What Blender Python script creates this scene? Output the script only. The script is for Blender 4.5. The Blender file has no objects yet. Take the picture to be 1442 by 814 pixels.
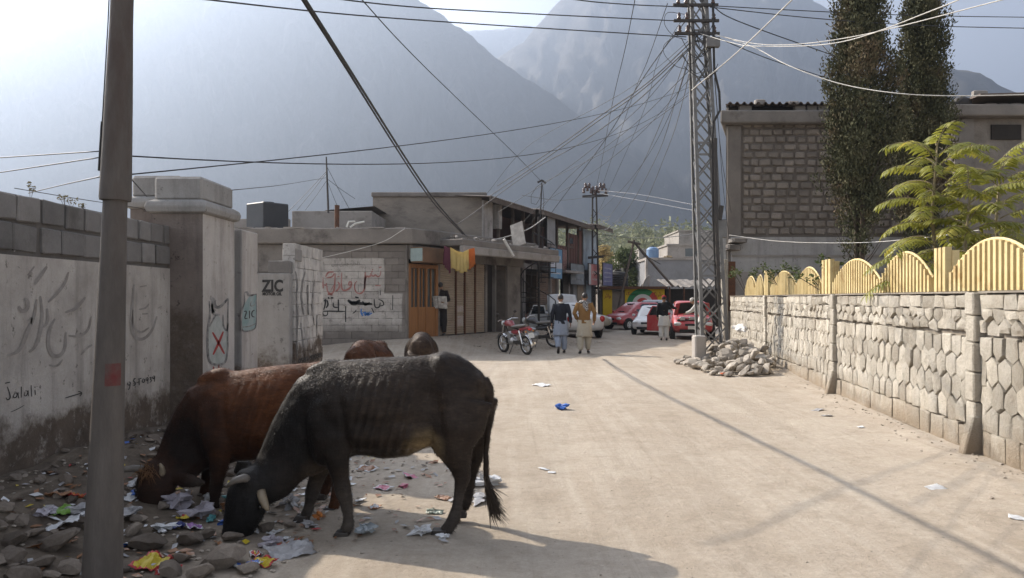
import bpy, bmesh, math, random
from math import sin, cos, pi, radians, sqrt, atan2, hypot
from mathutils import Vector, Matrix, noise

random.seed(7)
R = random.Random(11)
SC = bpy.context.scene
COL = SC.collection

# ------------------------------------------------------------------ camera
cam_d = bpy.data.cameras.new('camera')
cam = bpy.data.objects.new('camera', cam_d)
COL.objects.link(cam)
cam.location = (0, 0, 1.6)
cam.rotation_euler = (pi / 2, 0, 0)
cam_d.sensor_width = 36
cam_d.lens = 36 * 1100 / 1442
cam_d.shift_y = 13 / 1442
cam_d.clip_start = 0.05
cam_d.clip_end = 40000
SC.camera = cam

# ------------------------------------------------------------------ sky, sun, exposure
SUN_EL = radians(36)
SUN_AZ = radians(-52.6)          # measured from +Y (view direction) towards +X
W = bpy.data.worlds.new('World')
SC.world = W
W.use_nodes = True
nt = W.node_tree
bg = nt.nodes['Background']
sky = nt.nodes.new('ShaderNodeTexSky')
sky.sky_type = 'NISHITA'
sky.sun_disc = False
sky.sun_elevation = SUN_EL
sky.sun_rotation = SUN_AZ
sky.altitude = 1400
sky.air_density = 0.8
sky.dust_density = 7.0
sky.ozone_density = 1.0
hs = nt.nodes.new('ShaderNodeHueSaturation')     # dusty valley sky: paler than clean air
hs.inputs['Saturation'].default_value = .36
nt.links.new(sky.outputs[0], hs.inputs['Color'])
nt.links.new(hs.outputs[0], bg.inputs[0])
bg.inputs[1].default_value = 0.11
sl = bpy.data.lights.new('sun', 'SUN')
sl.energy = 5.0
sl.angle = radians(0.5)
sl.color = (1.0, 0.895, 0.755)
so = bpy.data.objects.new('sun', sl)
COL.objects.link(so)
sd = Vector((sin(SUN_AZ) * cos(SUN_EL), cos(SUN_AZ) * cos(SUN_EL), sin(SUN_EL)))
so.rotation_euler = sd.to_track_quat('Z', 'Y').to_euler()
SC.view_settings.view_transform = 'Standard'
SC.view_settings.look = 'None'
SC.view_settings.exposure = 1.58
SC.view_settings.gamma = 1.0
SC.render.engine = 'CYCLES'
SC.cycles.use_denoising = True
SC.cycles.max_bounces = 8
SC.cycles.diffuse_bounces = 3
SC.cycles.glossy_bounces = 3
SC.cycles.transmission_bounces = 4
SC.cycles.transparent_max_bounces = 8
SC.cycles.volume_bounces = 0
SC.cycles.sample_clamp_indirect = 6.0

# ------------------------------------------------------------------ helpers
F = 1100.0
def P(px, py, d):
    """a place seen at photo pixel (px, py), d metres ahead of the camera"""
    return Vector(((px - 721) / F * d, d, 1.6 - (py - 420) / F * d))

def X(px, d):
    return (px - 721) / F * d

def Z(py, d):
    return 1.6 - (py - 420) / F * d

class MB:
    def __init__(s):
        s.v = []
        s.f = []
    def add(s, vs, fs):
        b = len(s.v)
        s.v.extend([tuple(v) for v in vs])
        s.f.extend([tuple(i + b for i in f) for f in fs])
        return s
    def box(s, x0, y0, z0, x1, y1, z1):
        vs = [(x0, y0, z0), (x1, y0, z0), (x1, y1, z0), (x0, y1, z0), (x0, y0, z1), (x1, y0, z1), (x1, y1, z1), (x0, y1, z1)]
        return s.add(vs, [(0, 3, 2, 1), (4, 5, 6, 7), (0, 1, 5, 4), (1, 2, 6, 5), (2, 3, 7, 6), (3, 0, 4, 7)])
    def obox(s, c, d, m=None):
        hx, hy, hz = d[0] / 2, d[1] / 2, d[2] / 2
        m = m or Matrix.Identity(3)
        vs = [Vector(c) + m @ Vector((a * hx, b * hy, e * hz)) for e in (-1, 1) for a, b in ((-1, -1), (1, -1), (1, 1), (-1, 1))]
        return s.add(vs, [(0, 3, 2, 1), (4, 5, 6, 7), (0, 1, 5, 4), (1, 2, 6, 5), (2, 3, 7, 6), (3, 0, 4, 7)])
    def beam(s, p0, p1, w, h, up=(0, 0, 1)):
        p0, p1 = Vector(p0), Vector(p1)
        t = (p1 - p0)
        L = t.length
        t.normalize()
        u = Vector(up)
        if abs(t.dot(u)) > .98:
            u = Vector((1, 0, 0))
        a = t.cross(u).normalized()
        b = a.cross(t)
        m = Matrix((a, t, b)).transposed()
        return s.obox((p0 + p1) / 2, (w, L, h), m)
    def path(s, pts, r, n=6, cap=True, flat=None):
        pts = [Vector(p) for p in pts]
        rings = []
        k = len(pts)
        prev = None
        for i, p in enumerate(pts):
            t = (pts[min(i + 1, k - 1)] - pts[max(i - 1, 0)])
            if t.length < 1e-9:
                t = Vector((0, 0, 1))
            t.normalize()
            if prev is None:
                u = Vector((0, 0, 1)) if abs(t.z) < .9 else Vector((1, 0, 0))
                a = t.cross(u).normalized()
            else:
                a = (prev - t * prev.dot(t))
                a = a.normalized() if a.length > 1e-6 else t.orthogonal().normalized()
            prev = a
            b = t.cross(a)
            rr = r[i] if isinstance(r, (list, tuple)) else r
            ra, rb = rr if isinstance(rr, (list, tuple)) else (rr, rr)
            rings.append([p + a * (ra * cos(2 * pi * j / n)) + b * (rb * sin(2 * pi * j / n)) for j in range(n)])
        return s.rings(rings, cap)
    def rings(s, rings, cap=True, closed=True):
        n = len(rings[0])
        vs = [v for ring in rings for v in ring]
        fs = []
        for i in range(len(rings) - 1):
            for j in range(n if closed else n - 1):
                k = (j + 1) % n
                fs.append((i * n + j, i * n + k, (i + 1) * n + k, (i + 1) * n + j))
        if cap and closed:
            fs.append(tuple(range(n - 1, -1, -1)))
            fs.append(tuple((len(rings) - 1) * n + j for j in range(n)))
        return s.add(vs, fs)
    def prism(s, poly, fn):
        """poly: 2-D outline; fn(u, v, k) -> 3-D, k 0/1 the two faces"""
        n = len(poly)
        vs = [fn(u, v, 0) for u, v in poly] + [fn(u, v, 1) for u, v in poly]
        fs = [tuple(range(n)), tuple(range(2 * n - 1, n - 1, -1))]
        for i in range(n):
            k = (i + 1) % n
            fs.append((k, i, n + i, n + k))
        return s.add(vs, fs)
    def quad(s, a, b, c, d):
        return s.add([a, b, c, d], [(0, 1, 2, 3)])
    def ellipsoid(s, c, r, m=None, n=10, k=7):
        m = m or Matrix.Identity(3)
        c = Vector(c)
        rings = []
        for i in range(k + 1):
            th = pi * i / k
            st = max(sin(th), .02)
            rings.append([c + m @ Vector((r[0] * st * cos(2 * pi * j / n), r[1] * st * sin(2 * pi * j / n), -r[2] * cos(th))) for j in range(n)])
        return s.rings(rings)
    def mesh(s, name, fix=True):
        me = bpy.data.meshes.new(name)
        me.from_pydata(s.v, [], s.f)
        if fix:
            bm = bmesh.new()
            bm.from_mesh(me)
            bmesh.ops.recalc_face_normals(bm, faces=bm.faces)
            bm.to_mesh(me)
            bm.free()
        me.update()
        return me
    def build(s, name, mat, parent=None, smooth=False, world=False, bevel=0, fix=True, auto=None):
        me = s.mesh(name, fix)
        if bevel:
            bm = bmesh.new()
            bm.from_mesh(me)
            bmesh.ops.bevel(bm, geom=bm.edges[:], offset=bevel, segments=1, affect='EDGES', profile=.5)
            bm.to_mesh(me)
            bm.free()
        if mat:
            me.materials.append(mat)
        if smooth:
            me.shade_smooth() if auto is None else None
            if auto is not None:
                me.shade_smooth()
                me.set_sharp_from_angle(angle=radians(auto))
        return put(name, me, parent, world)

def put(name, me, parent=None, world=False, loc=None, rot=None):
    o = bpy.data.objects.new(name, me)
    COL.objects.link(o)
    if parent:
        o.parent = parent
        if world:
            o.location = -parent.location
    if loc is not None:
        o.location = Vector(loc) - (parent.location if parent and world else Vector())
    if rot is not None:
        o.rotation_euler = rot
    return o

def tag(o, label=None, cat=None, group=None, kind=None):
    if label: o['label'] = label
    if cat: o['category'] = cat
    if group: o['group'] = group
    if kind: o['kind'] = kind
    return o

def thing(name, label, cat, loc=(0, 0, 0), rz=0, group=None):
    o = bpy.data.objects.new(name, None)
    COL.objects.link(o)
    o.empty_display_size = .1
    o.location = loc
    o.rotation_euler = (0, 0, rz)
    return tag(o, label, cat, group)

def structure(o):
    o['kind'] = 'structure'
    return o

def copy_tree(o, parent=None):
    c = o.copy()
    COL.objects.link(c)
    c.parent = parent
    for ch in list(o.children):
        copy_tree(ch, c)
    return c

WORK = bpy.data.scenes.new('workbench')      # a small scene so that evaluating one mesh stays quick
def work_dg():
    vl = WORK.view_layers[0]
    vl.update()
    return vl.depsgraph

def remeshed(mb, voxel, smooth_it=4, factor=.5):
    """weld overlapping closed lofts into one continuous smooth skin"""
    me = mb.mesh('tmp')
    o = bpy.data.objects.new('tmp', me)
    WORK.collection.objects.link(o)
    m = o.modifiers.new('r', 'REMESH')
    m.mode = 'VOXEL'
    m.voxel_size = voxel
    if smooth_it:
        q = o.modifiers.new('s', 'SMOOTH')
        q.factor = factor
        q.iterations = smooth_it
    out = bpy.data.meshes.new_from_object(o.evaluated_get(work_dg()))
    bpy.data.objects.remove(o)
    bpy.data.meshes.remove(me)
    out.shade_smooth()
    return out

# ------------------------------------------------------------------ materials
def col(c):
    return (c[0], c[1], c[2], 1)

class NT:
    def __init__(s, name):
        s.m = bpy.data.materials.new(name)
        s.m.use_nodes = True
        s.t = s.m.node_tree
        s.b = s.t.nodes['Principled BSDF']
        s.pos = None
    def n(s, typ, **kw):
        q = s.t.nodes.new(typ)
        for k, v in kw.items():
            setattr(q, k, v)
        return q
    def l(s, a, b):
        s.t.links.new(a, b)
    def coord(s, local=False):
        if local:
            return s.n('ShaderNodeTexCoord').outputs['Object']
        return s.n('ShaderNodeNewGeometry').outputs['Position']
    def noise(s, scale, detail=5, rough=.6, stretch=None, local=False, vec=None, dist=0):
        q = s.n('ShaderNodeTexNoise')
        q.inputs['Scale'].default_value = scale
        q.inputs['Detail'].default_value = detail
        q.inputs['Roughness'].default_value = rough
        q.inputs['Distortion'].default_value = dist
        v = vec or s.coord(local)
        if stretch:
            mp = s.n('ShaderNodeMapping')
            mp.inputs['Scale'].default_value = stretch
            s.l(v, mp.inputs['Vector'])
            v = mp.outputs[0]
        s.l(v, q.inputs['Vector'])
        return q.outputs['Fac']
    def ramp(s, fac, stops):
        q = s.n('ShaderNodeValToRGB')
        e = q.color_ramp.elements
        e[0].position, e[0].color = stops[0][0], col(stops[0][1])
        e[1].position, e[1].color = stops[-1][0], col(stops[-1][1])
        for p, c in stops[1:-1]:
            k = e.new(p)
            k.color = col(c)
        s.l(fac, q.inputs[0])
        return q.outputs[0]
    def val(s, fac, a, b):
        q = s.n('ShaderNodeMapRange')
        q.inputs[1].default_value = a
        q.inputs[2].default_value = b
        s.l(fac, q.inputs[0])
        return q.outputs[0]
    def math(s, op, a, b=None):
        q = s.n('ShaderNodeMath', operation=op)
        for i, x in enumerate((a, b)):
            if x is None: continue
            if isinstance(x, (int, float)):
                q.inputs[i].default_value = x
            else:
                s.l(x, q.inputs[i])
        return q.outputs[0]
    def mix(s, fac, a, b, mode='MIX'):
        q = s.n('ShaderNodeMixRGB', blend_type=mode)
        for i, x in enumerate((fac, a, b)):
            if isinstance(x, (int, float)):
                q.inputs[i].default_value = x
            elif isinstance(x, (tuple, list)):
                q.inputs[i].default_value = col(x)
            else:
                s.l(x, q.inputs[i])
        return q.outputs[0]
    def xyz(s, local=False):
        q = s.n('ShaderNodeSeparateXYZ')
        s.l(s.coord(local), q.inputs[0])
        return q.outputs
    def rand(s):
        return s.n('ShaderNodeObjectInfo').outputs['Random']
    def bump(s, h, strength=.4, dist=.02, prev=None):
        q = s.n('ShaderNodeBump')
        q.inputs['Strength'].default_value = strength
        q.inputs['Distance'].default_value = dist
        s.l(h, q.inputs['Height'])
        if prev is not None:
            s.l(prev, q.inputs['Normal'])
        return q.outputs[0]
    def out(s, color=None, rough=.9, spec=.25, metal=0, normal=None):
        if color is not None:
            if isinstance(color, (tuple, list)):
                s.b.inputs['Base Color'].default_value = col(color)
            else:
                s.l(color, s.b.inputs['Base Color'])
        s.b.inputs['Roughness'].default_value = rough
        s.b.inputs['Specular IOR Level'].default_value = spec
        s.b.inputs['Metallic'].default_value = metal
        if normal is not None:
            s.l(normal, s.b.inputs['Normal'])
        return s.m

def pmat(name, c1, c2=None, scale=3., rough=.9, spec=.25, metal=0, bump=.3, bscale=45., bdist=.01, vary=0, grime=None, gscale=1.2, gcut=(.52, .68), stretch=None, local=False):
    t = NT(name)
    if c2 is None:
        c2 = tuple(x * .8 for x in c1)
    c = t.ramp(t.noise(scale, 6, .65, stretch, local), [(.33, c1), (.67, c2)])
    fine = t.noise(bscale, 4, .7, stretch, local)
    c = t.mix(.25, c, t.ramp(fine, [(.3, (.55, .55, .55)), (.7, (1, 1, 1))]), 'MULTIPLY')
    if grime:
        c = t.mix(t.val(t.noise(gscale, 7, .7, stretch, local), *gcut), c, grime)
    if vary:
        v = t.val(t.rand(), 0, 1)
        q = t.ramp(v, [(0, (1 - vary,) * 3), (1, (1 + vary * .6,) * 3)])
        c = t.mix(1, c, q, 'MULTIPLY')
    n = t.bump(fine, bump, bdist) if bump else None
    return t.out(c, rough, spec, metal, n)

def flat(name, c, rough=.6, spec=.4, metal=0):
    return NT(name).out(c, rough, spec, metal)

# ------------------------------------------------------------------ lettering
ARAB = {'ا': 'FE8D FE8E', 'ب': 'FE8F FE90 FE91 FE92', 'پ': 'FB56 FB57 FB58 FB59', 'ت': 'FE95 FE96 FE97 FE98', 'ٹ': 'FB66 FB67 FB68 FB69',
        'ج': 'FE9D FE9E FE9F FEA0', 'خ': 'FEA5 FEA6 FEA7 FEA8', 'د': 'FEA9 FEAA', 'ڈ': 'FB88 FB89', 'ر': 'FEAD FEAE', 'س': 'FEB1 FEB2 FEB3 FEB4',
        'ش': 'FEB5 FEB6 FEB7 FEB8', 'ف': 'FED1 FED2 FED3 FED4', 'ق': 'FED5 FED6 FED7 FED8', 'ک': 'FB8E FB8F FB90 FB91', 'گ': 'FB92 FB93 FB94 FB95', 'ل': 'FEDD FEDE FEDF FEE0',
        'م': 'FEE1 FEE2 FEE3 FEE4', 'ن': 'FEE5 FEE6 FEE7 FEE8', 'ں': 'FB9E FB9F', 'و': 'FEED FEEE', 'ہ': 'FBA6 FBA7 FBA8 FBA9', 'ی': 'FBFC FBFD FBFE FBFF', 'ئ': 'FE89 FE8A FE8B FE8C'}
def urdu(s):
    """joined letter forms in left-to-right drawing order"""
    out = []
    for w in s.split(' '):
        g = []
        for i, c in enumerate(w):
            f = [chr(int(x, 16)) for x in ARAB[c].split()]
            pj = i > 0 and len(ARAB[w[i - 1]].split()) == 4
            nj = i < len(w) - 1 and len(f) == 4
            g.append(f[3] if pj and nj else f[1] if pj else f[2] if nj else f[0])
        out.append(''.join(reversed(g)))
    return ' '.join(reversed(out))

def text_mesh(s, bold=0.0, depth=.002):
    c = bpy.data.curves.new('txt', 'FONT')
    c.body = s
    c.offset = bold
    c.extrude = depth
    c.align_x = 'CENTER'
    c.align_y = 'CENTER'
    c.resolution_u = 3
    o = bpy.data.objects.new('txt', c)
    WORK.collection.objects.link(o)
    me = bpy.data.meshes.new_from_object(o.evaluated_get(work_dg()))
    bpy.data.objects.remove(o)
    return me

def lettering(s, name, mat, parent, center, right, up, width, height=None, bold=0.0):
    """flat lettering, fitted to width (and height) on the plane right x up, thickness outwards"""
    me = text_mesh(s, bold)
    xs = [v.co.x for v in me.vertices]
    ys = [v.co.y for v in me.vertices]
    w, h = max(xs) - min(xs), max(ys) - min(ys)
    cx, cy = (max(xs) + min(xs)) / 2, (max(ys) + min(ys)) / 2
    k = width / w
    ky = height / h if height else k
    r, u = Vector(right).normalized(), Vector(up).normalized()
    n = r.cross(u)
    c = Vector(center) - (parent.location if parent else Vector())
    for v in me.vertices:
        q = v.co.copy()
        v.co = c + r * ((q.x - cx) * k) + u * ((q.y - cy) * ky) + n * (q.z + .004)
    me.materials.append(mat)
    o = bpy.data.objects.new(name, me)
    COL.objects.link(o)
    o.parent = parent
    return o

def strokes(lines, fn, mb=None):
    """painted brush strokes: each line is (width, [(u, v)...]); fn(u, v, k) -> 3-D"""
    mb = mb or MB()
    for w, pts in lines:
        # smooth the polyline once (Chaikin)
        q = [Vector(p) for p in pts]
        for _ in range(2):
            if len(q) < 3: break
            r = [q[0]]
            for a, b in zip(q, q[1:]):
                r += [a * .75 + b * .25, a * .25 + b * .75]
            r.append(q[-1])
            q = r
        n = len(q)
        L, Rr = [], []
        for i, p in enumerate(q):
            t = (q[min(i + 1, n - 1)] - q[max(i - 1, 0)])
            t = t.normalized() if t.length > 1e-9 else Vector((1, 0))
            s = w * .5 * (.35 + .65 * sin(pi * min(1, max(0, (i + .6) / (n + .2)))))
            nn = Vector((-t.y, t.x)) * s
            L.append(p + nn)
            Rr.append(p - nn)
        vs = [fn(a.x, a.y, 1) for a in L] + [fn(a.x, a.y, 1) for a in Rr]
        mb.add(vs, [(i, i + 1, n + i + 1, n + i) for i in range(n - 1)])
    return mb

# ------------------------------------------------------------------ rocks and blocks (shared shapes)
def rock_mesh(seed, sub=2, rough=.32, flatz=.75):
    bm = bmesh.new()
    bmesh.ops.create_icosphere(bm, subdivisions=sub, radius=.5)
    r = random.Random(seed)
    off = Vector((r.uniform(0, 99), r.uniform(0, 99), r.uniform(0, 99)))
    planes = [(Vector((r.gauss(0, 1), r.gauss(0, 1), r.gauss(0, 1))).normalized(), r.uniform(.21, .40)) for _ in range(15)]
    for v in bm.verts:
        c = v.co.copy()
        for n, d in planes:
            k = c.dot(n)
            if k > d:
                c -= n * (k - d) * .93
        c += c.normalized() * noise.noise(c * 4 + off) * rough * .2
        c.z *= flatz
        v.co = c
    me = bpy.data.meshes.new('rock')
    bm.to_mesh(me)
    bm.free()
    me.shade_smooth()
    me.set_sharp_from_angle(angle=radians(17))
    return me

def block_mesh(seed, jit=.03, bev=.05, proud=0):
    """unit block with worn edges, centred"""
    r = random.Random(seed)
    bm = bmesh.new()
    bmesh.ops.create_cube(bm, size=1)
    for v in bm.verts:
        v.co += Vector((r.uniform(-jit, jit), r.uniform(-jit, jit), r.uniform(-jit, jit)))
    bmesh.ops.bevel(bm, geom=bm.edges[:], offset=bev, segments=1, affect='EDGES', profile=.5)
    me = bpy.data.meshes.new('block')
    bm.to_mesh(me)
    bm.free()
    return me
# ================================================================== THE SETTING
def sstep(a, b, x):
    t = min(1, max(0, (x - a) / (b - a)))
    return t * t * (3 - 2 * t)

WALL_L = -3.8                                   # road face of the left boundary wall
def wall_r(d):                                  # road face of the right stone wall
    return 4.61 + .127 * (d - 7.04)
SHOP_A, SHOP_B = Vector((-3.16, 23.3)), Vector((.3, 29.5))
SHOP_T = (SHOP_B - SHOP_A).normalized()
SHOP_N = Vector((SHOP_T.y, -SHOP_T.x))          # towards the road
FAC_D, FAC_C = Vector((-1.15, 31)), Vector((5.1, 47))
FAC_T = (FAC_C - FAC_D).normalized()
FAC_N = Vector((FAC_T.y, -FAC_T.x))

def gnoise(x, y, s, o=0):
    return noise.noise(Vector((x * s + o, y * s - o, o * .37)))

def h(x, y):
    """height of the dirt at a place"""
    z = .022 * gnoise(x, y, .35) + .010 * gnoise(x, y, 1.3, 5) + .005 * gnoise(x, y, 4.5, 9)
    # wheel ruts running along the road
    c = x - .12 * (y - 8)
    for k in (-.9, .6, 2.0, 3.3):
        z -= .012 * math.exp(-((c - k) / .16) ** 2)
    # heap of rubble and rubbish along the foot of the left wall
    e = sstep(-2.15, -3.5, x + .28 * gnoise(x, y, .9, 3)) * sstep(2.2, 3.6, y) * sstep(11.5, 7.5, y)
    z += e * (.17 + .07 * gnoise(x, y, 1.6, 2) + .035 * gnoise(x, y, 4, 7))
    z += .1 * sstep(-2.6, -3.7, x) * sstep(15, 10, y)
    # soft bank of dust against the right wall
    if 2 < y < 27:
        z += .04 * sstep(.75, .0, wall_r(y) - x + .12 * gnoise(x, y, .9, 4))
    # dirt ramp up to the shop thresholds
    q = Vector((x, y)) - SHOP_A
    s, n = q.dot(SHOP_T), q.dot(SHOP_N)
    if -2.5 < s < 9:
        z += .40 * sstep(2.6, .5, n) * sstep(-2.5, .2, s) * sstep(9, 7.5, s)
    # rubble bank round the lattice pole
    z += .2 * math.exp(-(((x - 5.2) / .9) ** 2 + ((y - 17.6) / 1.5) ** 2))
    return z

# ---- dirt material: compacted sandy soil, dust, faint tyre lines
t = NT('road dirt')
big = t.noise(.35, 6, .6)
med = t.noise(2.2, 7, .7)
fine = t.noise(38, 6, .75)
lines = t.noise(1.0, 5, .6, stretch=(4.5, .22, 1))
c = t.ramp(big, [(.35, (.36, .30, .235)), (.65, (.43, .37, .30))])
c = t.mix(t.math('MULTIPLY', t.val(lines, .48, .70), .6), c, (.49, .43, .355))
c = t.mix(t.math('MULTIPLY', t.val(med, .48, .75), .7), c, (.275, .225, .17))
c = t.mix(t.math('MULTIPLY', t.val(t.noise(.8, 8, .75, dist=.6), .52, .66), .45), c, (.49, .43, .35))
pz = t.xyz()
soil = t.math('MULTIPLY', t.val(t.math('ADD', pz[0], t.math('MULTIPLY', t.math('SUBTRACT', t.noise(1.1, 7, .7), .5), 2.2)), -1.5, -2.3), t.val(pz[1], 11, 8))
c = t.mix(soil, c, t.ramp(t.noise(5, 7, .75), [(.3, (.085, .066, .05)), (.7, (.19, .152, .115))]))
trk = t.noise(1.0, 6, .7, stretch=(9, .16, 1))
c = t.mix(t.math('MULTIPLY', t.val(trk, .56, .68), .45), c, (.30, .25, .195))
c = t.mix(.3, c, t.ramp(fine, [(.3, (.5, .5, .5)), (.65, (1, 1, 1))]), 'MULTIPLY')
spk = t.noise(75, 2, .5)
c = t.mix(t.val(spk, .70, .76), c, (.16, .13, .10))
mid = t.noise(11, 8, .8)
c = t.mix(.55, c, t.ramp(mid, [(.32, (.70,) * 3), (.66, (1.12,) * 3)]), 'MULTIPLY')
c = t.mix(t.val(t.noise(26, 4, .6), .66, .72), c, (.20, .165, .13))
n1 = t.bump(fine, .5, .015)
n2 = t.bump(t.noise(7, 9, .78), .6, .05, n1)
M_ROAD = t.out(c, .95, .15, 0, n2)
M_GROUND = pmat('valley soil', (.30, .25, .19), (.22, .19, .14), .02, bscale=2, bdist=.05)

g = MB()
S = 7000
g.add([(-S, -200, -.35), (S, -200, -.35), (S, S + 1500, -.35), (-S, S + 1500, -.35)], [(0, 1, 2, 3)])
structure(g.build('ground', M_GROUND))

xs = [-14 + .5 * i for i in range(18)] + [-5 + .12 * i for i in range(100)] + [7 + .5 * i for i in range(40)]
ys = [-8 + .5 * i for i in range(20)] + [2 + .1 * i for i in range(100)] + [12 + .25 * i for i in range(80)] + [32 + 1.0 * i for i in range(60)]
road = MB()
vs = [(x, y, h(x, y)) for y in ys for x in xs]
nx = len(xs)
road.add(vs, [(j * nx + i, j * nx + i + 1, (j + 1) * nx + i + 1, (j + 1) * nx + i) for j in range(len(ys) - 1) for i in range(nx - 1)])
structure(road.build('dirt_road', M_ROAD, smooth=True, fix=False))

# ---- mountains: real slopes with gullies, from ridge to foot and down the back
def mountain(sil, D, foot, mat, seed, amp=.10, nj=60, step=8):
    px0, px1 = sil[0][0], sil[-1][0]
    n = int((px1 - px0) / step)
    rows = []
    for i in range(n + 1):
        px = px0 + (px1 - px0) * i / n
        for a, b in zip(sil, sil[1:]):
            if a[0] <= px <= b[0]:
                k = (px - a[0]) / (b[0] - a[0])
                py = a[1] + (b[1] - a[1]) * k
                break
        X0 = (px - 721) / F * D
        py += 5 * gnoise(px, seed, .02) + 3 * gnoise(px, seed, .07, 3) + 1.6 * gnoise(px, seed, .25, 3)
        H = max(4, 1.6 - (py - 420) / F * D)
        col_ = []
        for j in range(-8, nj + 1):
            if j < 0:
                q = -j / 8
                col_.append((X0, D + q * H * 1.2, H * (1 - q) - 5 * q))
                continue
            tt = j / nj
            y = D + (foot - D) * tt
            x = X0 * (1 - .25 * tt * (1 - foot / D)) 
            z = H * (1 - tt) ** 1.25 * (1 - .0 * tt)
            # gullies run down the slope
            w = sin(pi * min(1, tt * 1.15 + .0)) ** .8 if tt < .87 else .25
            u = x * 9 / D * 6
            g1 = 1 - abs(noise.noise(Vector((u + .6 * noise.noise(Vector((u, tt * 4, seed))), tt * 2.1, seed)))) * 2
            g2 = 1 - abs(noise.noise(Vector((u * 2.7, tt * 5, seed + 7)))) * 2
            g3 = noise.noise(Vector((u * 7, tt * 16, seed + 3)))
            g4 = noise.noise(Vector((u * 19, tt * 40, seed + 5)))
            hh = min(H, .33 * D)
            z += hh * amp * w * (.7 * (g1 - .55) + .5 * (g2 - .55) + .45 * g3 + .28 * g4)
            y -= hh * amp * w * (.7 * (g1 - .5) + .5 * (g2 - .5) + .5 * g3 + .3 * g4)
            col_.append((x, y, max(z, -2) if tt < 1 else -3))
        rows.append(col_)
    m = MB()
    k = len(rows[0])
    m.v = [v for r in rows for v in r]
    m.f = [(i * k + j, i * k + j + 1, (i + 1) * k + j + 1, (i + 1) * k + j) for i in range(n) for j in range(k - 1)]
    o = m.build('mountain', mat, smooth=True)
    return structure(o)

def rockmat(name, a, b, c3, s):
    t = NT(name)
    c = t.ramp(t.noise(s, 8, .7), [(.35, a), (.65, b)])
    c = t.mix(t.val(t.noise(s * 1.7, 8, .7, stretch=(1, 1, .25)), .53, .66), c, c3)
    c = t.mix(.5, c, t.ramp(t.noise(s * 9, 8, .8, stretch=(1, 1, .35)), [(.35, (.45,) * 3), (.62, (1.25,) * 3)]), 'MULTIPLY')
    return t.out(c, .95, .1, 0, t.bump(t.noise(s * 5, 10, .8), 1, 40))
M_MT1 = rockmat('dark shaded rock', (.11, .10, .092), (.16, .145, .13), (.22, .20, .175), .009)
M_MT2 = rockmat('pale scree rock', (.12, .11, .10), (.22, .20, .18), (.40, .37, .335), .007)

mountain([(-1500, 330), (-1000, 200), (-700, 120), (-400, 30), (-100, -40), (250, -52), (480, -50), (560, -28), (590, 0), (630, 28), (660, 47), (690, 75), (720, 95), (737, 107), (774, 133),
          (811, 158), (836, 173), (884, 199), (921, 228), (958, 250), (980, 265), (1010, 300), (1050, 345), (1090, 400)], 1500, 1010, M_MT1, 3.3, .07)
mountain([(480, 300), (600, 170), (700, 80), (740, 55), (766, 26), (788, 4), (830, -40), (900, -60), (1050, -45), (1110, -30), (1142, 0), (1175, 22), (1230, 60), (1330, 120), (1450, 170),
          (1600, 240), (1750, 330)], 2050, 1150, M_MT2, 8.1, .10)
mountain([(420, 200), (560, 75), (622, 36), (655, 44), (690, 42), (742, 34), (800, 70), (900, 200)], 2700, 2150, M_MT2, 5.2, .08)
mountain([(900, 380), (1100, 240), (1200, 135), (1270, 108), (1330, 95), (1380, 104), (1420, 125), (1480, 152), (1600, 190), (1800, 250), (2200, 330), (2500, 400)], 1250, 800, M_MT1, 1.4, .07)

# ---- valley side behind the village with its hazy trees
hl = MB()
hx = [-400 + 20 * i for i in range(56)]
hy = [85 + 14 * i for i in range(42)]
def hillz(x, y):
    return max(-.4, (y - 110) * .085 * sstep(85, 190, y) + 7 * gnoise(x, y, .012) * sstep(90, 200, y) + 3 * gnoise(x, y, .05, 4) * sstep(90, 200, y))
hl.v = [(x, y, hillz(x, y)) for y in hy for x in hx]
k = len(hx)
hl.f = [(j * k + i, j * k + i + 1, (j + 1) * k + i + 1, (j + 1) * k + i) for j in range(len(hy) - 1) for i in range(k - 1)]
structure(hl.build('hill', pmat('terraced hillside', (.24, .21, .15), (.13, .14, .08), .03, bscale=.6, bdist=.3), smooth=True))

def leafmat(name, dark, light, scale=1.2, trans=.25):
    t = NT(name)
    c = t.ramp(t.noise(scale, 4, .7), [(.32, dark), (.68, light)])
    t.b.inputs['Subsurface Weight'].default_value = 0
    t.b.inputs['Transmission Weight'].default_value = 0
    tr = t.n('ShaderNodeBsdfTranslucent')
    t.l(c, tr.inputs[0])
    mx = t.n('ShaderNodeMixShader')
    mx.inputs[0].default_value = trans
    m = t.out(c, .75, .2)
    t.l(t.b.outputs[0], mx.inputs[1])
    t.l(tr.outputs[0], mx.inputs[2])
    t.l(mx.outputs[0], t.t.nodes['Material Output'].inputs['Surface'])
    return m
M_LEAF = leafmat('dusty green leaves', (.035, .05, .018), (.11, .13, .05))
M_LEAF_Y = leafmat('autumn yellow leaves', (.30, .22, .09), (.44, .34, .15))  # yellow dulled and paled, distance haze put into the leaf colour
M_LEAF_FAR = leafmat('far valley trees', (.10, .115, .065), (.26, .26, .15), .05)  # paler green: valley haze put into the leaf colour
M_BARK = pmat('bark', (.10, .075, .055), (.055, .042, .032), 6, bscale=30, bump=.6)

def leaf_quads(mb, c, r, n, size, rg, flat_=1.0):
    for _ in range(n):
        d = Vector((rg.gauss(0, 1), rg.gauss(0, 1), rg.gauss(0, 1))).normalized() * r * rg.random() ** .45
        d.z *= flat_
        p = Vector(c) + d
        u = Vector((rg.gauss(0, 1), rg.gauss(0, 1), rg.gauss(0, .7))).normalized()
        w = u.orthogonal().normalized()
        w = Matrix.Rotation(rg.uniform(0, 6.28), 3, u) @ w
        s = size * rg.uniform(.6, 1.3)
        mb.add([p - u * s, p + w * s * .45, p + u * s, p - w * s * .45], [(0, 1, 2, 3)])

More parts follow.
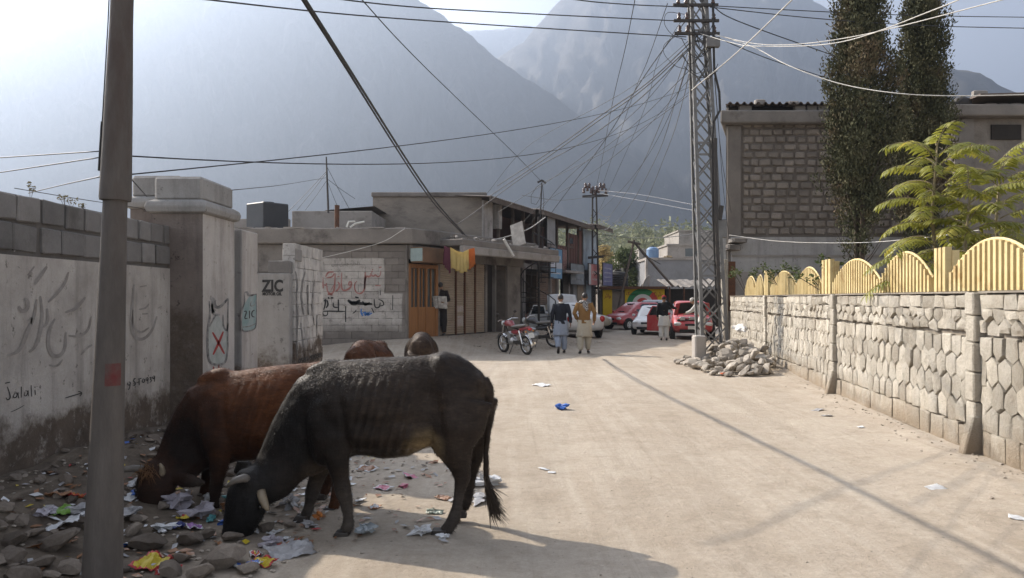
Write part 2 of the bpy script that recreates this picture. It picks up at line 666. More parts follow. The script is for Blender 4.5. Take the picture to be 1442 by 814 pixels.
rg = random.Random(5)
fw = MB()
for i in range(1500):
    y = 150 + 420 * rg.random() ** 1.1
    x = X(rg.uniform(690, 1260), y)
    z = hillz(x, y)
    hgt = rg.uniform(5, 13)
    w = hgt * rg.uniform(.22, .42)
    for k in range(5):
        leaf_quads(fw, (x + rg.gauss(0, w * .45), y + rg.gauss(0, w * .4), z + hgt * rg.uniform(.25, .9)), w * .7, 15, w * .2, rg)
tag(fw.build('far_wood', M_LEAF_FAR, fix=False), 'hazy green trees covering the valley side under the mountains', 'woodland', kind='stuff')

def tree(name, label, cat, x, y, hgt, rad, leaf, z0=0, seed=1, crown_lo=.25, clumps=40, per=60, size=.13, group=None):
    rg = random.Random(seed)
    o = thing(name, label, cat, (x, y, z0), 0, group)
    tr = MB()
    tr.path([(0, 0, -.2), (.05 * hgt * .1, 0, hgt * .3), (-.03 * hgt * .2, .02, hgt * .62), (0, 0, hgt * .9)], [hgt * .022 + .03, hgt * .017 + .02, hgt * .01 + .015, .012], 7)
    cr = MB()
    for k in range(clumps):
        a = rg.uniform(0, 2 * pi)
        q = rg.random() ** .7
        zz = hgt * (crown_lo + (1 - crown_lo) * q)
        prof = sin(pi * (.15 + .8 * q)) ** .8
        rr = rad * prof * rg.uniform(.25, 1.0)
        c = Vector((rr * cos(a), rr * sin(a), zz))
        tr.path([(0, 0, zz * .72), c * .5 + Vector((0, 0, zz * .44)), c], [.012 * hgt * .5 + .006, .008, .004], 4)
        leaf_quads(cr, c, rad * rg.uniform(.22, .38), per, size, rg, .75)
    tr.build('trunk', M_BARK, o, smooth=True)
    cr.build('crown', leaf, o, fix=False)
    return o
tree('poplar_tree', 'bushy green tree behind the yellow painted wall', 'tree', X(880, 68), 68, 5.6, 2.1, M_LEAF, 0, 21, .12, 90, 70, .16)
tree('autumn_tree', 'small yellow autumn tree beyond the end of the two storey shops', 'tree', X(850, 75), 75, 6.6, 1.3, M_LEAF_Y, 0, 22, .3, 40, 60, .16)
tree('bare_bush', 'dry straw coloured bush on the roof edge beside the blue water tank', 'bush', X(942, 66), 66, 1.3, .8, leafmat('dry straw leaves', (.20, .15, .08), (.36, .29, .17)), 3.75, 23, .1, 30, 50, .09)
# ================================================================== LEFT SIDE
# plaster with old whitewash, grime and a damp brown foot
def plaster(name, white, grey, damp_z, damp_amp=.5, damp=(.075, .058, .045), wcut=(.40, .62), vary=0, scale=1.6):
    t = NT(name)
    a = t.noise(scale, 8, .68)
    c = t.ramp(a, [(.25, grey), (.42, tuple((p + q) / 2 for p, q in zip(white, grey))), (.6, white)])
    chips = t.noise(9, 8, .75)
    c = t.mix(t.val(chips, .60, .66), c, tuple(x * .55 for x in grey))
    streak = t.noise(3.2, 6, .7, stretch=(1.3, 1.3, .16))
    c = t.mix(t.math('MULTIPLY', t.val(streak, .48, .72), .7), c, tuple(x * .7 for x in grey))
    z = t.xyz()[2]
    edge = t.math('ADD', z, t.math('MULTIPLY', t.math('SUBTRACT', t.noise(1.1, 8, .72), .5), damp_amp * 2.6))
    m = t.val(edge, damp_z + .10, damp_z - .06)
    m = t.math('MULTIPLY', m, t.val(t.noise(5, 8, .8), .30, .48))
    c = t.mix(m, c, t.ramp(t.noise(4, 6, .7), [(.3, damp), (.7, tuple(x * 1.9 for x in damp))]))
    f = t.noise(60, 5, .75)
    c = t.mix(.22, c, t.ramp(f, [(.3, (.5, .5, .5)), (.7, (1, 1, 1))]), 'MULTIPLY')
    if vary:
        q = t.ramp(t.rand(), [(0, (1 - vary,) * 3), (1, (1 + vary * .5,) * 3)])
        c = t.mix(1, c, q, 'MULTIPLY')
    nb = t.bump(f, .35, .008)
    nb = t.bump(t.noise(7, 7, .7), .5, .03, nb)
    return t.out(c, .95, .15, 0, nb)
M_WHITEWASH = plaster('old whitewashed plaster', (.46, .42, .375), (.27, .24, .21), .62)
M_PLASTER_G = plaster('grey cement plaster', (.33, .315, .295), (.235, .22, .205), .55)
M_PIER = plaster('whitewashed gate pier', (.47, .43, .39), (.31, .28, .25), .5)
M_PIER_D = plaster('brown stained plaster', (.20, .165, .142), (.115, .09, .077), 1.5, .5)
M_BLOCK_G = pmat('grey cement block', (.225, .21, .195), (.165, .152, .14), 2.5, bscale=50, bump=.5, vary=.28, grime=(.11, .1, .09))
M_MORTAR = pmat('dark mortar', (.135, .12, .108), (.095, .085, .076), 4, bscale=40, bump=.6)
M_WORN = pmat('worn black paint', (.05, .048, .046), (.33, .31, .29), 9, bump=.1)
M_BLACKP = pmat('black paint', (.030, .029, .028), (.055, .052, .05), 20, bump=.1)
M_DARKP = pmat('faded brown paint', (.19, .165, .145), (.30, .275, .25), 7, bump=.1)
M_REDP = pmat('red paint', (.36, .04, .035), (.24, .06, .05), 12, bump=.1)
M_BLUEP = pmat('blue paint', (.05, .15, .40), (.09, .2, .42), 9, bump=.1)
M_CANP = pmat('pale teal paint', (.27, .29, .26), (.40, .40, .37), 5, bump=.1)
M_CANP2 = pmat('blue green paint', (.17, .27, .26), (.33, .36, .34), 5, bump=.1)

BLOCKS = [block_mesh(s) for s in range(8)]
for b_ in BLOCKS:
    b_.materials.append(None)
def blocks(parent, cells, mat, name='block', meshes=None, depth_jit=.012, rot=0):
    """cells: (centre, size) in the parent's frame, world-aligned; shared meshes, one object each"""
    rg = random.Random(len(cells))
    out = []
    for c, s in cells:
        o = bpy.data.objects.new(name, rg.choice(meshes or BLOCKS))
        COL.objects.link(o)
        o.parent = parent
        j = Vector((rg.uniform(-1, 1), rg.uniform(-1, 1), 0)) * depth_jit
        o.location = Vector(c) - parent.location + j
        o.scale = s
        o.rotation_euler = (rg.gauss(0, .012), rg.gauss(0, .012), rot + rg.gauss(0, .008))
        o.material_slots[0].link = 'OBJECT'
        o.material_slots[0].material = mat
        out.append(o)
    return out

# ---- boundary wall: plastered panel, two rough courses of cement block above
bw = thing('boundary_wall', 'whitewashed plaster wall with two courses of grey block on top, behind the round pole', 'wall', (WALL_L - .1, 6, 0))
m = MB()
m.box(WALL_L - .2, 1.5, -.4, WALL_L, 8.68, 1.93)
pan = m.build('plaster_panel', M_WHITEWASH, bw, world=True)
m = MB()
m.box(WALL_L - .185, 1.5, 1.93, WALL_L - .022, 8.68, 2.40)
m.build('mortar_bed', M_MORTAR, bw, world=True)
cells = []
for r, (z0, hh) in enumerate(((1.955, .225), (2.19, .215))):
    y = 1.4 + .17 * r
    rg = random.Random(r)
    while y < 8.6:
        L = rg.uniform(.27, .37)
        L = min(L, 8.68 - y)
        cells.append(((WALL_L - .1, y + L / 2, z0 + hh / 2 + .008 * gnoise(y, r, 2)), (.205, L - .035, hh - .02)))
        y += L
blocks(bw, cells, M_BLOCK_G)
# writing painted and scratched on the wall; (px, py) of the photograph set on the wall plane
def on_left(px, py, k=1, xw=WALL_L):
    d = xw * F / (px - 721)
    return Vector((xw + .004 * k, d, Z(py, d))) - bw.location
def wl(z, s=3.13, ox=0, oy=340):
    return [(w_ / s, [(ox + a / s, oy + b / s) for a, b in pts]) for w_, pts in z]
calli = wl([(16, [(205, 110), (178, 150), (150, 190)]), (9, [(150, 110), (120, 150)]), (14, [(300, 135), (285, 185), (245, 235), (210, 268)]),
            (20, [(80, 285), (92, 310), (118, 300), (122, 262), (104, 252)]), (18, [(160, 255), (150, 330), (120, 395), (98, 455), (75, 490), (30, 502)]),
            (16, [(176, 240), (186, 330), (172, 420), (150, 470), (125, 488)]), (12, [(205, 295), (212, 350), (190, 380)]),
            (18, [(240, 340), (214, 390), (208, 450), (222, 500), (255, 510), (285, 480), (290, 400)]), (10, [(215, 545), (250, 552), (275, 520)]),
            (15, [(285, 312), (330, 300), (355, 270), (375, 245)]), (12, [(300, 415), (350, 420), (390, 390), (400, 330)]), (10, [(355, 500), (380, 470), (405, 455)]),
            (9, [(120, 350), (140, 330), (135, 365)]), (9, [(60, 40), (64, 44)]), (14, [(590, 190), (580, 300), (575, 370), (590, 425), (630, 435), (670, 395), (690, 330)]),
            (10, [(585, 300), (583, 380), (620, 405), (655, 380)]), (8, [(610, 300), (640, 295), (655, 275)]), (7, [(615, 200), (645, 195)]), (8, [(625, 320), (650, 318)])])
strokes(calli, on_left).build('faded_lettering', M_DARKP, bw, fix=False)
scr = wl([(4.5, [(20, 625), (42, 620)]), (5, [(30, 640), (40, 668), (44, 692), (30, 700), (24, 688)]), (4, [(60, 672), (56, 690), (70, 688), (76, 668), (62, 668)]), (4, [(77, 664), (80, 692)]),
          (4, [(92, 640), (92, 688)]), (4, [(108, 662), (104, 682), (116, 680), (122, 660), (110, 658)]), (4, [(122, 656), (123, 682)]), (4, [(135, 634), (138, 684)]), (4.5, [(152, 655), (154, 676)]), (5, [(150, 641), (154, 644)]),
          (4.5, [(285, 690), (320, 680), (358, 668)]), (4.5, [(342, 660), (362, 667), (350, 682)]), (3, [(45, 752), (70, 742), (105, 722)])])
strokes(scr, on_left).build('scrawled_lettering', M_BLACKP, bw, fix=False)
# digits 0 5 - T 0 9 3 9 written by brush
num = wl([(4.5, [(562, 622), (560, 632), (570, 634), (574, 622), (566, 618)]), (4, [(573, 622), (570, 645), (563, 655)]), (4.5, [(592, 605), (584, 615), (596, 622), (594, 634), (584, 636)]), (4.5, [(596, 604), (588, 606)]), (4, [(600, 622), (612, 619)]),
          (4.5, [(612, 606), (612, 634)]), (4, [(606, 607), (622, 603)]), (4.5, [(628, 606), (624, 620), (634, 622), (636, 608), (629, 605)]), (4.5, [(646, 600), (640, 608), (648, 614), (652, 602), (646, 599)]), (4.5, [(651, 604), (650, 628)]),
          (4.5, [(657, 600), (666, 598), (661, 608), (668, 614), (658, 622)]), (4.5, [(674, 594), (670, 602), (677, 606), (681, 594), (675, 592)]), (4.5, [(680, 596), (679, 618)])])
strokes(num, on_left).build('painted_number', M_BLACKP, bw, fix=False)

# ---- gate pier with moulded cap; second pier behind it
def pier(x0, x1, y0, y1, zt, label, m_face, m_side):
    o = thing('gate_pier', label, 'gate pier', ((x0 + x1) / 2, (y0 + y1) / 2, 0))
    s = MB()
    s.box(x0, y0, -.4, x1, y1, zt - .42)
    q = s.build('shaft', m_side, o, world=True)
    q.data.materials.append(m_face)
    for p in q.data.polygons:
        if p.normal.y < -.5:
            p.material_index = 1
    s = MB()
    prof = [(.0, zt - .42), (.05, zt - .40), (.065, zt - .34), (.05, zt - .29), (.0, zt - .26)]
    rings = []
    for e, z in prof:
        rings.append([(x0 - e, y0 - e, z), (x1 + e, y0 - e, z), (x1 + e, y1 + e, z), (x0 - e, y1 + e, z)])
    s.rings(rings)
    s.build('moulding', M_PLASTER_G, o, world=True, bevel=.008)
    s = MB()
    s.box(x0 + .01, y0 + .01, zt - .27, x1 - .01, y1 - .01, zt)
    s.build('cap_block', M_PLASTER_G, o, world=True, bevel=.03)
    return o
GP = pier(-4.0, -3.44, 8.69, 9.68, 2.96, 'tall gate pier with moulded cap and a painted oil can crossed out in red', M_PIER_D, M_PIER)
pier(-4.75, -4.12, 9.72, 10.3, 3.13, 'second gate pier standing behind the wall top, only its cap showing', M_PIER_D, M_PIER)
def on_plane_x(xw, o):
    def fn(px, py, k=1):
        d = xw * F / (px - 721)
        return Vector((xw + .004 * k, d, Z(py, d))) - o.location
    return fn
def zl(z, ox=180, oy=230, s=2.627):
    return [(w_ / s, [(ox + a / s, oy + b / s) for a, b in pts]) for w_, pts in z]
def fill(pts, fn, k=.8):
    n = len(pts)
    vs = [fn(a, b, k) for a, b in pts]
    return MB().add(vs, [tuple(range(n))])
def zp(pts, ox=180, oy=230, s=2.627):
    return [(ox + a / s, oy + b / s) for a, b in pts]
f = on_plane_x(-3.44, GP)
fill(zp([(300, 600), (330, 555), (356, 600), (368, 650), (368, 720), (345, 745), (305, 740), (294, 715)]), f).build('painted_can', M_CANP, GP, fix=False)
strokes(zl([(9, [(300, 510), (305, 560), (294, 610), (294, 715), (305, 742), (345, 748), (368, 725), (368, 600), (370, 500)]), (12, [(303, 500), (318, 500), (320, 530), (338, 535), (370, 500)]),
            (10, [(310, 520), (315, 560), (340, 560)]), (7, [(352, 560), (350, 600), (366, 625), (370, 590)]), (7, [(325, 560), (300, 605)]), (8, [(310, 505), (312, 555)]), (14, [(308, 540), (322, 548)])]), f).build('can_outline', M_WORN, GP, fix=False)
strokes(zl([(9, [(312, 625), (335, 665), (356, 705)]), (9, [(352, 622), (335, 665), (314, 708)]), (6, [(308, 765), (310, 775)]), (6, [(316, 752), (316, 785)]), (6, [(335, 745), (336, 790)]), (6, [(326, 765), (345, 760)]), (6, [(352, 780), (360, 765), (364, 782)])]), f, MB()).build('red_cross', M_REDP, GP, fix=False)

WP = thing('wall_pier', 'plain whitewashed pier with a painted teal oil can reading ZIC', 'wall pier', (-3.7, 10.5, 0))
s = MB()
s.box(-4.6, 10.2, -.4, -3.53, 10.85, 2.5)
q = s.build('shaft', M_PIER, WP, world=True, bevel=.012)
q.data.materials.append(M_PLASTER_G)
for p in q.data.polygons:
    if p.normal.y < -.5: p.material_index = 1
f = on_plane_x(-3.53, WP)
fill(zp([(424, 530), (450, 490), (474, 485), (474, 600), (466, 614), (430, 622), (420, 612)]), f).build('painted_can', M_CANP2, WP, fix=False)
strokes(zl([(6, [(430, 480), (432, 515), (420, 545), (418, 612), (430, 624), (466, 616), (475, 600), (475, 482)]), (8, [(430, 478), (442, 476), (444, 492), (474, 484)]), (4, [(424, 606), (450, 604), (473, 592)]),
            (3, [(456, 510), (450, 530), (470, 525), (472, 505)])]), f).build('can_outline', M_WORN, WP, fix=False)
strokes(zl([(4.5, [(428, 548), (440, 546), (429, 576), (442, 573)]), (4.5, [(449, 545), (449, 574)]), (4.5, [(468, 543), (458, 548), (457, 566), (468, 569)])]), f).build('can_lettering', M_BLACKP, WP, fix=False)

# ---- side wall with the stencilled ZIC MOTOR OIL, cement blocks loose on top
ZW = thing('side_wall', 'grey cement wall stencilled ZIC MOTOR OIL with loose blocks along its top', 'wall', (-3.9, 12.6, 0))
s = MB()
s.box(-4.7, 12.5, -.4, -3.56, 12.68, 2.0)
s.build('plaster_panel', M_PLASTER_G, ZW, world=True, bevel=.01)
zc = X(383.5, 12.5)
lettering('ZIC', 'stencil_lettering', M_BLACKP, ZW, (zc, 12.5, Z(402.5, 12.5)), (1, 0, 0), (0, 0, 1), .345, .20, .035)
lettering('MOTOR OIL', 'stencil_lettering', M_BLACKP, ZW, (zc, 12.5, Z(413.8, 12.5)), (1, 0, 0), (0, 0, 1), .31, .055, .04)
blocks(ZW, [((-4.32, 12.6, 2.1), (.40, .17, .19)), ((-3.74, 12.62, 2.1), (.34, .2, .2)), ((-4.5, 12.6, 2.3), (.3, .17, .17)), ((-3.68, 12.86, 2.12), (.26, .26, .2)), ((-3.62, 12.9, 2.31), (.22, .38, .2))], M_BLOCK_G)

BW = thing('block_wall', 'cracked whitewashed block wall with a stepped broken top, before the school building', 'wall', (-3.63, 13.6, 0))
M_WBLOCK = plaster('flaking whitewashed block', (.52, .49, .455), (.30, .28, .26), .8, vary=.12, scale=4)
s = MB()
s.box(-3.74, 12.71, -.4, -3.552, 14.55, 2.2)
s.build('wall_core', M_MORTAR, BW, world=True)
cells = []
z = -.1
r = 0
while z < 2.4:
    y = 12.7 + (.2 if r % 2 else 0)
    first = 12.7
    while first < 14.55:
        e = min(14.56, y + .39) if first == 12.7 and r % 2 else min(14.56, first + .39)
        if first == 12.7 and r % 2: e = 12.9
        if z > 2.3 and first > 13.9: break
        cells.append(((-3.63, (first + e) / 2, z + .098), (.2, e - first - .005, .196)))
        first = e
    z += .2
    r += 1
FINEB = [block_mesh(200 + s, .012, .02) for s in range(6)]
for b_ in FINEB:
    b_.materials.append(None)
blocks(BW, cells, M_WBLOCK, meshes=FINEB, depth_jit=.004)
s = MB()   # the wandering crack and black drips on its plaster
f = on_plane_x(-3.525, BW)
strokes(zl([(5, [(620, 400), (628, 440), (622, 500), (630, 560), (624, 640), (626, 720)]), (6, [(655, 400), (640, 480), (650, 560)]), (5, [(690, 430), (680, 520), (690, 600)]), (5, [(665, 450), (668, 560)]), (4, [(640, 590), (650, 680)]), (4, [(700, 560), (698, 640)])]), f).build('black_drips', M_WORN, BW, fix=False)
lettering('0581-92038', 'painted_number', M_BLACKP, BW, (-3.527, 13.65, Z(504, 13.65)), (0, 1, 0), (0, 0, 1), 1.5, .085, 0)

# ---- tall round pole, leaning a little, with the collar joint and a red patch
UP = thing('utility_pole', 'thick round grey street pole with a red paint patch, beside the rubbish', 'utility pole', (X(147, 4.0), 4.0, -.1))
def pole_c(z):
    d = 4.0
    py = 420 - (z - 1.6) * F / d
    return Vector((X(144 + (814 - py) * 28 / 814, d), d, z))
def pole_r(z):
    py = 420 - (z - 1.6) * F / 4.0
    w = 26 + (max(py, 0) / 814) ** 1.5 * 27
    return w / 2 / F * 4.0
M_POLE = pmat('weathered steel pole', (.122, .106, .093), (.08, .069, .061), 7, .8, .25, 0, bscale=60, bump=.35, grime=(.07, .05, .042), gscale=3, stretch=(1, 1, .25))
m = MB()
zs = [-.3, 0, .4, .8, 1.2, 1.6, 2.0, 2.10, 2.125, 2.13]
m.path([pole_c(z) for z in zs], [pole_r(z) for z in zs], 28)
m.build('lower_tube', M_POLE, UP, smooth=True, world=True, auto=40)
m = MB()
zs = [2.10, 2.115, 2.2, 2.6, 3.0, 3.6, 4.6, 6.2]
m.path([pole_c(z) for z in zs], [.074, .0765, .0745, .066, .055, .05, .046, .04], 28)
m.build('upper_tube', M_POLE, UP, smooth=True, world=True, auto=40)
m = MB()
a0 = [radians(x) for x in range(-78, -8, 10)]
zz = (Z(545, 3.9), Z(513, 3.9))
ring = [[pole_c(z) + Vector((cos(a), sin(a), 0)) * (pole_r(z) + .002) for a in a0] for z in (zz[0], sum(zz) / 2, zz[1])]
m.rings(ring, cap=False, closed=False)
m.build('red_patch', pmat('dull red paint', (.13, .03, .028), (.10, .075, .066), 9), UP, world=True, smooth=True)
m = MB()
m.path([pole_c(2.25) + Vector((-.077, -.02, 0)), pole_c(2.5) + Vector((-.070, -.02, 0))], .007, 6)
m.path([pole_c(2.5) + Vector((-.070, -.02, 0)), pole_c(3.0) + Vector((-.058, -.02, 0)), pole_c(4.6) + Vector((-.047, -.02, 0))], .003, 5)
m.build('cable_conduit', M_BLACKP, UP, world=True)

# small dry weeds on the wall top
M_WEED = leafmat('dry weed', (.09, .08, .045), (.2, .18, .11))
for i, (px, py, hh) in enumerate(((43, 278, .13), (91, 284, .1), (100, 286, .09), (118, 290, .06))):
    d = -3.9 * F / (px - 721)
    o = thing('wall_weed', ('tallest dry weed on the wall top, at the left', 'dry weed on the wall top, the nearer of the close pair', 'dry weed on the wall top, the farther of the close pair', 'lowest dry weed on the wall top, closest to the round pole')[i], 'weed', (-3.9, d, 2.40), 0, 'dry weeds on the wall top')
    rg = random.Random(i)
    st = MB()
    lf = MB()
    for k in range(3):
        e = Vector((rg.uniform(-.03, .03), rg.uniform(-.03, .03), hh * rg.uniform(.7, 1)))
        st.path([(0, 0, -.02), e * .5, e], .002, 4)
        leaf_quads(lf, e, .03, 8, .016, rg)
    st.build('stem', M_BARK, o)
    lf.build('leaves', M_WEED, o, fix=False)
# ================================================================== SCHOOL WALL AND SHOPS, LEFT
M_SCHOOL_BLK = None
t = NT('whitewashed school blocks')
p = t.xyz()
vec = t.coord()
# paint field: whitewash panel on bare block, its own ragged outline (a painted rectangle on the wall)
nx_ = t.math('ADD', p[0], t.math('MULTIPLY', t.math('SUBTRACT', t.noise(2.5, 6, .7), .5), .12))
nz_ = t.math('ADD', p[2], t.math('MULTIPLY', t.math('SUBTRACT', t.noise(2.1, 8, .75), .5), .5))
up_ = t.math('MULTIPLY', t.math('MULTIPLY', t.val(nx_, X(541, 23.3) + .02, X(541, 23.3) - .02), t.val(p[2], Z(364, 23.3) + .03, Z(364, 23.3))), t.val(p[2], Z(415, 23.3) - .03, Z(415, 23.3)))
lo_ = t.math('MULTIPLY', t.math('MULTIPLY', t.val(nx_, X(566, 23.3) + .02, X(566, 23.3) - .02), t.val(p[2], Z(414, 23.3) + .03, Z(414, 23.3))), t.val(nz_, .55, .95))
msk = t.math('MAXIMUM', up_, lo_)
flk = t.val(t.noise(4.5, 8, .78), .34, .46)
msk = t.math('MULTIPLY', msk, flk)
bare = t.ramp(t.noise(1.3, 6, .7), [(.35, (.155, .135, .118)), (.65, (.215, .19, .168))])
white = t.ramp(t.noise(3, 6, .7), [(.35, (.33, .305, .275)), (.65, (.45, .415, .375))])
c = t.mix(msk, bare, white)
c = t.mix(1, c, t.ramp(t.rand(), [(0, (.86,) * 3), (1, (1.06,) * 3)]), 'MULTIPLY')
f_ = t.noise(50, 4, .7)
c = t.mix(.25, c, t.ramp(f_, [(.3, (.5,) * 3), (.7, (1,) * 3)]), 'MULTIPLY')
M_SCHOOL_BLK = t.out(c, .95, .15, 0, t.bump(f_, .5, .01))
M_CONC = pmat('weathered concrete', (.24, .215, .19), (.165, .147, .13), 1.1, bscale=30, bump=.4, grime=(.09, .078, .068), gscale=.9)
M_CONC_L = pmat('pale concrete', (.34, .31, .28), (.25, .225, .2), .9, bscale=30, bump=.4, grime=(.17, .15, .13), gscale=1.2)
M_DARKIN = pmat('painted dim interior', (.045, .038, .032), (.028, .024, .02), 2)  # near-black colour stands in for the shade inside openings
M_DOORWOOD = pmat('orange brown door wood', (.30, .135, .045), (.21, .09, .032), 2.5, .55, .35, bscale=24, bump=.2, stretch=(6, 6, .5))
M_GLASSD = NT('dusty dark glass').out((.05, .055, .055), .12, .6)
M_SHUT = pmat('beige rolling shutter', (.36, .29, .215), (.29, .225, .165), 1.8, .7, .3, bscale=25, bump=.15, grime=(.2, .15, .1))
M_RUST = pmat('rusty iron', (.16, .075, .04), (.085, .045, .03), 8, .85, .3, .2, bump=.4)
M_DARKMET = pmat('dark iron', (.045, .042, .04), (.07, .06, .052), 9, .6, .4, .5, bump=.2)
M_TIN = pmat('brown tin sheet', (.19, .155, .13), (.13, .1, .082), 1.5, .7, .35, .2, bscale=20, bump=.2)

SB = thing('school_building', 'single storey block building with red Urdu school sign on its whitewashed end wall', 'building', (-5.6, 23.4, 0))
YW = 23.3
m = MB()
m.box(-11.5, YW + .03, -.4, -3.2, YW + .25, 3.19)
m.build('wall', M_MORTAR, SB, world=True)
cells = []
r = 0
z = -.2
while z < 3.15:
    x = -3.18
    r += 1
    first = True
    while x > -6.3:
        L = .2 if first and r % 2 else .4
        first = False
        e = x - L
        cells.append((((x + e) / 2, YW + .1, z + .1), (L - .007, .2, min(.194, 3.18 - z))))
        x = e
    z += .2
blocks(SB, cells, M_SCHOOL_BLK, meshes=FINEB, depth_jit=.003)
m = MB()
m.box(-11.5, YW + .02, 2.4, -6.42, YW + .29, 3.2)
m.build('rear_wall_panel', M_CONC, SB, world=True)
m = MB()   # roof slab with its fascia, following the shop front round the corner
nb = SHOP_N * .75
q0 = Vector((-3.16, YW - .2))
poly = [(-11.5, YW - .22), (-2.95, YW - .22), tuple(SHOP_A + SHOP_T * 1.5 + SHOP_N * .42), tuple(SHOP_B + SHOP_N * .42 + SHOP_T * .6), tuple(SHOP_B - SHOP_N * 5 + SHOP_T * 1), (-11.5, 30)]
m.prism(poly, lambda u, v, k: (u, v, 3.68 if k else 3.22))
m.build('roof_slab', M_CONC, SB, world=True, bevel=.03)
m = MB()
rg = random.Random(12)
for i in range(46):
    m.obox((rg.uniform(-11, -3.1), YW - rg.uniform(.05, .2), 3.685), (rg.uniform(.05, .4), rg.uniform(.05, .14), rg.uniform(.02, .06)), Matrix.Rotation(rg.uniform(-.2, .2), 3, 'Z'))
m.build('slab_crumble', M_CONC_L, SB, world=True)['kind'] = 'stuff'
def on_school(px, py, k=1):
    return Vector((X(px, YW), YW - .004 * k - .004, Z(py, YW))) - SB.location
def sl(z, ox=440, oy=340, s=5.814):
    return [(w_ / s, [(ox + a / s, oy + b / s) for a, b in pts]) for w_, pts in z]
M_REDW = pmat('faded red sign paint', (.27, .10, .085), (.36, .2, .18), 8, bump=.1)
# the sign in its painted hand, stroke by stroke
strokes(sl([(15, [(560, 240), (556, 280), (535, 292), (515, 270), (500, 288), (480, 272), (465, 292), (446, 282), (432, 300), (430, 340), (428, 390), (405, 425), (370, 428), (345, 395), (345, 345), (365, 325)]),
            (15, [(434, 250), (430, 320), (426, 390)]), (13, [(545, 213), (565, 211)]), (11, [(480, 250), (494, 246)]), (11, [(473, 266), (484, 262)]), (11, [(488, 232), (496, 230)]), (11, [(515, 360), (560, 362)]),
            (15, [(322, 350), (296, 365), (300, 330), (320, 330), (318, 375), (270, 405), (240, 395), (236, 330), (240, 255)]), (15, [(208, 330), (225, 355), (215, 390), (190, 410)]), (11, [(205, 290), (222, 285)]),
            (15, [(186, 260), (184, 340), (178, 410), (150, 432), (122, 410), (118, 360)]), (14, [(90, 385), (84, 330), (84, 290)]), (14, [(108, 290), (128, 250), (175, 250)]), (12, [(112, 300), (165, 290), (178, 262)]), (11, [(96, 350), (108, 365), (118, 340)]),
            (16, [(125, 432), (165, 436)]), (7, [(150, 402), (180, 350)])]), on_school).build('sign_lettering', M_REDW, SB, fix=False)
lettering(urdu('داخلہ جاری ہیں'), 'sign_lettering', M_DARKP, SB, (X(487, YW), YW - .008, Z(371.5, YW)), (1, 0, 0), (0, 0, 1), .85, .17, .01)
strokes(sl([(14, [(95, 490), (110, 470), (105, 520), (92, 560)]), (14, [(120, 480), (130, 520), (110, 545)]), (12, [(88, 575), (120, 570), (180, 572), (240, 574), (270, 572)]), (13, [(212, 475), (214, 575)]), (12, [(170, 500), (172, 540), (210, 540)]), (15, [(150, 462), (172, 462)]), (14, [(130, 455), (136, 470)]),
            (30, [(290, 480), (340, 520), (390, 480)]), (26, [(300, 500), (350, 500), (400, 510), (490, 512)]), (18, [(410, 490), (430, 525), (470, 500)]), (12, [(505, 470), (510, 545), (550, 540), (555, 500)]), (10, [(540, 475), (575, 485), (588, 520), (555, 530)]), (14, [(350, 455), (378, 462)]),
            (9, [(272, 530), (272, 660)]), (9, [(85, 580), (90, 610), (125, 605), (124, 570)]), (8, [(330, 590), (350, 575), (360, 560)]), (7, [(658, 440), (656, 560)]), (7, [(555, 400), (556, 440)]), (10, [(485, 545), (505, 585)])]), on_school).build('black_scrawl', M_BLACKP, SB, fix=False)['kind'] = 'stuff'
strokes(sl([(12, [(400, 550), (398, 590), (415, 610)]), (16, [(405, 590), (440, 575), (425, 605), (465, 580), (445, 610), (490, 585)]), (8, [(430, 610), (475, 575)])]), on_school).build('blue_scrawl', M_BLUEP, SB, fix=False)

# ---- shop front, running back along the road
def sp(s, n, z):
    q = SHOP_A + SHOP_T * s + SHOP_N * n
    return Vector((q.x, q.y, z))
SL = (SHOP_B - SHOP_A).length
SF = thing('shop_row', 'row of small shops with an orange wooden door and beige rolling shutters', 'shop row', sp(SL / 2, 0, 0))
SROT = Matrix(((SHOP_T.x, -SHOP_N.x, 0), (SHOP_T.y, -SHOP_N.y, 0), (0, 0, 1)))     # local x along the front, -y to the road
ZF = .38
def sbox(m, s0, s1, n0, n1, z0, z1):
    return m.obox((sp((s0 + s1) / 2, (n0 + n1) / 2, (z0 + z1) / 2)), (abs(s1 - s0), abs(n1 - n0), z1 - z0), SROT)
m = MB()
sbox(m, .05, SL, -3.2, -.16, -.3, 3.2)
m.build('back_wall', M_DARKIN, SF, world=True)
m = MB()
for s0, s1 in ((0, .10), (1.62, 1.76), (4.55, 4.68), (5.2, 5.3), (6.1, 7.1)):
    m = MB()
    sbox(m, s0, s1, -.15, .02, -.3, 3.2)
    m.build('wall_pier', M_CONC, SF, world=True)
m = MB()
sbox(m, .1, SL, -.15, .16, 2.78, 3.2)
m.build('lintel', M_CONC, SF, world=True)
m = MB()
sbox(m, -.1, SL + .4, -.1, .5, -.2, ZF)
m.build('threshold', M_CONC, SF, world=True, bevel=.03)
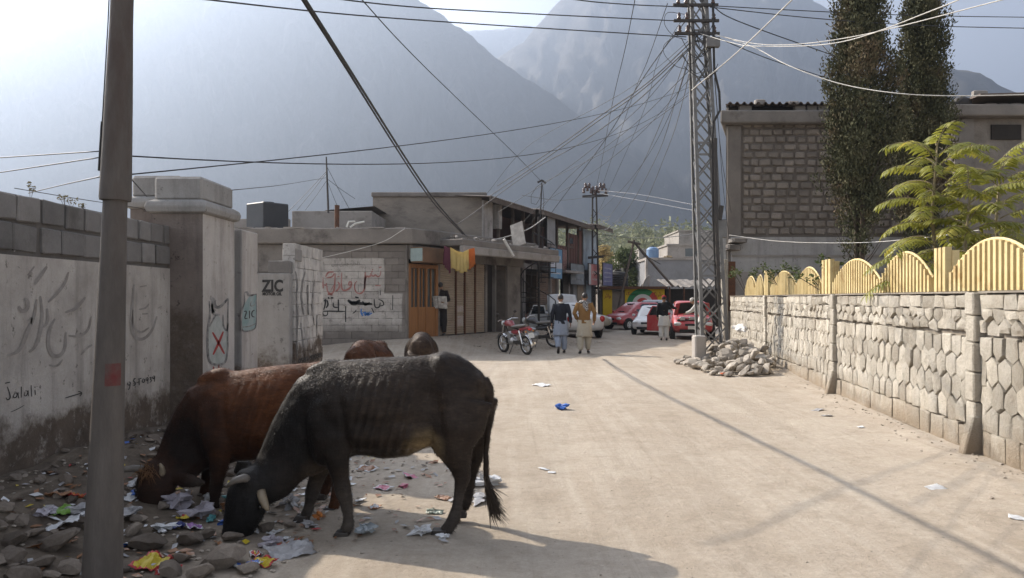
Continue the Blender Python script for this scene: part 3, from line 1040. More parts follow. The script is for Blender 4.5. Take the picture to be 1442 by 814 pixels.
# wooden door bay: frame, kick panels, glazed leaves
dr = MB()
for s0, s1 in ((.10, .20), (.56, .62), (.96, 1.04), (1.50, 1.62)):
    sbox(dr, s0, s1, -.08, .05, ZF, 2.62)
sbox(dr, .10, 1.62, -.08, .052, 2.52, 2.64)
sbox(dr, .20, 1.50, -.07, .03, ZF, ZF + .04)
D_ = dr.build('door', M_DOORWOOD, SF, world=True, bevel=.008)
D_.location = -SF.location
def dpart(name, mat, s0, s1, n0, n1, z0, z1):
    q = MB()
    sbox(q, s0, s1, n0, n1, z0, z1)
    o = q.build(name, mat, None)
    o.parent = D_
    return o
for s0, s1 in ((.20, .56), (.62, .96), (1.04, 1.5)):
    dpart('kick_panel', M_DOORWOOD, s0, s1, -.05, .02, ZF + .04, ZF + .95)
    dpart('glass', M_GLASSD, s0, s1, -.03, -.015, ZF + .95, 2.5)
    dpart('glazing_bar', M_DOORWOOD, (s0 + s1) / 2 - .02, (s0 + s1) / 2 + .02, -.05, .02, ZF + .95, 2.5)
m = MB()
sbox(m, .0, 1.75, .17, .62, 2.66, 3.12)
m.build('sign_box', pmat('brown sign box', (.17, .10, .06), (.11, .07, .045), 2), SF, world=True, bevel=.02)
m = MB()
sbox(m, -.02, .0, .18, .60, 2.70, 3.08)
m.build('sign_face', pmat('pale green sign', (.30, .36, .34), (.22, .27, .26), 4), SF, world=True)
# rolling shutters: each slat band is a step in the sheet
def shutter(s0, s1, z0, z1, mat):
    q = MB()
    n = int((z1 - z0) / .075)
    prof = []
    for i in range(n):
        z = z0 + (z1 - z0) * i / n
        hgt = (z1 - z0) / n
        prof += [(0, z), (.022, z + hgt * .25), (.022, z + hgt * .75), (0, z + hgt * .98)]
    ring = [[sp(s, -.05 + a, z) for a, z in prof] for s in (s0, s1)]
    nn = len(prof)
    q.add(ring[0] + ring[1], [(i, i + 1, nn + i + 1, nn + i) for i in range(nn - 1)])
    o = q.build('shutter', mat, SF, world=True, fix=False)
    b = MB()
    sbox(b, s0, s1, -.06, -.01, z0 - .05, z0 + .03)
    k = b.build('bottom_bar', M_DARKMET, None)
    k.parent = o
for s0, s1 in ((1.76, 2.68), (2.74, 3.22), (3.28, 3.88), (3.94, 4.55)):
    shutter(s0, s1, ZF + .02, 2.78, M_SHUT)
m = MB()
for s0 in (2.68, 3.22, 3.88):
    sbox(m, s0, s0 + .06, -.08, .02, ZF, 2.78)
m.build('shutter_rail', M_RUST, SF, world=True)
m = MB()
for (s_, z_, w_, h_) in ((2.1, 1.5, .4, .22), (3.0, 1.25, .38, .2), (2.1, .95, .3, .3), (3.0, .85, .36, .35)):
    sbox(m, s_ - w_ / 2, s_ + w_ / 2, -.027, -.024, z_ - h_ / 2, z_ + h_ / 2)
m.build('pasted_notice', pmat('torn paper notice', (.45, .42, .38), (.36, .25, .2), 22, bump=.1), SF, world=True)
# open dark doorway and metal leaf
m = MB()
sbox(m, 4.68, 5.2, -.12, -.10, ZF, 2.76)
m.build('doorway', M_DARKIN, SF, world=True)  # dark sheet across the opening, its shade painted in
m = MB()
sbox(m, 5.3, 5.36, -.3, .4, ZF, 2.6)
m.build('open_door_leaf', pmat('weathered grey door', (.16, .13, .11), (.1, .085, .07), 4, bump=.4), SF, world=True)
m = MB()
sbox(m, 5.36, 6.1, -.1, -.06, ZF, 2.76)
m.build('doorway', pmat('brown plank door', (.10, .075, .055), (.065, .05, .04), 5, bump=.4, stretch=(5, 5, .5)), SF, world=True)
# projecting ledge over the shutters
m = MB()
sbox(m, 1.2, SL + .8, .10, 1.25, 3.2, 3.42)
m.build('ledge', M_CONC, SF, world=True, bevel=.03)
m = MB()
sbox(m, 1.2, SL + .8, 1.10, 1.28, 2.95, 3.215)
m.build('ledge_edge', M_CONC_L, SF, world=True, bevel=.03)

# ---- rubble left on the ledge, stacked panels
rk_l = [rock_mesh(40 + i, 1) for i in range(4)]
for q in rk_l: q.materials.append(M_CONC_L)
lr = thing('ledge_rubble', 'broken concrete lumps lying along the ledge over the shutters', 'rubble', sp(4.5, .7, 3.42))
rg = random.Random(3)
for i in range(26):
    q = bpy.data.objects.new('stone', rg.choice(rk_l))
    COL.objects.link(q)
    q.parent = lr
    s_ = rg.uniform(.12, .34)
    q.location = sp(rg.uniform(1.5, SL + .6), rg.uniform(.2, 1.1), 3.42 + s_ * .25) - lr.location
    q.scale = (s_, s_ * .8, s_ * .8)
    q.rotation_euler = (rg.uniform(-.4, .4), rg.uniform(-.4, .4), rg.uniform(0, 6))
m = MB()
m.beam(sp(5.25, 1.0, 3.44), sp(5.45, .75, 4.25), .5, .05, (SHOP_T.x, SHOP_T.y, 0))
tag(m.build('leaning_board', pmat('pale flaked board', (.40, .37, .33), (.24, .22, .2), 4), None), 'pale flaked board leaning up on the ledge beside the rubble', 'board')
m = MB()
m.path([sp(3.6, 1.3, 3.55), sp(3.9, 1.5, 3.0)], .045, 10)
tag(m.build('drain_pipe', pmat('white plastic pipe', (.62, .6, .56), (.5, .47, .43), 9, .5), None, smooth=True, auto=40), 'short white pipe stub sticking out of the ledge over the shutters', 'pipe')

# ---- washing on a line along the ledge
def cloth(name, mat, pts, drop, label, fold=.03, seed=0):
    """pts: the line the cloth hangs from; drop: length at each point"""
    n = 24
    k = 12
    m = MB()
    for i in range(n + 1):
        u = i / n * (len(pts) - 1)
        a = min(int(u), len(pts) - 2)
        p = Vector(pts[a]).lerp(Vector(pts[a + 1]), u - a)
        dl = drop[a] + (drop[a + 1] - drop[a]) * (u - a)
        for j in range(k + 1):
            w = j / k
            o = fold * w ** .6 * (sin(i * 1.25 + seed) + .5 * sin(i * 2.6 + seed * 2 + w * 2))
            m.v.append(tuple(p + Vector((SHOP_N.x * o, SHOP_N.y * o, -dl * w * (1 + .04 * sin(i * .9 + seed))))))
    m.f = [(i * (k + 1) + j, i * (k + 1) + j + 1, (i + 1) * (k + 1) + j + 1, (i + 1) * (k + 1) + j) for i in range(n) for j in range(k)]
    o = m.build(name, mat, None, smooth=True, fix=False)
    sm = o.modifiers.new('thick', 'SOLIDIFY')
    sm.thickness = .006
    return tag(o, label, 'cloth', 'washing on the line')
def hl_(px, py, d=23.2):
    return P(px, py, d)
cloth('hanging_cloth', leafmat('maroon cloth', (.11, .035, .05), (.15, .05, .07), 4, .3), [hl_(625, 346), hl_(634, 349)], [.55, .75], 'maroon cloth hanging at the left end of the washing line', .04, 1)
cloth('hanging_cloth', leafmat('yellow cloth', (.50, .38, .14), (.60, .47, .2), 3, .4), [hl_(634, 348), hl_(645, 354), hl_(652, 355), hl_(660, 351)], [.62, .58, .62, .6], 'pale yellow cloth hanging in the middle of the washing line', .04, 2)
cloth('hanging_cloth', leafmat('orange cloth', (.50, .15, .04), (.58, .2, .06), 4, .4), [hl_(660, 351, 23.3), hl_(668, 349, 23.3)], [.62, .5], 'orange cloth hanging at the right end of the washing line', .04, 4)

# ---- things on the flat roofs
RB = thing('roof_room', 'plain grey room standing on the flat roof behind the rusty pipe', 'roof room', (-6.5, 28, 3.6))
m = MB()
m.box(X(411, 28), 28, 3.4, X(524, 28), 31, Z(297, 28))
m.build('wall', M_CONC_L, RB, world=True, bevel=.02)
m = MB()
m.add([(X(455, 28), 28.2, Z(296, 28) + .02), (X(526, 28), 28.2, Z(290, 28) + .02), (X(526, 28), 31, Z(288, 28)), (X(455, 28), 31, Z(294, 28))] , [(0, 1, 2, 3)])
m.build('tin_roof', M_TIN, RB, world=True)
RB2 = thing('parapet_wall', 'low cement parapet on the flat roof beside the black tank', 'parapet', (-8.5, 27.5, 3.6))
m = MB()
m.box(X(326, 27.6), 27.6, 3.4, X(411, 27.6) - .1, 27.8, Z(308, 27.6))
m.build('wall', M_CONC_L, RB2, world=True, bevel=.02)
m = MB()
d = 25.5
m.box(X(346, d), d, 3.66, X(398, d) - .12, d + 1.15, Z(283, d))
TK = thing('water_tank', 'square black water tank on the flat roof behind the gate pier', 'water tank', (X(370, d), d + .5, 3.66), .0)
m = MB()
m.obox((0, 0, .5), (1.0, 1.0, 1.0))
tk = m.build('tank_shell', pmat('black tank plastic', (.038, .038, .04), (.055, .053, .052), 2, .55, .3, bump=.1), TK, bevel=.03)
m = MB()
m.path([(0, 0, 1.0), (0, 0, 1.05)], .22, 14)
m.build('lid', M_BLACKP, TK)
m = MB()
m.box(-.55, -.55, -.02, .55, .55, .0)
m.build('base_slab', M_CONC, TK)
TK.rotation_euler = (0, 0, radians(-38))
TK.scale = (.98, .98, 1.08)
m = MB()
m.path([P(474.5, 322, 25), P(474.5, 300, 25), P(474.8, 289, 25)], [.075, .075, .08], 10)
tag(m.build('stove_pipe', M_RUST, None, smooth=True, auto=40), 'rusty brown stove pipe rising from the flat roof edge', 'pipe')
ms = thing('roof_mast', 'thin dark mast held by guy wires on the flat roof', 'mast', P(462, 298, 27.5))
m = MB()
m.path([P(462.5, 300, 27.5), P(461, 260, 27.5), P(459.5, 221, 27.5)], [.04, .035, .025], 7)
m.build('pole', M_DARKMET, ms, world=True)
m = MB()
for a, b in (((461, 240), (404, 300)), ((461, 242), (418, 296)), ((461, 236), (493, 296)), ((461, 252), (500, 280)), ((461, 253), (430, 296)), ((461, 255), (475, 290))):
    m.path([P(a[0], a[1], 27.5), P((a[0] + b[0]) / 2, (a[1] + b[1]) / 2 + 1, 27.7), P(b[0], b[1], 27.9)], .008, 4)
m.build('guy_wire', M_DARKMET, ms, world=True)
m = MB()
m.path([P(488, 320, 24.5), P(491, 312, 24.5), P(500, 312, 24.5)], .03, 6)
m.path([P(493, 320, 24.5), P(500, 315, 24.5), P(513, 312, 24.5)], .03, 6)
tag(m.build('white_bracket', flat('chalky white metal', (.6, .58, .52)), None), 'bent white metal bracket lying on the slab by the stove pipe', 'bracket')
# ================================================================== TWO STOREY SHOP HOUSE AND UPPER BLOCK
def fp(s, n, z):
    q = FAC_D + FAC_T * s + FAC_N * n
    return Vector((q.x, q.y, z))
FROT = Matrix(((FAC_T.x, -FAC_N.x, 0), (FAC_T.y, -FAC_N.y, 0), (0, 0, 1)))
FL = (FAC_C - FAC_D).length
def fbox(m, s0, s1, n0, n1, z0, z1):
    return m.obox(fp((s0 + s1) / 2, (n0 + n1) / 2, (z0 + z1) / 2), (abs(s1 - s0), abs(n1 - n0), z1 - z0), FROT)
def fs(px):
    """distance along the facade seen at photo column px"""
    k = (px - 721) / F
    return (31 * k + 1.15) / (FAC_T.x - k * FAC_T.y)
def fz(py, s):
    return Z(py, FAC_D.y + FAC_T.y * s)
TH = thing('shop_house', 'two storey shop house with an open wooden gallery under a brown tin roof', 'building', fp(FL / 2, -2, 0))
M_BEIGEBLK = pmat('beige block wall', (.27, .235, .195), (.21, .18, .15), 1.3, bscale=14, bump=.5, grime=(.15, .125, .105), stretch=(1, 1, 2.5))
M_PLUM = pmat('plum brown boards', (.135, .062, .048), (.09, .045, .036), 2.2, .7, bscale=16, bump=.3, stretch=(5, 5, .4))
M_WOOD_G = pmat('grey weathered timber', (.15, .12, .095), (.09, .07, .056), 3, bscale=20, bump=.4)
M_PALEBLUE = pmat('pale blue wash', (.36, .41, .45), (.28, .33, .37), 1.5, bump=.2, grime=(.24, .25, .26))
m = MB()
m.box(X(525, 31), 31, 3.3, -1.2, 31.22, 5.62)
m.build('end_wall', M_BEIGEBLK, TH, world=True)
m = MB()
m.box(X(525, 31) - .05, 30.9, 5.62, -1.0, 31.3, 5.80)
m.build('wall_coping', M_CONC, TH, world=True, bevel=.03)
m = MB()
fbox(m, 0, FL, -3.4, -3.2, -.3, 5.86)
m.build('gallery_back_wall', pmat('dim brown boards', (.085, .062, .05), (.055, .042, .035), 2, stretch=(4, 4, .4)), TH, world=True)
m = MB()
fbox(m, 1.5, FL, -3.2, .05, 2.95, 3.18)
m.build('gallery_floor', M_CONC, TH, world=True)
M_TIN2 = pmat('dull tin roof', (.14, .115, .10), (.10, .082, .07), 1.5, .75, .3, .1, bscale=20, bump=.2)
def roof_piece(s0, s1, z0, z1, over, back=4.2):
    q = MB()
    n = int((s1 - s0) / .11)
    prof = []
    for i in range(n + 1):
        s = s0 + (s1 - s0) * i / n
        prof.append((s, .018 * (1 if i % 2 else -1)))
    a = [fp(s, over, z0 + dz) for s, dz in prof]
    b = [fp(s, -back, z1 + dz) for s, dz in prof]
    k = len(a)
    q.add(a + b, [(i, i + 1, k + i + 1, k + i) for i in range(k - 1)])
    o = q.build('roof', M_TIN2, TH, world=True, fix=False)
    sm = o.modifiers.new('thick', 'SOLIDIFY')
    sm.thickness = .02
    e = MB()
    fbox(e, s0, s1, over - .06, over - .02, z0 - .22, z0 - .03)
    f = e.build('fascia_board', M_WOOD_G, TH, world=True)
    return o
roof_piece(-.5, 4.7, 5.58, 5.95, .55)
roof_piece(4.7, 14.0, 5.62, 6.0, .75)
roof_piece(14.0, FL + .5, 5.75, 6.05, .9)
m = MB()
fbox(m, 6.4, FL - .4, -2.9, -2.8, 3.18, 5.82)
m.build('room_front', M_PLUM, TH, world=True)
# white plastered piers of the near end
for s0, s1, n0, n1, z0, z1 in ((.0, .95, -.35, .02, 3.2, 5.5), (1.6, 1.95, -.3, .02, 4.5, 5.5)):
    m = MB()
    fbox(m, s0, s1, n0, n1, z0, z1)
    m.build('pier', plaster('patchy white pier', (.42, .39, .36), (.24, .22, .2), 0, scale=2.5), TH, world=True)
for s_ in (1.75, 3.4, 4.7, 6.1, 7.9, 9.6, 11.4, 13.4, 14.2):
    m = MB()
    fbox(m, s_ - .06, s_ + .06, -.12, 0, 3.18, 5.6)
    m.build('gallery_post', M_WOOD_G, TH, world=True)
# gallery parapets and boards
for s0, s1, z0, z1, mm in ((8.0, 9.6, 3.18, 4.05, M_PLUM), (9.6, 11.3, 3.18, 4.35, M_PLUM), (11.3, 13.4, 3.18, 5.1, M_PLUM), (13.4, 14.2, 3.18, 5.4, pmat('rust red boards', (.20, .10, .075), (.15, .075, .06), 3))):
    n = max(1, int((s1 - s0) / .21))
    for i in range(n):
        q = MB()
        a, b = s0 + (s1 - s0) * i / n, s0 + (s1 - s0) * (i + 1) / n
        fbox(q, a + .008, b - .008, -.10 + .012 * (i % 2), -.06 + .012 * (i % 2), z0, z1)
        q.build('board', mm, TH, world=True)
m = MB()
fbox(m, 11.3, 12.4, -.08, -.02, 4.3, 4.42)
m.build('rail', M_WOOD_G, TH, world=True)
m = MB()
fbox(m, 11.8, 12.4, -.055, -.045, 4.55, 4.85)
m.build('window', M_GLASSD, TH, world=True)
m = MB()
fbox(m, 14.2, FL, -.3, .06, 3.2, 5.55)
m.build('end_panel', M_PALEBLUE, TH, world=True, bevel=.02)
# ground floor: walls, shutters, dark sheets painted as shaded openings
def gf(s0, s1, mat, name, n0=-.25, n1=-.05, z0=-.3, z1=2.95):
    q = MB()
    fbox(q, s0, s1, n0, n1, z0, z1)
    return q.build(name, mat, TH, world=True)
gf(1.5, 4.6, M_DARKIN, 'doorway', -1.2, -1.1)
gf(4.6, 5.0, M_CONC, 'pier')
gf(5.0, 6.6, M_DARKIN, 'doorway', -.8, -.7)
M_BRICKY = pmat('tan brick shutter', (.27, .2, .15), (.21, .155, .12), 2, bscale=12, bump=.4, stretch=(1, 1, 3))
for s0, s1 in ((6.6, 8.3), (8.45, 9.4)):
    q = MB()
    prof = []
    for i in range(30):
        z = .05 + 2.85 * i / 30
        prof += [(0, z), (.03, z + .03), (.03, z + .07), (0, z + .092)]
    ring = [[fp(s, -.1 + a, z) for a, z in prof] for s in (s0, s1)]
    nn = len(prof)
    q.add(ring[0] + ring[1], [(i, i + 1, nn + i + 1, nn + i) for i in range(nn - 1)])
    q.build('shutter', M_BRICKY, TH, world=True, fix=False)
gf(8.3, 8.45, M_CONC_L, 'pier', -.25, .05)
gf(9.4, 9.6, M_CONC_L, 'pier', -.25, .06)
gf(9.6, 11.3, M_DARKIN, 'doorway', -.8, -.7)
gf(10.3, 10.42, M_WOOD_G, 'door_post', -.5, -.3)
gf(11.3, 11.55, M_CONC_L, 'pier', -.25, .06)
gf(11.55, 12.5, M_DARKIN, 'doorway', -.5, -.4)
gf(12.5, FL, pmat('grey plaster front', (.26, .245, .235), (.2, .19, .18), 2), 'wall')
gf(13.2, 14.4, M_SHUT, 'shutter', -.045, -.02, .05, 2.6)
gf(15.0, 16.4, M_PALEBLUE, 'shutter', -.045, -.02, .05, 2.6)
m = MB()
m.prism([(FAC_D.x, FAC_D.y), tuple(fp(1.5, 0, 0))[:2], tuple(fp(1.5, -3.3, 0))[:2], (-5.5, 31.1)], lambda u, v, k: (u, v, 3.25 if k else -.3))
m.build('ground_floor', M_CONC, TH, world=True)
m = MB()
fbox(m, 8.4, 11.6, .05, .8, 2.88, 3.0)
m.build('ledge', M_CONC_L, TH, world=True)
# metal sheets, banner and boards on the front
def fthing(name, label, cat, s0, s1, n, z0, z1, mat, th=.04):
    o = thing(name, label, cat, fp((s0 + s1) / 2, n, z0))
    q = MB()
    fbox(q, s0, s1, n - th / 2, n + th / 2, z0, z1)
    f = q.build('panel', mat, o, world=True)
    q = MB()
    for a, b, c_, d_ in ((s0 - .03, s0, z0, z1), (s1, s1 + .03, z0, z1), (s0 - .03, s1 + .03, z0 - .03, z0), (s0 - .03, s1 + .03, z1, z1 + .03)):
        fbox(q, a, b, n - th / 2 - .01, n + th / 2 + .015, c_, d_)
    q.build('edge_frame', M_DARKMET, o, world=True)
    return o
fthing('metal_sheet', 'tall bare grey metal sheet hung at the head of the spiral stair', 'metal sheet', 6.35, 7.6, .5, 4.2, 5.45, pmat('bare grey sheet', (.30, .29, .285), (.22, .215, .21), 2, .5, .4, .3))
def sign_rows(o, s0, s1, n, rows, mat, th=.012):
    q = MB()
    rg = random.Random(int(s0 * 10))
    for z0, z1 in rows:
        s = s0
        while s < s1:
            w = rg.uniform(.06, .22)
            fbox(q, s, min(s1, s + w), n, n + th, z0 + rg.uniform(0, .3) * (z1 - z0), z1 - rg.uniform(0, .3) * (z1 - z0))
            s += w + rg.uniform(.03, .09)
    x = q.build('sign_print', mat, o, world=True)
    x['kind'] = 'stuff'
    return x
M_WHITEPR = flat('white print', (.55, .55, .55))
o = fthing('banner', 'blue and white printed banner behind the rails of the spiral stair', 'banner', 6.0, 7.9, .75, 2.55, 3.95, pmat('blue banner', (.12, .26, .42), (.26, .38, .48), .9))
sign_rows(o, 6.2, 7.6, .772, ((3.45, 3.65), (2.75, 2.85)), M_WHITEPR)
q = MB(); fbox(q, 6.03, 7.87, .772, .776, 3.02, 3.3); q.build('white_band', pmat('white band', (.5, .52, .55), (.42, .44, .47), 3), o, world=True)
o = fthing('shop_sign', 'faded grey shop sign board, the first of three under the gallery', 'shop sign', fs(794), fs(813.5), .35, 2.35, 3.42, pmat('faded grey sign', (.23, .245, .25), (.17, .18, .185), 1.6))
sign_rows(o, fs(796), fs(811), .372, ((2.95, 3.15), (2.55, 2.7)), pmat('washed out print', (.3, .31, .31), (.25, .26, .26), 5))
o = fthing('shop_sign', 'faded red and white shop sign board in the middle of the row of three', 'shop sign', fs(815), fs(830.5), .55, 2.35, 3.52, pmat('faded red sign', (.36, .11, .10), (.42, .2, .18), 1.2))
q = MB(); fbox(q, fs(815) + .02, fs(818.5), .572, .576, 2.37, 3.5); q.build('white_band', pmat('white band b', (.45, .44, .42), (.38, .36, .34), 4), o, world=True)
sign_rows(o, fs(820), fs(829), .572, ((2.95, 3.15), (2.6, 2.75)), pmat('pink print', (.5, .36, .33), (.4, .28, .26), 5))
o = fthing('shop_sign', 'blue violet shop sign board, last of the three at the far end', 'shop sign', fs(831), fs(845), .75, 2.35, 3.65, pmat('violet sign', (.13, .13, .22), (.18, .17, .26), 1.3))
sign_rows(o, fs(833), fs(843), .772, ((3.3, 3.42), (3.05, 3.15), (2.8, 2.9), (2.55, 2.65)), pmat('lilac print', (.34, .33, .4), (.28, .27, .33), 5))
# cloths thrown over the gallery rail
SHOP_N_keep = SHOP_N.copy()
SHOP_N = FAC_N
cloth('hanging_cloth', leafmat('grey washed cloth', (.28, .24, .22), (.36, .32, .3), 4, .2), [fp(7.7, .05, 4.75), fp(9.0, .05, 4.6)], [.7, .95], 'pale grey cloth over the gallery rail by the metal sheet', .06, 6)
cloth('hanging_cloth', leafmat('red patterned cloth', (.2, .08, .07), (.36, .25, .22), 14, .2), [fp(9.4, .05, 4.2), fp(11.0, .05, 4.15)], [1.1, 1.3], 'red patterned cloth hanging down over the gallery boards', .06, 8)
SHOP_N = SHOP_N_keep

# ---- spiral stair in the street before it
SS = thing('spiral_stair', 'dark iron spiral stair climbing to the gallery beside the blue banner', 'staircase', (1.08, 31.6, 0))
m = MB()
m.path([(0, 0, 0), (0, 0, 4.9)], .05, 10)
m.build('centre_pole', M_DARKMET, SS)
rad = .72
nst = 17
rail = []
for i in range(nst):
    a0 = radians(-60 + i * 32)
    z = .22 + i * .2
    q = MB()
    pts = [(.05 * cos(a0), .05 * sin(a0)), (rad * cos(a0), rad * sin(a0)), (rad * cos(a0 + .56), rad * sin(a0 + .56)), (.05 * cos(a0 + .56), .05 * sin(a0 + .56))]
    q.prism(pts, lambda u, v, k: (u, v, z + (.03 if k else 0)))
    q.build('tread', M_DARKMET, SS)
    q = MB()
    a = a0 + .28
    q.path([(rad * cos(a), rad * sin(a), z), (rad * cos(a), rad * sin(a), z + .9)], .014, 5)
    q.build('baluster', M_DARKMET, SS)
    rail.append((rad * cos(a), rad * sin(a), z + .9))
q = MB()
q.path(rail, .022, 6)
q.build('handrail', M_DARKMET, SS, smooth=True)

# ---- stub pole on the roof where the service wires loop
SP_ = thing('roof_pole', 'short dark roof pole with looped service wires above the shop house', 'roof pole', P(763, 320, 34))
m = MB()
m.path([P(760, 330, 34), P(763, 257, 34)], .03, 6)
m.build('pole', M_DARKMET, SP_, world=True)
m = MB()
m.path([P(757, 257, 34), P(763, 254, 34), P(769, 258, 34)], .05, 6)
m.build('insulator', M_DARKMET, SP_, world=True)
m = MB()
m.path([P(763, 258, 34), P(755, 264, 34), P(748, 275, 34), P(748, 286, 34), P(755, 288, 34), P(760, 280, 34), P(763, 262, 34)], .012, 5)
m.path([P(764, 260, 34), P(766, 285, 34), P(764, 310, 33), P(762, 330, 33)], .012, 5)
m.build('wire_loop', M_DARKMET, SP_, world=True, smooth=True)

# ================================================================== FAR END OF THE STREET
YB = thing('painted_wall', 'yellow painted shop wall with a red white and green arc emblem', 'wall', (7, 46, 0))
d = 46
M_YEL = pmat('yellow shop paint', (.70, .46, .04), (.60, .39, .035), 1.2, bump=.1)
m = MB()
m.box(X(849, d), d, -.4, X(862, d), d + .2, Z(408, d))
m.build('wall', M_YEL, YB, world=True)
m = MB()
m.box(X(880, d), d, -.4, X(936, d), d + .2, Z(407, d))
m.build('wall', M_YEL, YB, world=True)
m = MB()
m.box(X(862, d) + .002, d + .05, -.4, X(880, d) - .002, d + .2, Z(411, d))
m.build('door', pmat('drab door', (.27, .22, .18), (.2, .165, .14), 2), YB, world=True)
ec = Vector((X(905, d), d - .006, Z(429, d)))
def arc(r0, r1, a0, a1, mat, name, dy):
    q = MB()
    n = 22
    A = [ec + Vector((r0 * cos(a0 + (a1 - a0) * i / n), dy, r0 * sin(a0 + (a1 - a0) * i / n))) for i in range(n + 1)]
    B = [ec + Vector((r1 * cos(a0 + (a1 - a0) * i / n), dy, r1 * sin(a0 + (a1 - a0) * i / n))) for i in range(n + 1)]
    q.add(A + B, [(i, i + 1, n + 2 + i, n + 1 + i) for i in range(n)])
    return q.build(name, mat, YB, world=True, fix=False)
arc(.62, .95, .9, pi, flat('emblem green', (.03, .2, .07)), 'emblem_green', 0)
arc(.62, .95, .3, .9, flat('emblem red', (.5, .06, .04)), 'emblem_red', 0)
arc(0.01, .62, 0, pi, flat('emblem white', (.6, .58, .54)), 'emblem_white', 0)
arc(.2, .4, .4, 2.6, flat('emblem red b', (.5, .06, .04)), 'emblem_red', -.004)
lettering(urdu('پینٹنگ'), 'sign_lettering', M_REDP, YB, (X(889, d), d, Z(414, d)), (1, 0, 0), (0, 0, 1), .6, .26, .01)
lettering(urdu('وائرنگ'), 'sign_lettering', M_REDP, YB, (X(926, d), d, Z(415, d)), (1, 0, 0), (0, 0, 1), .65, .34, .01)
lettering(urdu('وائر'), 'sign_lettering', M_REDP, YB, (X(855.5, d), d, Z(417, d)), (1, 0, 0), (0, 0, 1), .38, .3, .01)
m = MB()
m.box(X(840, d), d - .5, Z(407, d), X(938, d), d + 3, Z(403.5, d))
m.build('roof', M_RUST, YB, world=True)
m = MB()
m.box(X(845, d), d + .22, -.4, X(937, d), d + 3, Z(408, d))
m.build('body', M_CONC, YB, world=True)
# sheds with sagging tin and tarpaulin to the right of it
SHD = thing('tin_shed', 'dark roadside shed with sagging tin and tarpaulin roof', 'shed', (9.5, 45, 0))
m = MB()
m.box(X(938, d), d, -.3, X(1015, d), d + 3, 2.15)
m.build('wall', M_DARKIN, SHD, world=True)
q = MB()
n = 26
pr = [(X(936, d) + (X(1016, d) - X(936, d)) * i / n, .16 * gnoise(i, 3, .9) + .05 * (i % 2)) for i in range(n + 1)]
a = [Vector((x, d - .7, 2.25 + dz)) for x, dz in pr]
b = [Vector((x, d + 2.6, 2.75 + dz * .6)) for x, dz in pr]
q.add(a + b, [(i, i + 1, n + 2 + i, n + 1 + i) for i in range(n)])
o = q.build('roof', pmat('dusty tarpaulin', (.22, .2, .18), (.12, .105, .095), 1.5), SHD, world=True, fix=False)
o.modifiers.new('t', 'SOLIDIFY').thickness = .03
for px in (940, 960, 985):
    q = MB()
    q.path([(X(px, d), d - .6, 0), (X(px, d), d - .6, 2.25)], .05, 6)
    q.build('post', M_RUST, SHD, world=True)
# ribbed black tank on that roof, tilted dish
BT = thing('water_tank', 'ribbed round black water tank on the roof behind the yellow wall', 'water tank', (X(870, 48.5), 48.5, 2.3))
m = MB()
pts, rr = [], []
for i in range(21):
    z = .95 * i / 20
    pts.append((0, 0, z))
    rr.append(.62 * (1 - .35 * max(0, (z - .7) / .25) ** 2) + (.035 if i % 3 == 1 else 0))
m.path(pts, rr, 18)
m.build('tank_shell', M_BLACKP, BT, smooth=True, auto=35)
m = MB(); m.path([(0, 0, .95), (0, 0, 1.08)], .2, 12); m.build('lid', M_BLACKP, BT)
DS = thing('satellite_dish', 'tilted pale satellite dish on the roof by the ribbed tank', 'satellite dish', P(901, 405, 47))
m = MB()
rings = [[Vector((r_ * cos(a), -.5 * r_ * r_, r_ * sin(a))) for a in [2 * pi * k / 16 for k in range(16)]] for r_ in (.02, .2, .4, .55)]
m.rings(rings, cap=False)
o = m.build('dish', pmat('pale dish', (.45, .43, .4), (.36, .34, .31), 3), DS, smooth=True)
o.modifiers.new('t', 'SOLIDIFY').thickness = .02
o.rotation_euler = (radians(20), 0, radians(62))
o.location = (.25, 0, .3)
m = MB(); m.path([(0, 0, -.3), (.15, 0, .2)], .04, 6); m.build('stand', M_DARKMET, DS)
# A-frame of leaning poles
AF = thing('leaning_poles', 'A shaped frame of two leaning timber poles above the parked red hatchback', 'pole frame', P(890, 440, 43))
for a, b in (((893, 338), (868, 445)), ((892, 340), (948, 404))):
    q = MB()
    q.path([P(a[0], a[1], 43.5), P(b[0], b[1], 43)], .065, 8)
    q.build('pole', M_WOOD_G, AF, world=True)
q = MB(); q.beam(P(884, 340, 43.4), P(902, 344, 43.4), .08, .12); q.build('crosspiece', M_WOOD_G, AF, world=True)
q = MB(); q.path([P(893, 340, 43.3), P(905, 358, 43.3), P(930, 372, 43.3)], .02, 5); q.build('slack_wire', M_DARKMET, AF, world=True)

# concrete house row beyond
def house(name, label, px0, px1, pytop, d, depth, mat, wins=(), roofs=None, z0=-.4):
    o = thing(name, label, 'building', (X((px0 + px1) / 2, d), d + depth / 2, 0))
    q = MB()
    q.box(X(px0, d), d, z0, X(px1, d), d + depth, Z(pytop, d))
    q.build('wall', mat, o, world=True)
    q = MB()
    q.box(X(px0, d) - .12, d - .12, Z(pytop, d), X(px1, d) + .12, d + depth + .1, Z(pytop, d) + .18)
    q.build('parapet', M_CONC_L, o, world=True)
    for (a, b, c_, e) in wins:
        q = MB()
        q.box(X(a, d), d - .02, Z(e, d), X(b, d), d + .1, Z(c_, d))
        w_ = q.build('window', M_GLASSD, o, world=True)
        q = MB()
        q.box(X(a, d) - .1, d - .12, Z(e, d) - .1, X(b, d) + .1, d - .01, Z(e, d))
        k = q.build('sill', M_CONC_L, None)
        k.parent = w_
    return o
M_GREYW = pmat('blue grey plaster', (.22, .22, .225), (.185, .183, .185), 1, bump=.2, grime=(.15, .148, .148), gscale=.5)
GH = house('house', 'plain blue grey plastered house with a flat roof and pale corner post', 912, 1012, 366, 62, 8, M_GREYW)
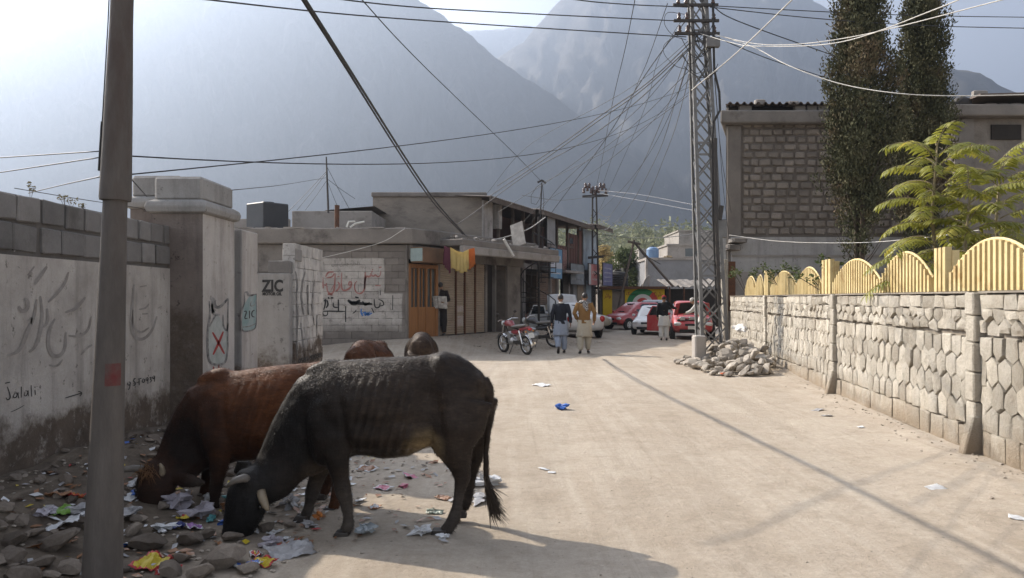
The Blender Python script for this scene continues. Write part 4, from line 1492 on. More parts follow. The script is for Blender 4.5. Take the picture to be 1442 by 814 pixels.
m = MB(); m.box(X(909, 62), 61.9, -.3, X(912, 62), 62.3, Z(364, 62)); m.build('corner_post', M_CONC_L, GH, world=True)
house('house', 'pale concrete house with a dark window behind the blue grey house', 940, 1010, 346, 80, 8, M_CONC_L, ((965, 982, 350, 361),))
house('house', 'unfinished upper storey of grey concrete on the skyline left of the lattice pole', 956, 1010, 326, 95, 9, M_CONC_L)
house('house', 'white house with a shaded porch at the end of the two storey shops', 847, 868, 376, 85, 8, pmat('white house wall', (.5, .48, .45), (.42, .4, .38), 1), ((850, 862, 388, 400),))
house('house', 'small grey shop with dark openings below the white house', 845, 880, 398, 55, 4, M_CONC, ((848, 856, 405, 425), (860, 870, 405, 425)))
for (px0, px1, py, d_, lab) in ((1005, 1040, 335, 110, 'low pale house among the hillside trees beside the lattice pole'), (900, 925, 352, 120, 'small pale house half hidden by hillside trees'), (870, 890, 356, 130, 'small grey house on the slope above the poplar tree')):
    house('house', lab, px0, px1, py, d_, 7, M_CONC_L, ((px0 + 6, px0 + 11, py + 5, py + 10),))
BL = thing('water_tank', 'small blue roof water tank at the corner of the blue grey house', 'water tank', (X(919, 62.8), 62.8, Z(365, 62)))
m = MB(); m.path([(0, 0, 0), (0, 0, .8), (0, 0, .95), (0, 0, 1.02)], [.5, .5, .38, .2], 16); m.build('tank_shell', pmat('blue tank plastic', (.13, .21, .34), (.17, .25, .37), 3, .5), BL, smooth=True, auto=30)
m = MB(); m.path([(0, 0, 1.02), (0, 0, 1.1)], .15, 10); m.build('lid', M_BLACKP, BL)
# ================================================================== RIGHT SIDE: STONE WALL
RW0, RW1 = 3.6, 24.2
RWT = Vector((.127, 1, 0)).normalized()
RWN = Vector((-1, .127, 0)).normalized()         # towards the road
RWP0 = Vector((wall_r(RW0), RW0, 0))
RWL = (Vector((wall_r(RW1), RW1, 0)) - RWP0).length
RROT = Matrix((RWT, -RWN, Vector((0, 0, 1)))).transposed()
def rp(s, n, z):
    return RWP0 + RWT * s + RWN * n + Vector((0, 0, z))
def rs(d):
    return (d - RW0) / RWT.y
def rbox(m, s0, s1, n0, n1, z0, z1):
    return m.obox(rp((s0 + s1) / 2, (n0 + n1) / 2, (z0 + z1) / 2), (s1 - s0, abs(n1 - n0), z1 - z0), RROT)
SW = thing('stone_wall', 'sunlit pale stone wall of hexagonal rubble with pilasters along the right of the road', 'wall', rp(RWL / 2, -.2, 0))
t = NT('pale dressed stone')
c = t.ramp(t.noise(2.6, 7, .7), [(.3, (.42, .38, .32)), (.5, (.52, .48, .415)), (.7, (.60, .56, .49))])
c = t.mix(1, c, t.ramp(t.rand(), [(0, (.70, .68, .65)), (.5, (.98, .97, .95)), (1, (1.13, 1.11, 1.07))]), 'MULTIPLY')
z = t.xyz()[2]
dz = t.math('ADD', z, t.math('MULTIPLY', t.math('SUBTRACT', t.noise(1.5, 6, .7), .5), .9))
c = t.mix(t.val(dz, .42, .05), c, (.35, .28, .205))
c = t.mix(t.math('MULTIPLY', t.val(t.noise(1.1, 8, .75, stretch=(1, 1, .5)), .54, .66), .6), c, (.33, .275, .21))
c = t.mix(t.val(t.noise(16, 6, .8), .63, .7), c, (.24, .205, .165))
f_ = t.noise(38, 7, .8)
c = t.mix(.35, c, t.ramp(f_, [(.3, (.5,) * 3), (.62, (1,) * 3)]), 'MULTIPLY')
nb = t.bump(f_, .6, .015)
nb = t.bump(t.noise(14, 8, .8), 1, .05, nb)
M_STONE = t.out(c, .95, .15, 0, nb)
M_JOINT = pmat('sandy mortar', (.26, .225, .18), (.18, .155, .125), 5, bscale=30, bump=.6)
PIL = [rs(7.92), rs(12.9), rs(18.6)]
PW = .21
m = MB()
rbox(m, 0, RWL, -.40, -.028, -.4, 1.50)
m.build('wall_core', M_JOINT, SW, world=True)

rg = random.Random(17)
def hexstone(c_s, c_z, w, hgt, pointed_t, pointed_b, out):
    """one rubble stone: pillowed polygon, local origin at its centre"""
    e = .0095
    hw, hh = w / 2 - e, hgt / 2 - e
    tp = .068
    j = lambda k=.014: rg.uniform(-k, k)
    pts = []
    if pointed_b: pts += [(-hw + j(), -hh + tp + j()), (j(.03), -hh + j()), (hw + j(), -hh + tp + j())]
    else: pts += [(-hw + j(), -hh + j()), (hw + j(), -hh + j())]
    if pointed_t: pts += [(hw + j(), hh - tp + j()), (j(.03), hh + j()), (-hw + j(), hh - tp + j())]
    else: pts += [(hw + j(), hh + j()), (-hw + j(), hh + j())]
    n = len(pts)
    cx, cz = sum(p[0] for p in pts) / n, sum(p[1] for p in pts) / n
    vs = [(a, -.09, b) for a, b in pts]
    vs += [(a, out * .55 + rg.uniform(-.004, .004), b) for a, b in pts]
    vs += [(cx + (a - cx) * .88 + j(.006), out * .85 + rg.uniform(-.012, .010), cz + (b - cz) * .90 + j(.006)) for a, b in pts]
    vs += [(cx + (a - cx) * .4 + j(.012), out + rg.uniform(-.012, .016), cz + (b - cz) * .42 + j(.012)) for a, b in pts]
    fs_ = []
    for L in range(3):
        for i in range(n):
            k = (i + 1) % n
            fs_.append((L * n + i, L * n + k, (L + 1) * n + k, (L + 1) * n + i))
    fs_.append(tuple(3 * n + i for i in range(n)))
    vs = [(a, -b, c2) for a, b, c2 in vs]          # local -y is the road side
    return vs, fs_
far_stones = MB()
count = {'wall_stone': 0, 'base_stone': 0, 'coping_stone': 0}
def lay(name, s, z, vs, fs_, near):
    if near and count[name] < 300:
        count[name] += 1
        me = bpy.data.meshes.new(name)
        me.from_pydata([RROT @ Vector(v) for v in vs], [], fs_)
        bm = bmesh.new(); bm.from_mesh(me); bmesh.ops.recalc_face_normals(bm, faces=bm.faces); bm.to_mesh(me); bm.free()
        me.materials.append(M_STONE)
        me.shade_smooth(); me.set_sharp_from_angle(angle=radians(32))
        o = bpy.data.objects.new(name, me)
        COL.objects.link(o)
        o.parent = SW
        o.location = rp(s, 0, z) - SW.location
    else:
        far_stones.add([rp(s, 0, z) + RROT @ Vector(v) for v in vs], fs_)
bays = []
edges = [0] + PIL + [RWL]
for i in range(len(edges) - 1):
    a = edges[i] + (PW / 2 if i > 0 else 0)
    b = edges[i + 1] - (PW / 2 if i + 1 < len(edges) - 1 else 0)
    bays.append((a, b))
def zbase(s):
    q = rp(s, 0, 0)
    return min(0, h(q.x - .3, q.y)) - .12
for a, b in bays:
    L = b - a
    n = max(1, round(L / .235))
    w = L / n
    near_lim = rs(14.6)
    # rows: (z centre, height, pointed top, pointed bottom, staggered)
    rows = [(1.435, .155, 'cap'), (1.4175, .165, 'ft'), (1.3225, .155, 'fb'), (1.095, .25, 'ft2'), (.885, .31, 'st'), (.645, .31, 'mid'), (.42, .28, 'fbb'), (.15, .25, 'base'), (-.06, .2, 'base')]
    for zc_, hh, kind in rows:
        if kind == 'cap':
            s = a
            while s < b - .02:
                ww = min(rg.uniform(.24, .42), b - s)
                if b - s - ww < .12: ww = b - s
                vs, fs_ = hexstone(0, 0, ww, .165, False, False, .035)
                lay('coping_stone', s + ww / 2, 1.565 + rg.uniform(-.005, .005), vs, fs_, True)
                s += ww
            continue
        if kind == 'base':
            s = a
            while s < b - .02:
                ww = min(rg.uniform(.26, .48), b - s)
                if b - s - ww < .14: ww = b - s
                vs, fs_ = hexstone(0, 0, ww, hh + .03, False, False, rg.uniform(.02, .04))
                lay('base_stone', s + ww / 2, zc_ + rg.uniform(-.01, .01), vs, fs_, s < near_lim)
                s += ww
            continue
        stag = kind in ('fb', 'st', 'fbb')
        k = n + 1 if stag else n
        for i in range(k):
            c_s = a + w * (i + (0 if stag else .5))
            ww = w
            if stag and i in (0, k - 1):
                ww = w / 2
                c_s += w / 4 * (1 if i == 0 else -1)
            pt = kind in ('fb', 'st', 'mid', 'fbb') and not (stag and i in (0, k - 1))
            pb = kind in ('ft', 'ft2', 'st', 'mid') and not (stag and i in (0, k - 1))
            vs, fs_ = hexstone(0, 0, ww * rg.uniform(.95, 1.03), hh * rg.uniform(.98, 1.03), pt, pb, rg.uniform(.014, .036))
            lay('wall_stone', c_s + rg.uniform(-.012, .012), zc_ + rg.uniform(-.014, .014), vs, fs_, c_s > rs(5.6))
o = far_stones.build('distant_stones', M_STONE, SW, world=True, smooth=True, auto=32)
o['kind'] = 'stuff'
m = MB()
for a, b in bays:
    rbox(m, a, b, -.43, .045, 1.652, 1.672)
rbox(m, 0, RWL, -.41, -.04, 1.50, 1.655)
m.build('wall_top', M_JOINT, SW, world=True)
for s_ in PIL:
    m = MB()
    z = -.2
    for i, hh in enumerate((.42, .34, .30, .30, .27, .24)):
        e = rg.uniform(-.012, .012)
        rbox(m, s_ - PW / 2 + .01, s_ + PW / 2 - .01, -.1, .085 + e, z, z + hh - .01)
        z += hh
    q = m.build('pilaster', M_STONE, SW, world=True, bevel=.014)
    m = MB()
    # splayed foot of the pilaster
    prof = [(-.02, -.2), (.24, -.2), (.09, .42), (-.02, .42)]
    m.prism([(a, b) for a, b in prof], lambda u, v, k: rp(s_ - .11 + .13 * k, u, v))
    m.build('pilaster_foot', M_STONE, SW, world=True, bevel=.015)
# ---- yellow timber fence with arched panels
FN = thing('slat_fence', 'yellow slatted fence with arched panels standing on the stone wall', 'fence', rp(RWL / 2, -.25, 1.67))
M_FYEL = pmat('yellow fence paint', (.60, .48, .25), (.52, .40, .19), 2.2, .6, .35, bscale=30, bump=.15, vary=.12, grime=(.36, .24, .10), gscale=3)
NB = -.24
def fence_panel(s0, s1, h0, h1, with_slats=True):
    L = s1 - s0
    n = max(4, round(L / .118))
    top = []
    for i in range(n):
        u = (i + .5) / n
        hh = h0 + (h1 - h0) * (1 - (2 * u - 1) ** 2)
        q = MB()
        s = s0 + L * u
        rbox(q, s - .027, s + .027, NB, NB + .065, 1.68, 1.68 + hh)
        q.build('slat', M_FYEL, FN, world=True)
    arcp = [rp(s0 + L * u, NB + .025, 1.69 + h0 + (h1 - h0) * (1 - (2 * u - 1) ** 2)) for u in [k / 18 for k in range(19)]]
    q = MB()
    q.path(arcp, [(.012, .022)] * 19, 6)
    q.build('arch_rail', M_FYEL, FN, world=True)
    q = MB()
    rbox(q, s0, s1, NB - .045, NB - .004, 1.80, 1.86)
    q.build('rail', M_FYEL, FN, world=True)
def fence_post(s, w, hh):
    k = 3
    for i in range(k):
        q = MB()
        a = s + w * (i + .1) / k
        rbox(q, a, a + w / k * .62, NB - .01, NB + .065, 1.68, 1.68 + hh)
        q.build('post_slat', M_FYEL, FN, world=True)
    q = MB()
    rbox(q, s, s + w, NB - .09, NB - .012, 1.68, 1.68 + hh - .04)
    q.build('post_board', M_FYEL, FN, world=True)
def rpx(px):
    return rs(4087.6 / (px - 721 - 139.7))
sp_ = [rpx(p_) for p_ in (1312, 1290, 1218, 1156, 1140)]
fence_panel(.4, rpx(1437) - 1.9, .17, .55)
fence_panel(rpx(1437) - 1.85, rpx(1437), .17, .52)
fence_panel(rpx(1437), rpx(1312), .18, .52)
fence_post(rpx(1309), rpx(1290) - rpx(1309) - .05, .52)
fence_panel(rpx(1288), rpx(1219), .16, .52)
fence_panel(rpx(1219), rpx(1157), .17, .53)
fence_post(rpx(1155), rpx(1142) - rpx(1155), .62)
fence_panel(rpx(1141), rpx(1108), .17, .52)
fence_panel(rpx(1108), rpx(1074), .17, .52)
fence_post(rpx(1071), .5, .62)
fence_panel(rpx(1069) + .5, rpx(1054), .17, .52)
fence_panel(rpx(1054), rpx(1040), .17, .52)

# ================================================================== BLOCK BUILDING BEHIND THE WALL
BB = thing('block_building', 'tall building of bare brown stone blocks with a heavy concrete roof beam', 'building', (9.5, 27, 0))
D = 25.0
M_BROWNBLK = pmat('brown stone block', (.27, .235, .20), (.20, .172, .145), 3, bscale=22, bump=.7, bdist=.02, vary=.25)
M_BRMORT = pmat('brown mortar', (.19, .163, .138), (.145, .124, .104), 3, bscale=25, bump=.6)
xa = X(1024, D)
m = MB()
m.prism([(xa + .05, D + .08), (X(1345, D), D + .08), (X(1345, D), D + 9), (xa + 3.2, D + 9)], lambda u, v, k: (u, v, Z(176, D) if k else -.4))
m.build('wall_core', M_BRMORT, BB, world=True)
m = MB()
m.prism([(xa, D), (X(1044, D), D), (X(1044, D), D + .45), (xa + .17, D + .45)], lambda u, v, k: (u, v, Z(176, D) if k else -.4))
m.build('corner_column', pmat('rough concrete column', (.215, .19, .165), (.155, .135, .118), 1.5, bscale=16, bump=.5), BB, world=True, bevel=.02)
m = MB()
m.prism([(xa - .02, D + .06), (xa + .03, D + .06), (xa + .17, D + .45), (xa + .12, D + .45)], lambda u, v, k: (u, v, Z(176, D) - .01 if k else 1.0))
m.build('sunlit_side', M_CONC_L, BB, world=True)  # paler strip puts the sunlight on the left side into its colour
m = MB()
m.prism([(xa - .3, D - .3), (X(1345, D) + .2, D - .3), (X(1345, D) + .2, D + 9.2), (xa + 3.0, D + 9.2)], lambda u, v, k: (u, v, Z(158, D) if k else Z(176, D)))
m.build('roof_beam', M_CONC, BB, world=True, bevel=.04)
cells = []
r = 0
z = Z(331, D)
while z < Z(177, D) - .05:
    x = X(1046, D)
    hgt = .245
    rg = random.Random(r)
    if r % 2: x -= 0
    while x < X(1335, D):
        L = rg.uniform(.30, .46)
        if x == X(1046, D) and r % 2: L = .22
        L = min(L, X(1340, D) - x)
        cells.append(((x + L / 2, D + .12, z + hgt / 2 + rg.uniform(-.01, .01)), (L - .045 - rg.uniform(0, .03), .2, hgt - .045 - rg.uniform(0, .03))))
        x += L
    z += hgt
    r += 1
RUB = [block_mesh(100 + s, .07, .13) for s in range(6)]
for b_ in RUB:
    b_.materials.append(None)
ranked = sorted(range(len(cells)), key=lambda i: cells[i][0][0])
blocks(BB, [cells[i] for i in ranked[:300]], M_BROWNBLK, meshes=RUB, depth_jit=.018)
q = MB()
for i in ranked[300:]:
    c_, s_ = cells[i]
    q.box(c_[0] - s_[0] / 2, c_[1] - s_[1] / 2, c_[2] - s_[2] / 2, c_[0] + s_[0] / 2, c_[1] + s_[1] / 2, c_[2] + s_[2] / 2)
if q.v:
    o = q.build('distant_blocks', M_BROWNBLK, BB, world=True, bevel=.02)
    o['kind'] = 'stuff'
m = MB()
m.box(X(1029, D), D - .05, Z(383, D), X(1345, D), D + .075, Z(334, D))
m.build('plaster_band', plaster('pale grey plaster band', (.40, .385, .37), (.31, .295, .28), 0, scale=1.1), BB, world=True)
m = MB()
m.box(X(1029, D), D - .03, -.4, X(1345, D), D + .074, Z(383, D))
m.build('plinth', M_CONC_L, BB, world=True)
m = MB()
m.box(X(1029, D), D - .09, Z(362, D), X(1345, D), D - .051, Z(359, D))
m.build('band_edge', M_CONC_L, BB, world=True)
# low parapet openings and loose blocks under tin on the roof
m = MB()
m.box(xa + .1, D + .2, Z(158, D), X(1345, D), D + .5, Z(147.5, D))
m.build('attic_shade', M_DARKIN, BB, world=True)  # dark box painted as the shade under the tin roof
cells = []
for a, b in ((1041, 1059), (1120, 1136), (1137, 1152), (1153, 1168), (1169, 1186), (1187, 1204), (1300, 1316)):
    cells.append(((X((a + b) / 2, D), D + .12, Z(153, D)), (X(b, D) - X(a, D) - .03, .2, .22)))
blocks(BB, cells, M_CONC_L, 'parapet_block', meshes=BLOCKS)
q = MB()
n = 130
pr = [(xa - .1 + (X(1345, D) - xa) * i / n, .035 * (1 if (i // 2) % 2 else -1)) for i in range(n + 1)]
a = [Vector((x, D - .2, Z(147, D) + dz)) for x, dz in pr]
b = [Vector((x + 1, D + 3, Z(147, D) + .3 + dz)) for x, dz in pr]
q.add(a + b, [(i, i + 1, n + 2 + i, n + 1 + i) for i in range(n)])
o = q.build('tin_roof', M_TIN, BB, world=True, fix=False)
o.modifiers.new('t', 'SOLIDIFY').thickness = .02
blocks(BB, [((X(1071, D), D + .1, Z(144, D)), (.3, .25, .2)), ((X(1117, D), D + .1, Z(145.5, D)), (.36, .25, .14))], M_CONC_L, 'roof_weight', meshes=RUB)
# wing at the right
WG = thing('building_wing', 'lower block wing with a small dark window at the far right', 'building', (15, 24, 0))
D2 = 22.5
m = MB()
m.box(X(1345, D2), D2 + .1, -.4, X(1560, D2), D2 + 6, Z(166, D2))
m.build('wall', pmat('brown block wall', (.24, .21, .18), (.16, .14, .118), 2.4, bscale=9, bump=.8, bdist=.03), WG, world=True)
m = MB()
m.box(X(1345, D2), D2 + .02, Z(250, D2), X(1372, D2), D2 + .099, Z(167, D2))
m.box(X(1374, D2), D2 + .03, -.4, X(1560, D2), D2 + .099, Z(338, D2))
m.build('corner_column', M_CONC, WG, world=True)
m = MB()
m.box(X(1332, D2), D2 - .3, Z(166, D2), X(1560, D2), D2 + 6.2, Z(150, D2))
m.build('roof_beam', M_CONC, WG, world=True, bevel=.03)
m = MB()
m.box(X(1398, D2), D2 + .05, Z(196, D2), X(1440, D2), D2 + .095, Z(175, D2))
m.build('window', M_DARKIN, WG, world=True)  # matte dark panel, the shade of the room behind put into its colour
blocks(WG, [((X(p_, D2), D2 + .3, Z(147, D2)), (.36, .3, .16)) for p_ in (1402, 1419, 1436, 1453)] + [((X(1388, D2), D2 + .3, Z(129, D2)), (.38, .2, .2))], M_CONC_L, 'parapet_block', meshes=RUB)
m = MB()
m.add([(X(1372, D2), D2 - .3, Z(138, D2)), (X(1560, D2), D2 - .3, Z(133, D2)), (X(1560, D2), D2 + 4, Z(126, D2)), (X(1372, D2), D2 + 4, Z(131, D2))], [(0, 1, 2, 3)])
o = m.build('tin_roof', M_TIN, WG, world=True)
o.modifiers.new('t', 'SOLIDIFY').thickness = .05
m = MB()
m.ellipsoid((X(1362, D2), D2 + .3, Z(143, D2)), (.3, .25, .22))
m.ellipsoid((X(1350, D2), D2 + .3, Z(145, D2)), (.25, .2, .12))
m.build('roof_bundle', M_DARKMET, WG, world=True, smooth=True)
# low wall and posts at the end of the stone wall
EP = thing('gate_stub', 'short rough pale wall end with a rusty gate beside the fence end', 'wall end', (X(1022, 24.6), 24.6, 0))
m = MB()
m.box(X(1019, 24.4), 24.4, -.3, X(1026, 24.4), 24.75, Z(365, 24.4))
m.build('wall', M_STONE, EP, world=True, bevel=.03)
m = MB()
m.box(X(1026, 24.4) + .01, 24.5, 1.2, X(1037, 24.4), 24.55, Z(368, 24.4))
m.build('gate', M_RUST, EP, world=True)
blocks(EP, [((X(1018, 26), 24.8, Z(352, 26)), (.4, .4, .2)), ((X(1024, 26), 24.8, Z(343, 26)), (.5, .5, .16))], M_CONC, 'loose_block', meshes=RUB)

# ================================================================== LATTICE POLE
LP = thing('lattice_pole', 'tall grey steel lattice electricity pole rising from the pile of stones', 'electricity pole', (4.52, 18.2, 0))
M_STEEL = pmat('galvanised steel', (.20, .195, .188), (.14, .136, .132), 4, .65, .35, .3, bscale=40, bump=.1)
def lat(z):
    """half widths and centre at a height"""
    k = z / 11
    py = 420 - (z - 1.6) * F / 18.2
    cx = X(1002 - (475 - py) * 20 / 475, 18.2)
    return Vector((cx, 18.2, z)), .29 - .16 * k
for sx in (-1, 1):
    for sy in (-1, 1):
        q = MB()
        for z0, z1 in ((0, 5.5), (5.5, 11)):
            c0, w0 = lat(z0)
            c1, w1 = lat(z1)
            a = c0 + Vector((sx * w0, sy * w0, 0))
            b = c1 + Vector((sx * w1, sy * w1, 0))
            q.beam(a, b, .075, .016, (0, 1, 0))
            q.beam(a + Vector((sx * .03, -sy * .035, 0)), b + Vector((sx * .03, -sy * .035, 0)), .016, .07, (0, 1, 0))
        q.build('leg', M_STEEL, LP, world=True)
z = .35
k = 0
while z < 10.6:
    c0, w0 = lat(z)
    st = .34 + w0 * .9
    c1, w1 = lat(z + st)
    for sy in (-1, 1):
        q = MB()
        q.beam(c0 + Vector((-w0, sy * w0, 0)), c1 + Vector((w1, sy * w1, 0)), .034, .012, (0, 1, 0))
        q.build('brace', M_STEEL, LP, world=True)
        q = MB()
        q.beam(c0 + Vector((w0, sy * (w0 + .012), 0)), c1 + Vector((-w1, sy * (w1 + .012), 0)), .034, .012, (0, 1, 0))
        q.build('brace', M_STEEL, LP, world=True)
    for sx in (-1, 1):
        q = MB()
        q.beam(c0 + Vector((sx * w0, -w0, 0)), c1 + Vector((sx * w1, w1, 0)), .012, .034, (0, 0, 1))
        q.build('brace', M_STEEL, LP, world=True)
    if k % 5 == 3:
        for dz in (0, st * .5):
            q = MB()
            q.beam(c0 + Vector((-w0, -w0 - .02, dz)), c0 + Vector((w0, -w0 - .02, dz)), .012, .05)
            q.build('batten', M_STEEL, LP, world=True)
    z += st
    k += 1
m = MB()
m.box(4.16, 17.75, -.3, 4.42, 18.1, .75)
m.build('footing', M_CONC_L, LP, world=True, bevel=.03)
# cross arms, insulators
M_CER = flat('brown glazed porcelain', (.06, .03, .02), .25, .6)
for py in (12, 34, 52):
    zc_ = Z(py, 18.2)
    c0, w0 = lat(zc_)
    q = MB()
    q.beam(c0 + Vector((-.62, -w0 - .05, 0)), c0 + Vector((.42, -w0 - .05, 0)), .06, .06)
    q.build('cross_arm', M_DARKMET, LP, world=True)
    for sx in (-.5, -.32, .3):
        q = MB()
        p0 = c0 + Vector((sx, -w0 - .05, .03))
        q.path([p0, p0 + Vector((0, 0, .04)), p0 + Vector((0, 0, .06)), p0 + Vector((0, 0, .1)), p0 + Vector((0, 0, .12)), p0 + Vector((0, 0, .16))], [.045, .05, .03, .05, .03, .02], 8)
        q.build('insulator', M_CER, LP, world=True, smooth=True)
for i, (px, py, w_, hh, dd) in enumerate(((1014, 300, .10, .34, 18.0), (1016, 322, .22, .42, 18.05), (1004, 60, .3, .22, 17.95))):
    q = MB()
    c_ = P(px, py, dd)
    q.obox(c_, (w_, .14, hh), Matrix.Rotation(.15 if i == 0 else 0, 3, 'Y'))
    q.build('junction_box', M_STEEL if i else M_DARKMET, LP, world=True, bevel=.01)
rg = random.Random(44)
for i in range(12):
    q = MB()
    c0, w0 = lat(rg.uniform(6.6, 8.4))
    x0, x1 = rg.uniform(-.5, .1), rg.uniform(-.2, .35)
    r_ = rg.uniform(.18, .5)
    a = c0 + Vector((x0, -w0 - .06, .2))
    b = c0 + Vector((x1, -w0 - .06, .1))
    pts = [a.lerp(b, u / 8) + Vector((0, -.03 * sin(pi * u / 8), -r_ * sin(pi * u / 8))) for u in range(9)]
    q.path(pts, .009, 5)
    q.build('jumper_wire', M_BLACKP, LP, world=True, smooth=True)
q = MB()
pts = [P(1004, 5, 17.95), P(1005, 60, 17.95), P(1006, 100, 17.95), P(1013, 130, 17.95), P(1014, 155, 17.95), P(1005, 172, 17.9), P(1003, 200, 17.9), P(1004, 300, 17.9), P(1008, 400, 17.95), P(1010, 460, 18)]
q.path(pts, .028, 7)
q.build('service_cable', M_BLACKP, LP, world=True, smooth=True)
q = MB()
q.path([P(1007, 195, 17.88), P(1008, 300, 17.88), P(1013, 430, 17.9)], .05, 8)
q.build('conduit', M_DARKMET, LP, world=True)

# ================================================================== STONE HEAP AT THE POLE FOOT
RKS = [rock_mesh(i, 2) for i in range(8)]
t = NT('grey field stone')
c = t.ramp(t.noise(3.5, 7, .7), [(.3, (.29, .26, .225)), (.7, (.45, .415, .365))])
c = t.mix(1, c, t.ramp(t.rand(), [(0, (.62, .6, .58)), (1, (1.15, 1.12, 1.08))]), 'MULTIPLY')
fn_ = t.noise(45, 6, .75)
c = t.mix(.35, c, t.ramp(fn_, [(.3, (.5,) * 3), (.65, (1,) * 3)]), 'MULTIPLY')
M_ROCK = t.out(c, .95, .15, 0, t.bump(fn_, .6, .012))
for q in RKS: q.materials.append(M_ROCK)
SH = thing('stone_heap', 'heap of broken grey stones around the foot of the lattice pole', 'stone heap', (5.1, 17.3, 0))
rg = random.Random(77)
for i in range(230):
    while True:
        y = rg.uniform(15.6, 20.5)
        x = rg.uniform(4.0, wall_r(y) - .1)
        u = (x - 4.78) / .92
        v = (y - 17.6) / 2.1
        if u * u + v * v < 1: break
    top = max(0, 1 - u * u - v * v) ** .6
    s_ = rg.uniform(.12, .34) * (1.15 - .3 * rg.random())
    o = bpy.data.objects.new('stone', rg.choice(RKS))
    COL.objects.link(o)
    o.parent = SH
    o.location = Vector((x, y, h(x, y) + s_ * .15 + top * .5 * rg.random() * (.4 + .8 * sstep(4.2, 5.6, x)))) - SH.location
    o.scale = (s_ * rg.uniform(.9, 1.5), s_, s_ * rg.uniform(.6, .9))
    o.rotation_euler = (rg.uniform(-.6, .6), rg.uniform(-.6, .6), rg.uniform(0, 6.3))
for (px, py, dd, s_, mm, nm, lab, ct) in ((1042, 462, 18.6, (.5, .3, .35), flat('white sack cloth', (.62, .6, .57)), 'sack', 'white torn sack lying on the stone heap against the wall', 'sack'), (1040, 512, 16.4, (.42, .3, .22), flat('pale plastic', (.6, .57, .53), .5), 'plastic_bag', 'pale plastic bag among the stones at the right of the heap', 'bag'),
                                     (1021, 526, 15.8, (.18, .14, .1), flat('orange wrapper', (.55, .13, .04)), 'wrapper', 'orange wrapper at the front of the stone heap', 'wrapper')):
    me = rock_mesh(300 + px, 3, 1.2, .7)
    me.materials.append(mm)
    o = put(nm, me)
    o.location = P(px, py, dd)
    o.scale = s_
    o.rotation_euler = (.2, .1, px)
    tag(o, lab, ct)
# road edge pebbles along the wall foot
pb = MB()
rg = random.Random(8)
ico = rock_mesh(3, 1)
iv = [v.co.copy() for v in ico.vertices]
ifc = [tuple(p.vertices) for p in ico.polygons]
def pebble(x, y, s_):
    m3 = Matrix.Rotation(rg.uniform(0, 6), 3, 'Z') @ Matrix.Diagonal((1.3, 1, .7))
    z = h(x, y) + s_ * .12
    pb.add([m3 @ v * s_ + Vector((x, y, z)) for v in iv], ifc)
for i in range(300):
    y = 3.5 + 22 * rg.random() ** 1.4
    pebble(wall_r(y) - .05 - abs(rg.gauss(0, .25)), y, rg.uniform(.008, .03) * (1 + rg.random()))
for i in range(420):
    y = 2.6 + 22 * rg.random() ** 1.6
    pebble(rg.uniform(-1.6, wall_r(y)), y, rg.uniform(.006, .022))
for i in range(700):
    y = 3.6 + 6 * rg.random()
    pebble(rg.uniform(-3.7, -1.2 + rg.gauss(0, .2)), y, rg.uniform(.01, .05))
for i in range(260):
    q = sp(rg.uniform(1, 8), rg.uniform(.5, 3.2), 0)
    pebble(q.x, q.y, rg.uniform(.02, .09))
M_GRIT = pmat('road grit', (.36, .31, .25), (.25, .21, .17), 6, bscale=40)
tag(pb.build('gravel', M_GRIT, fix=False), 'scattered small stones and grit on the dirt road', 'gravel', kind='stuff')

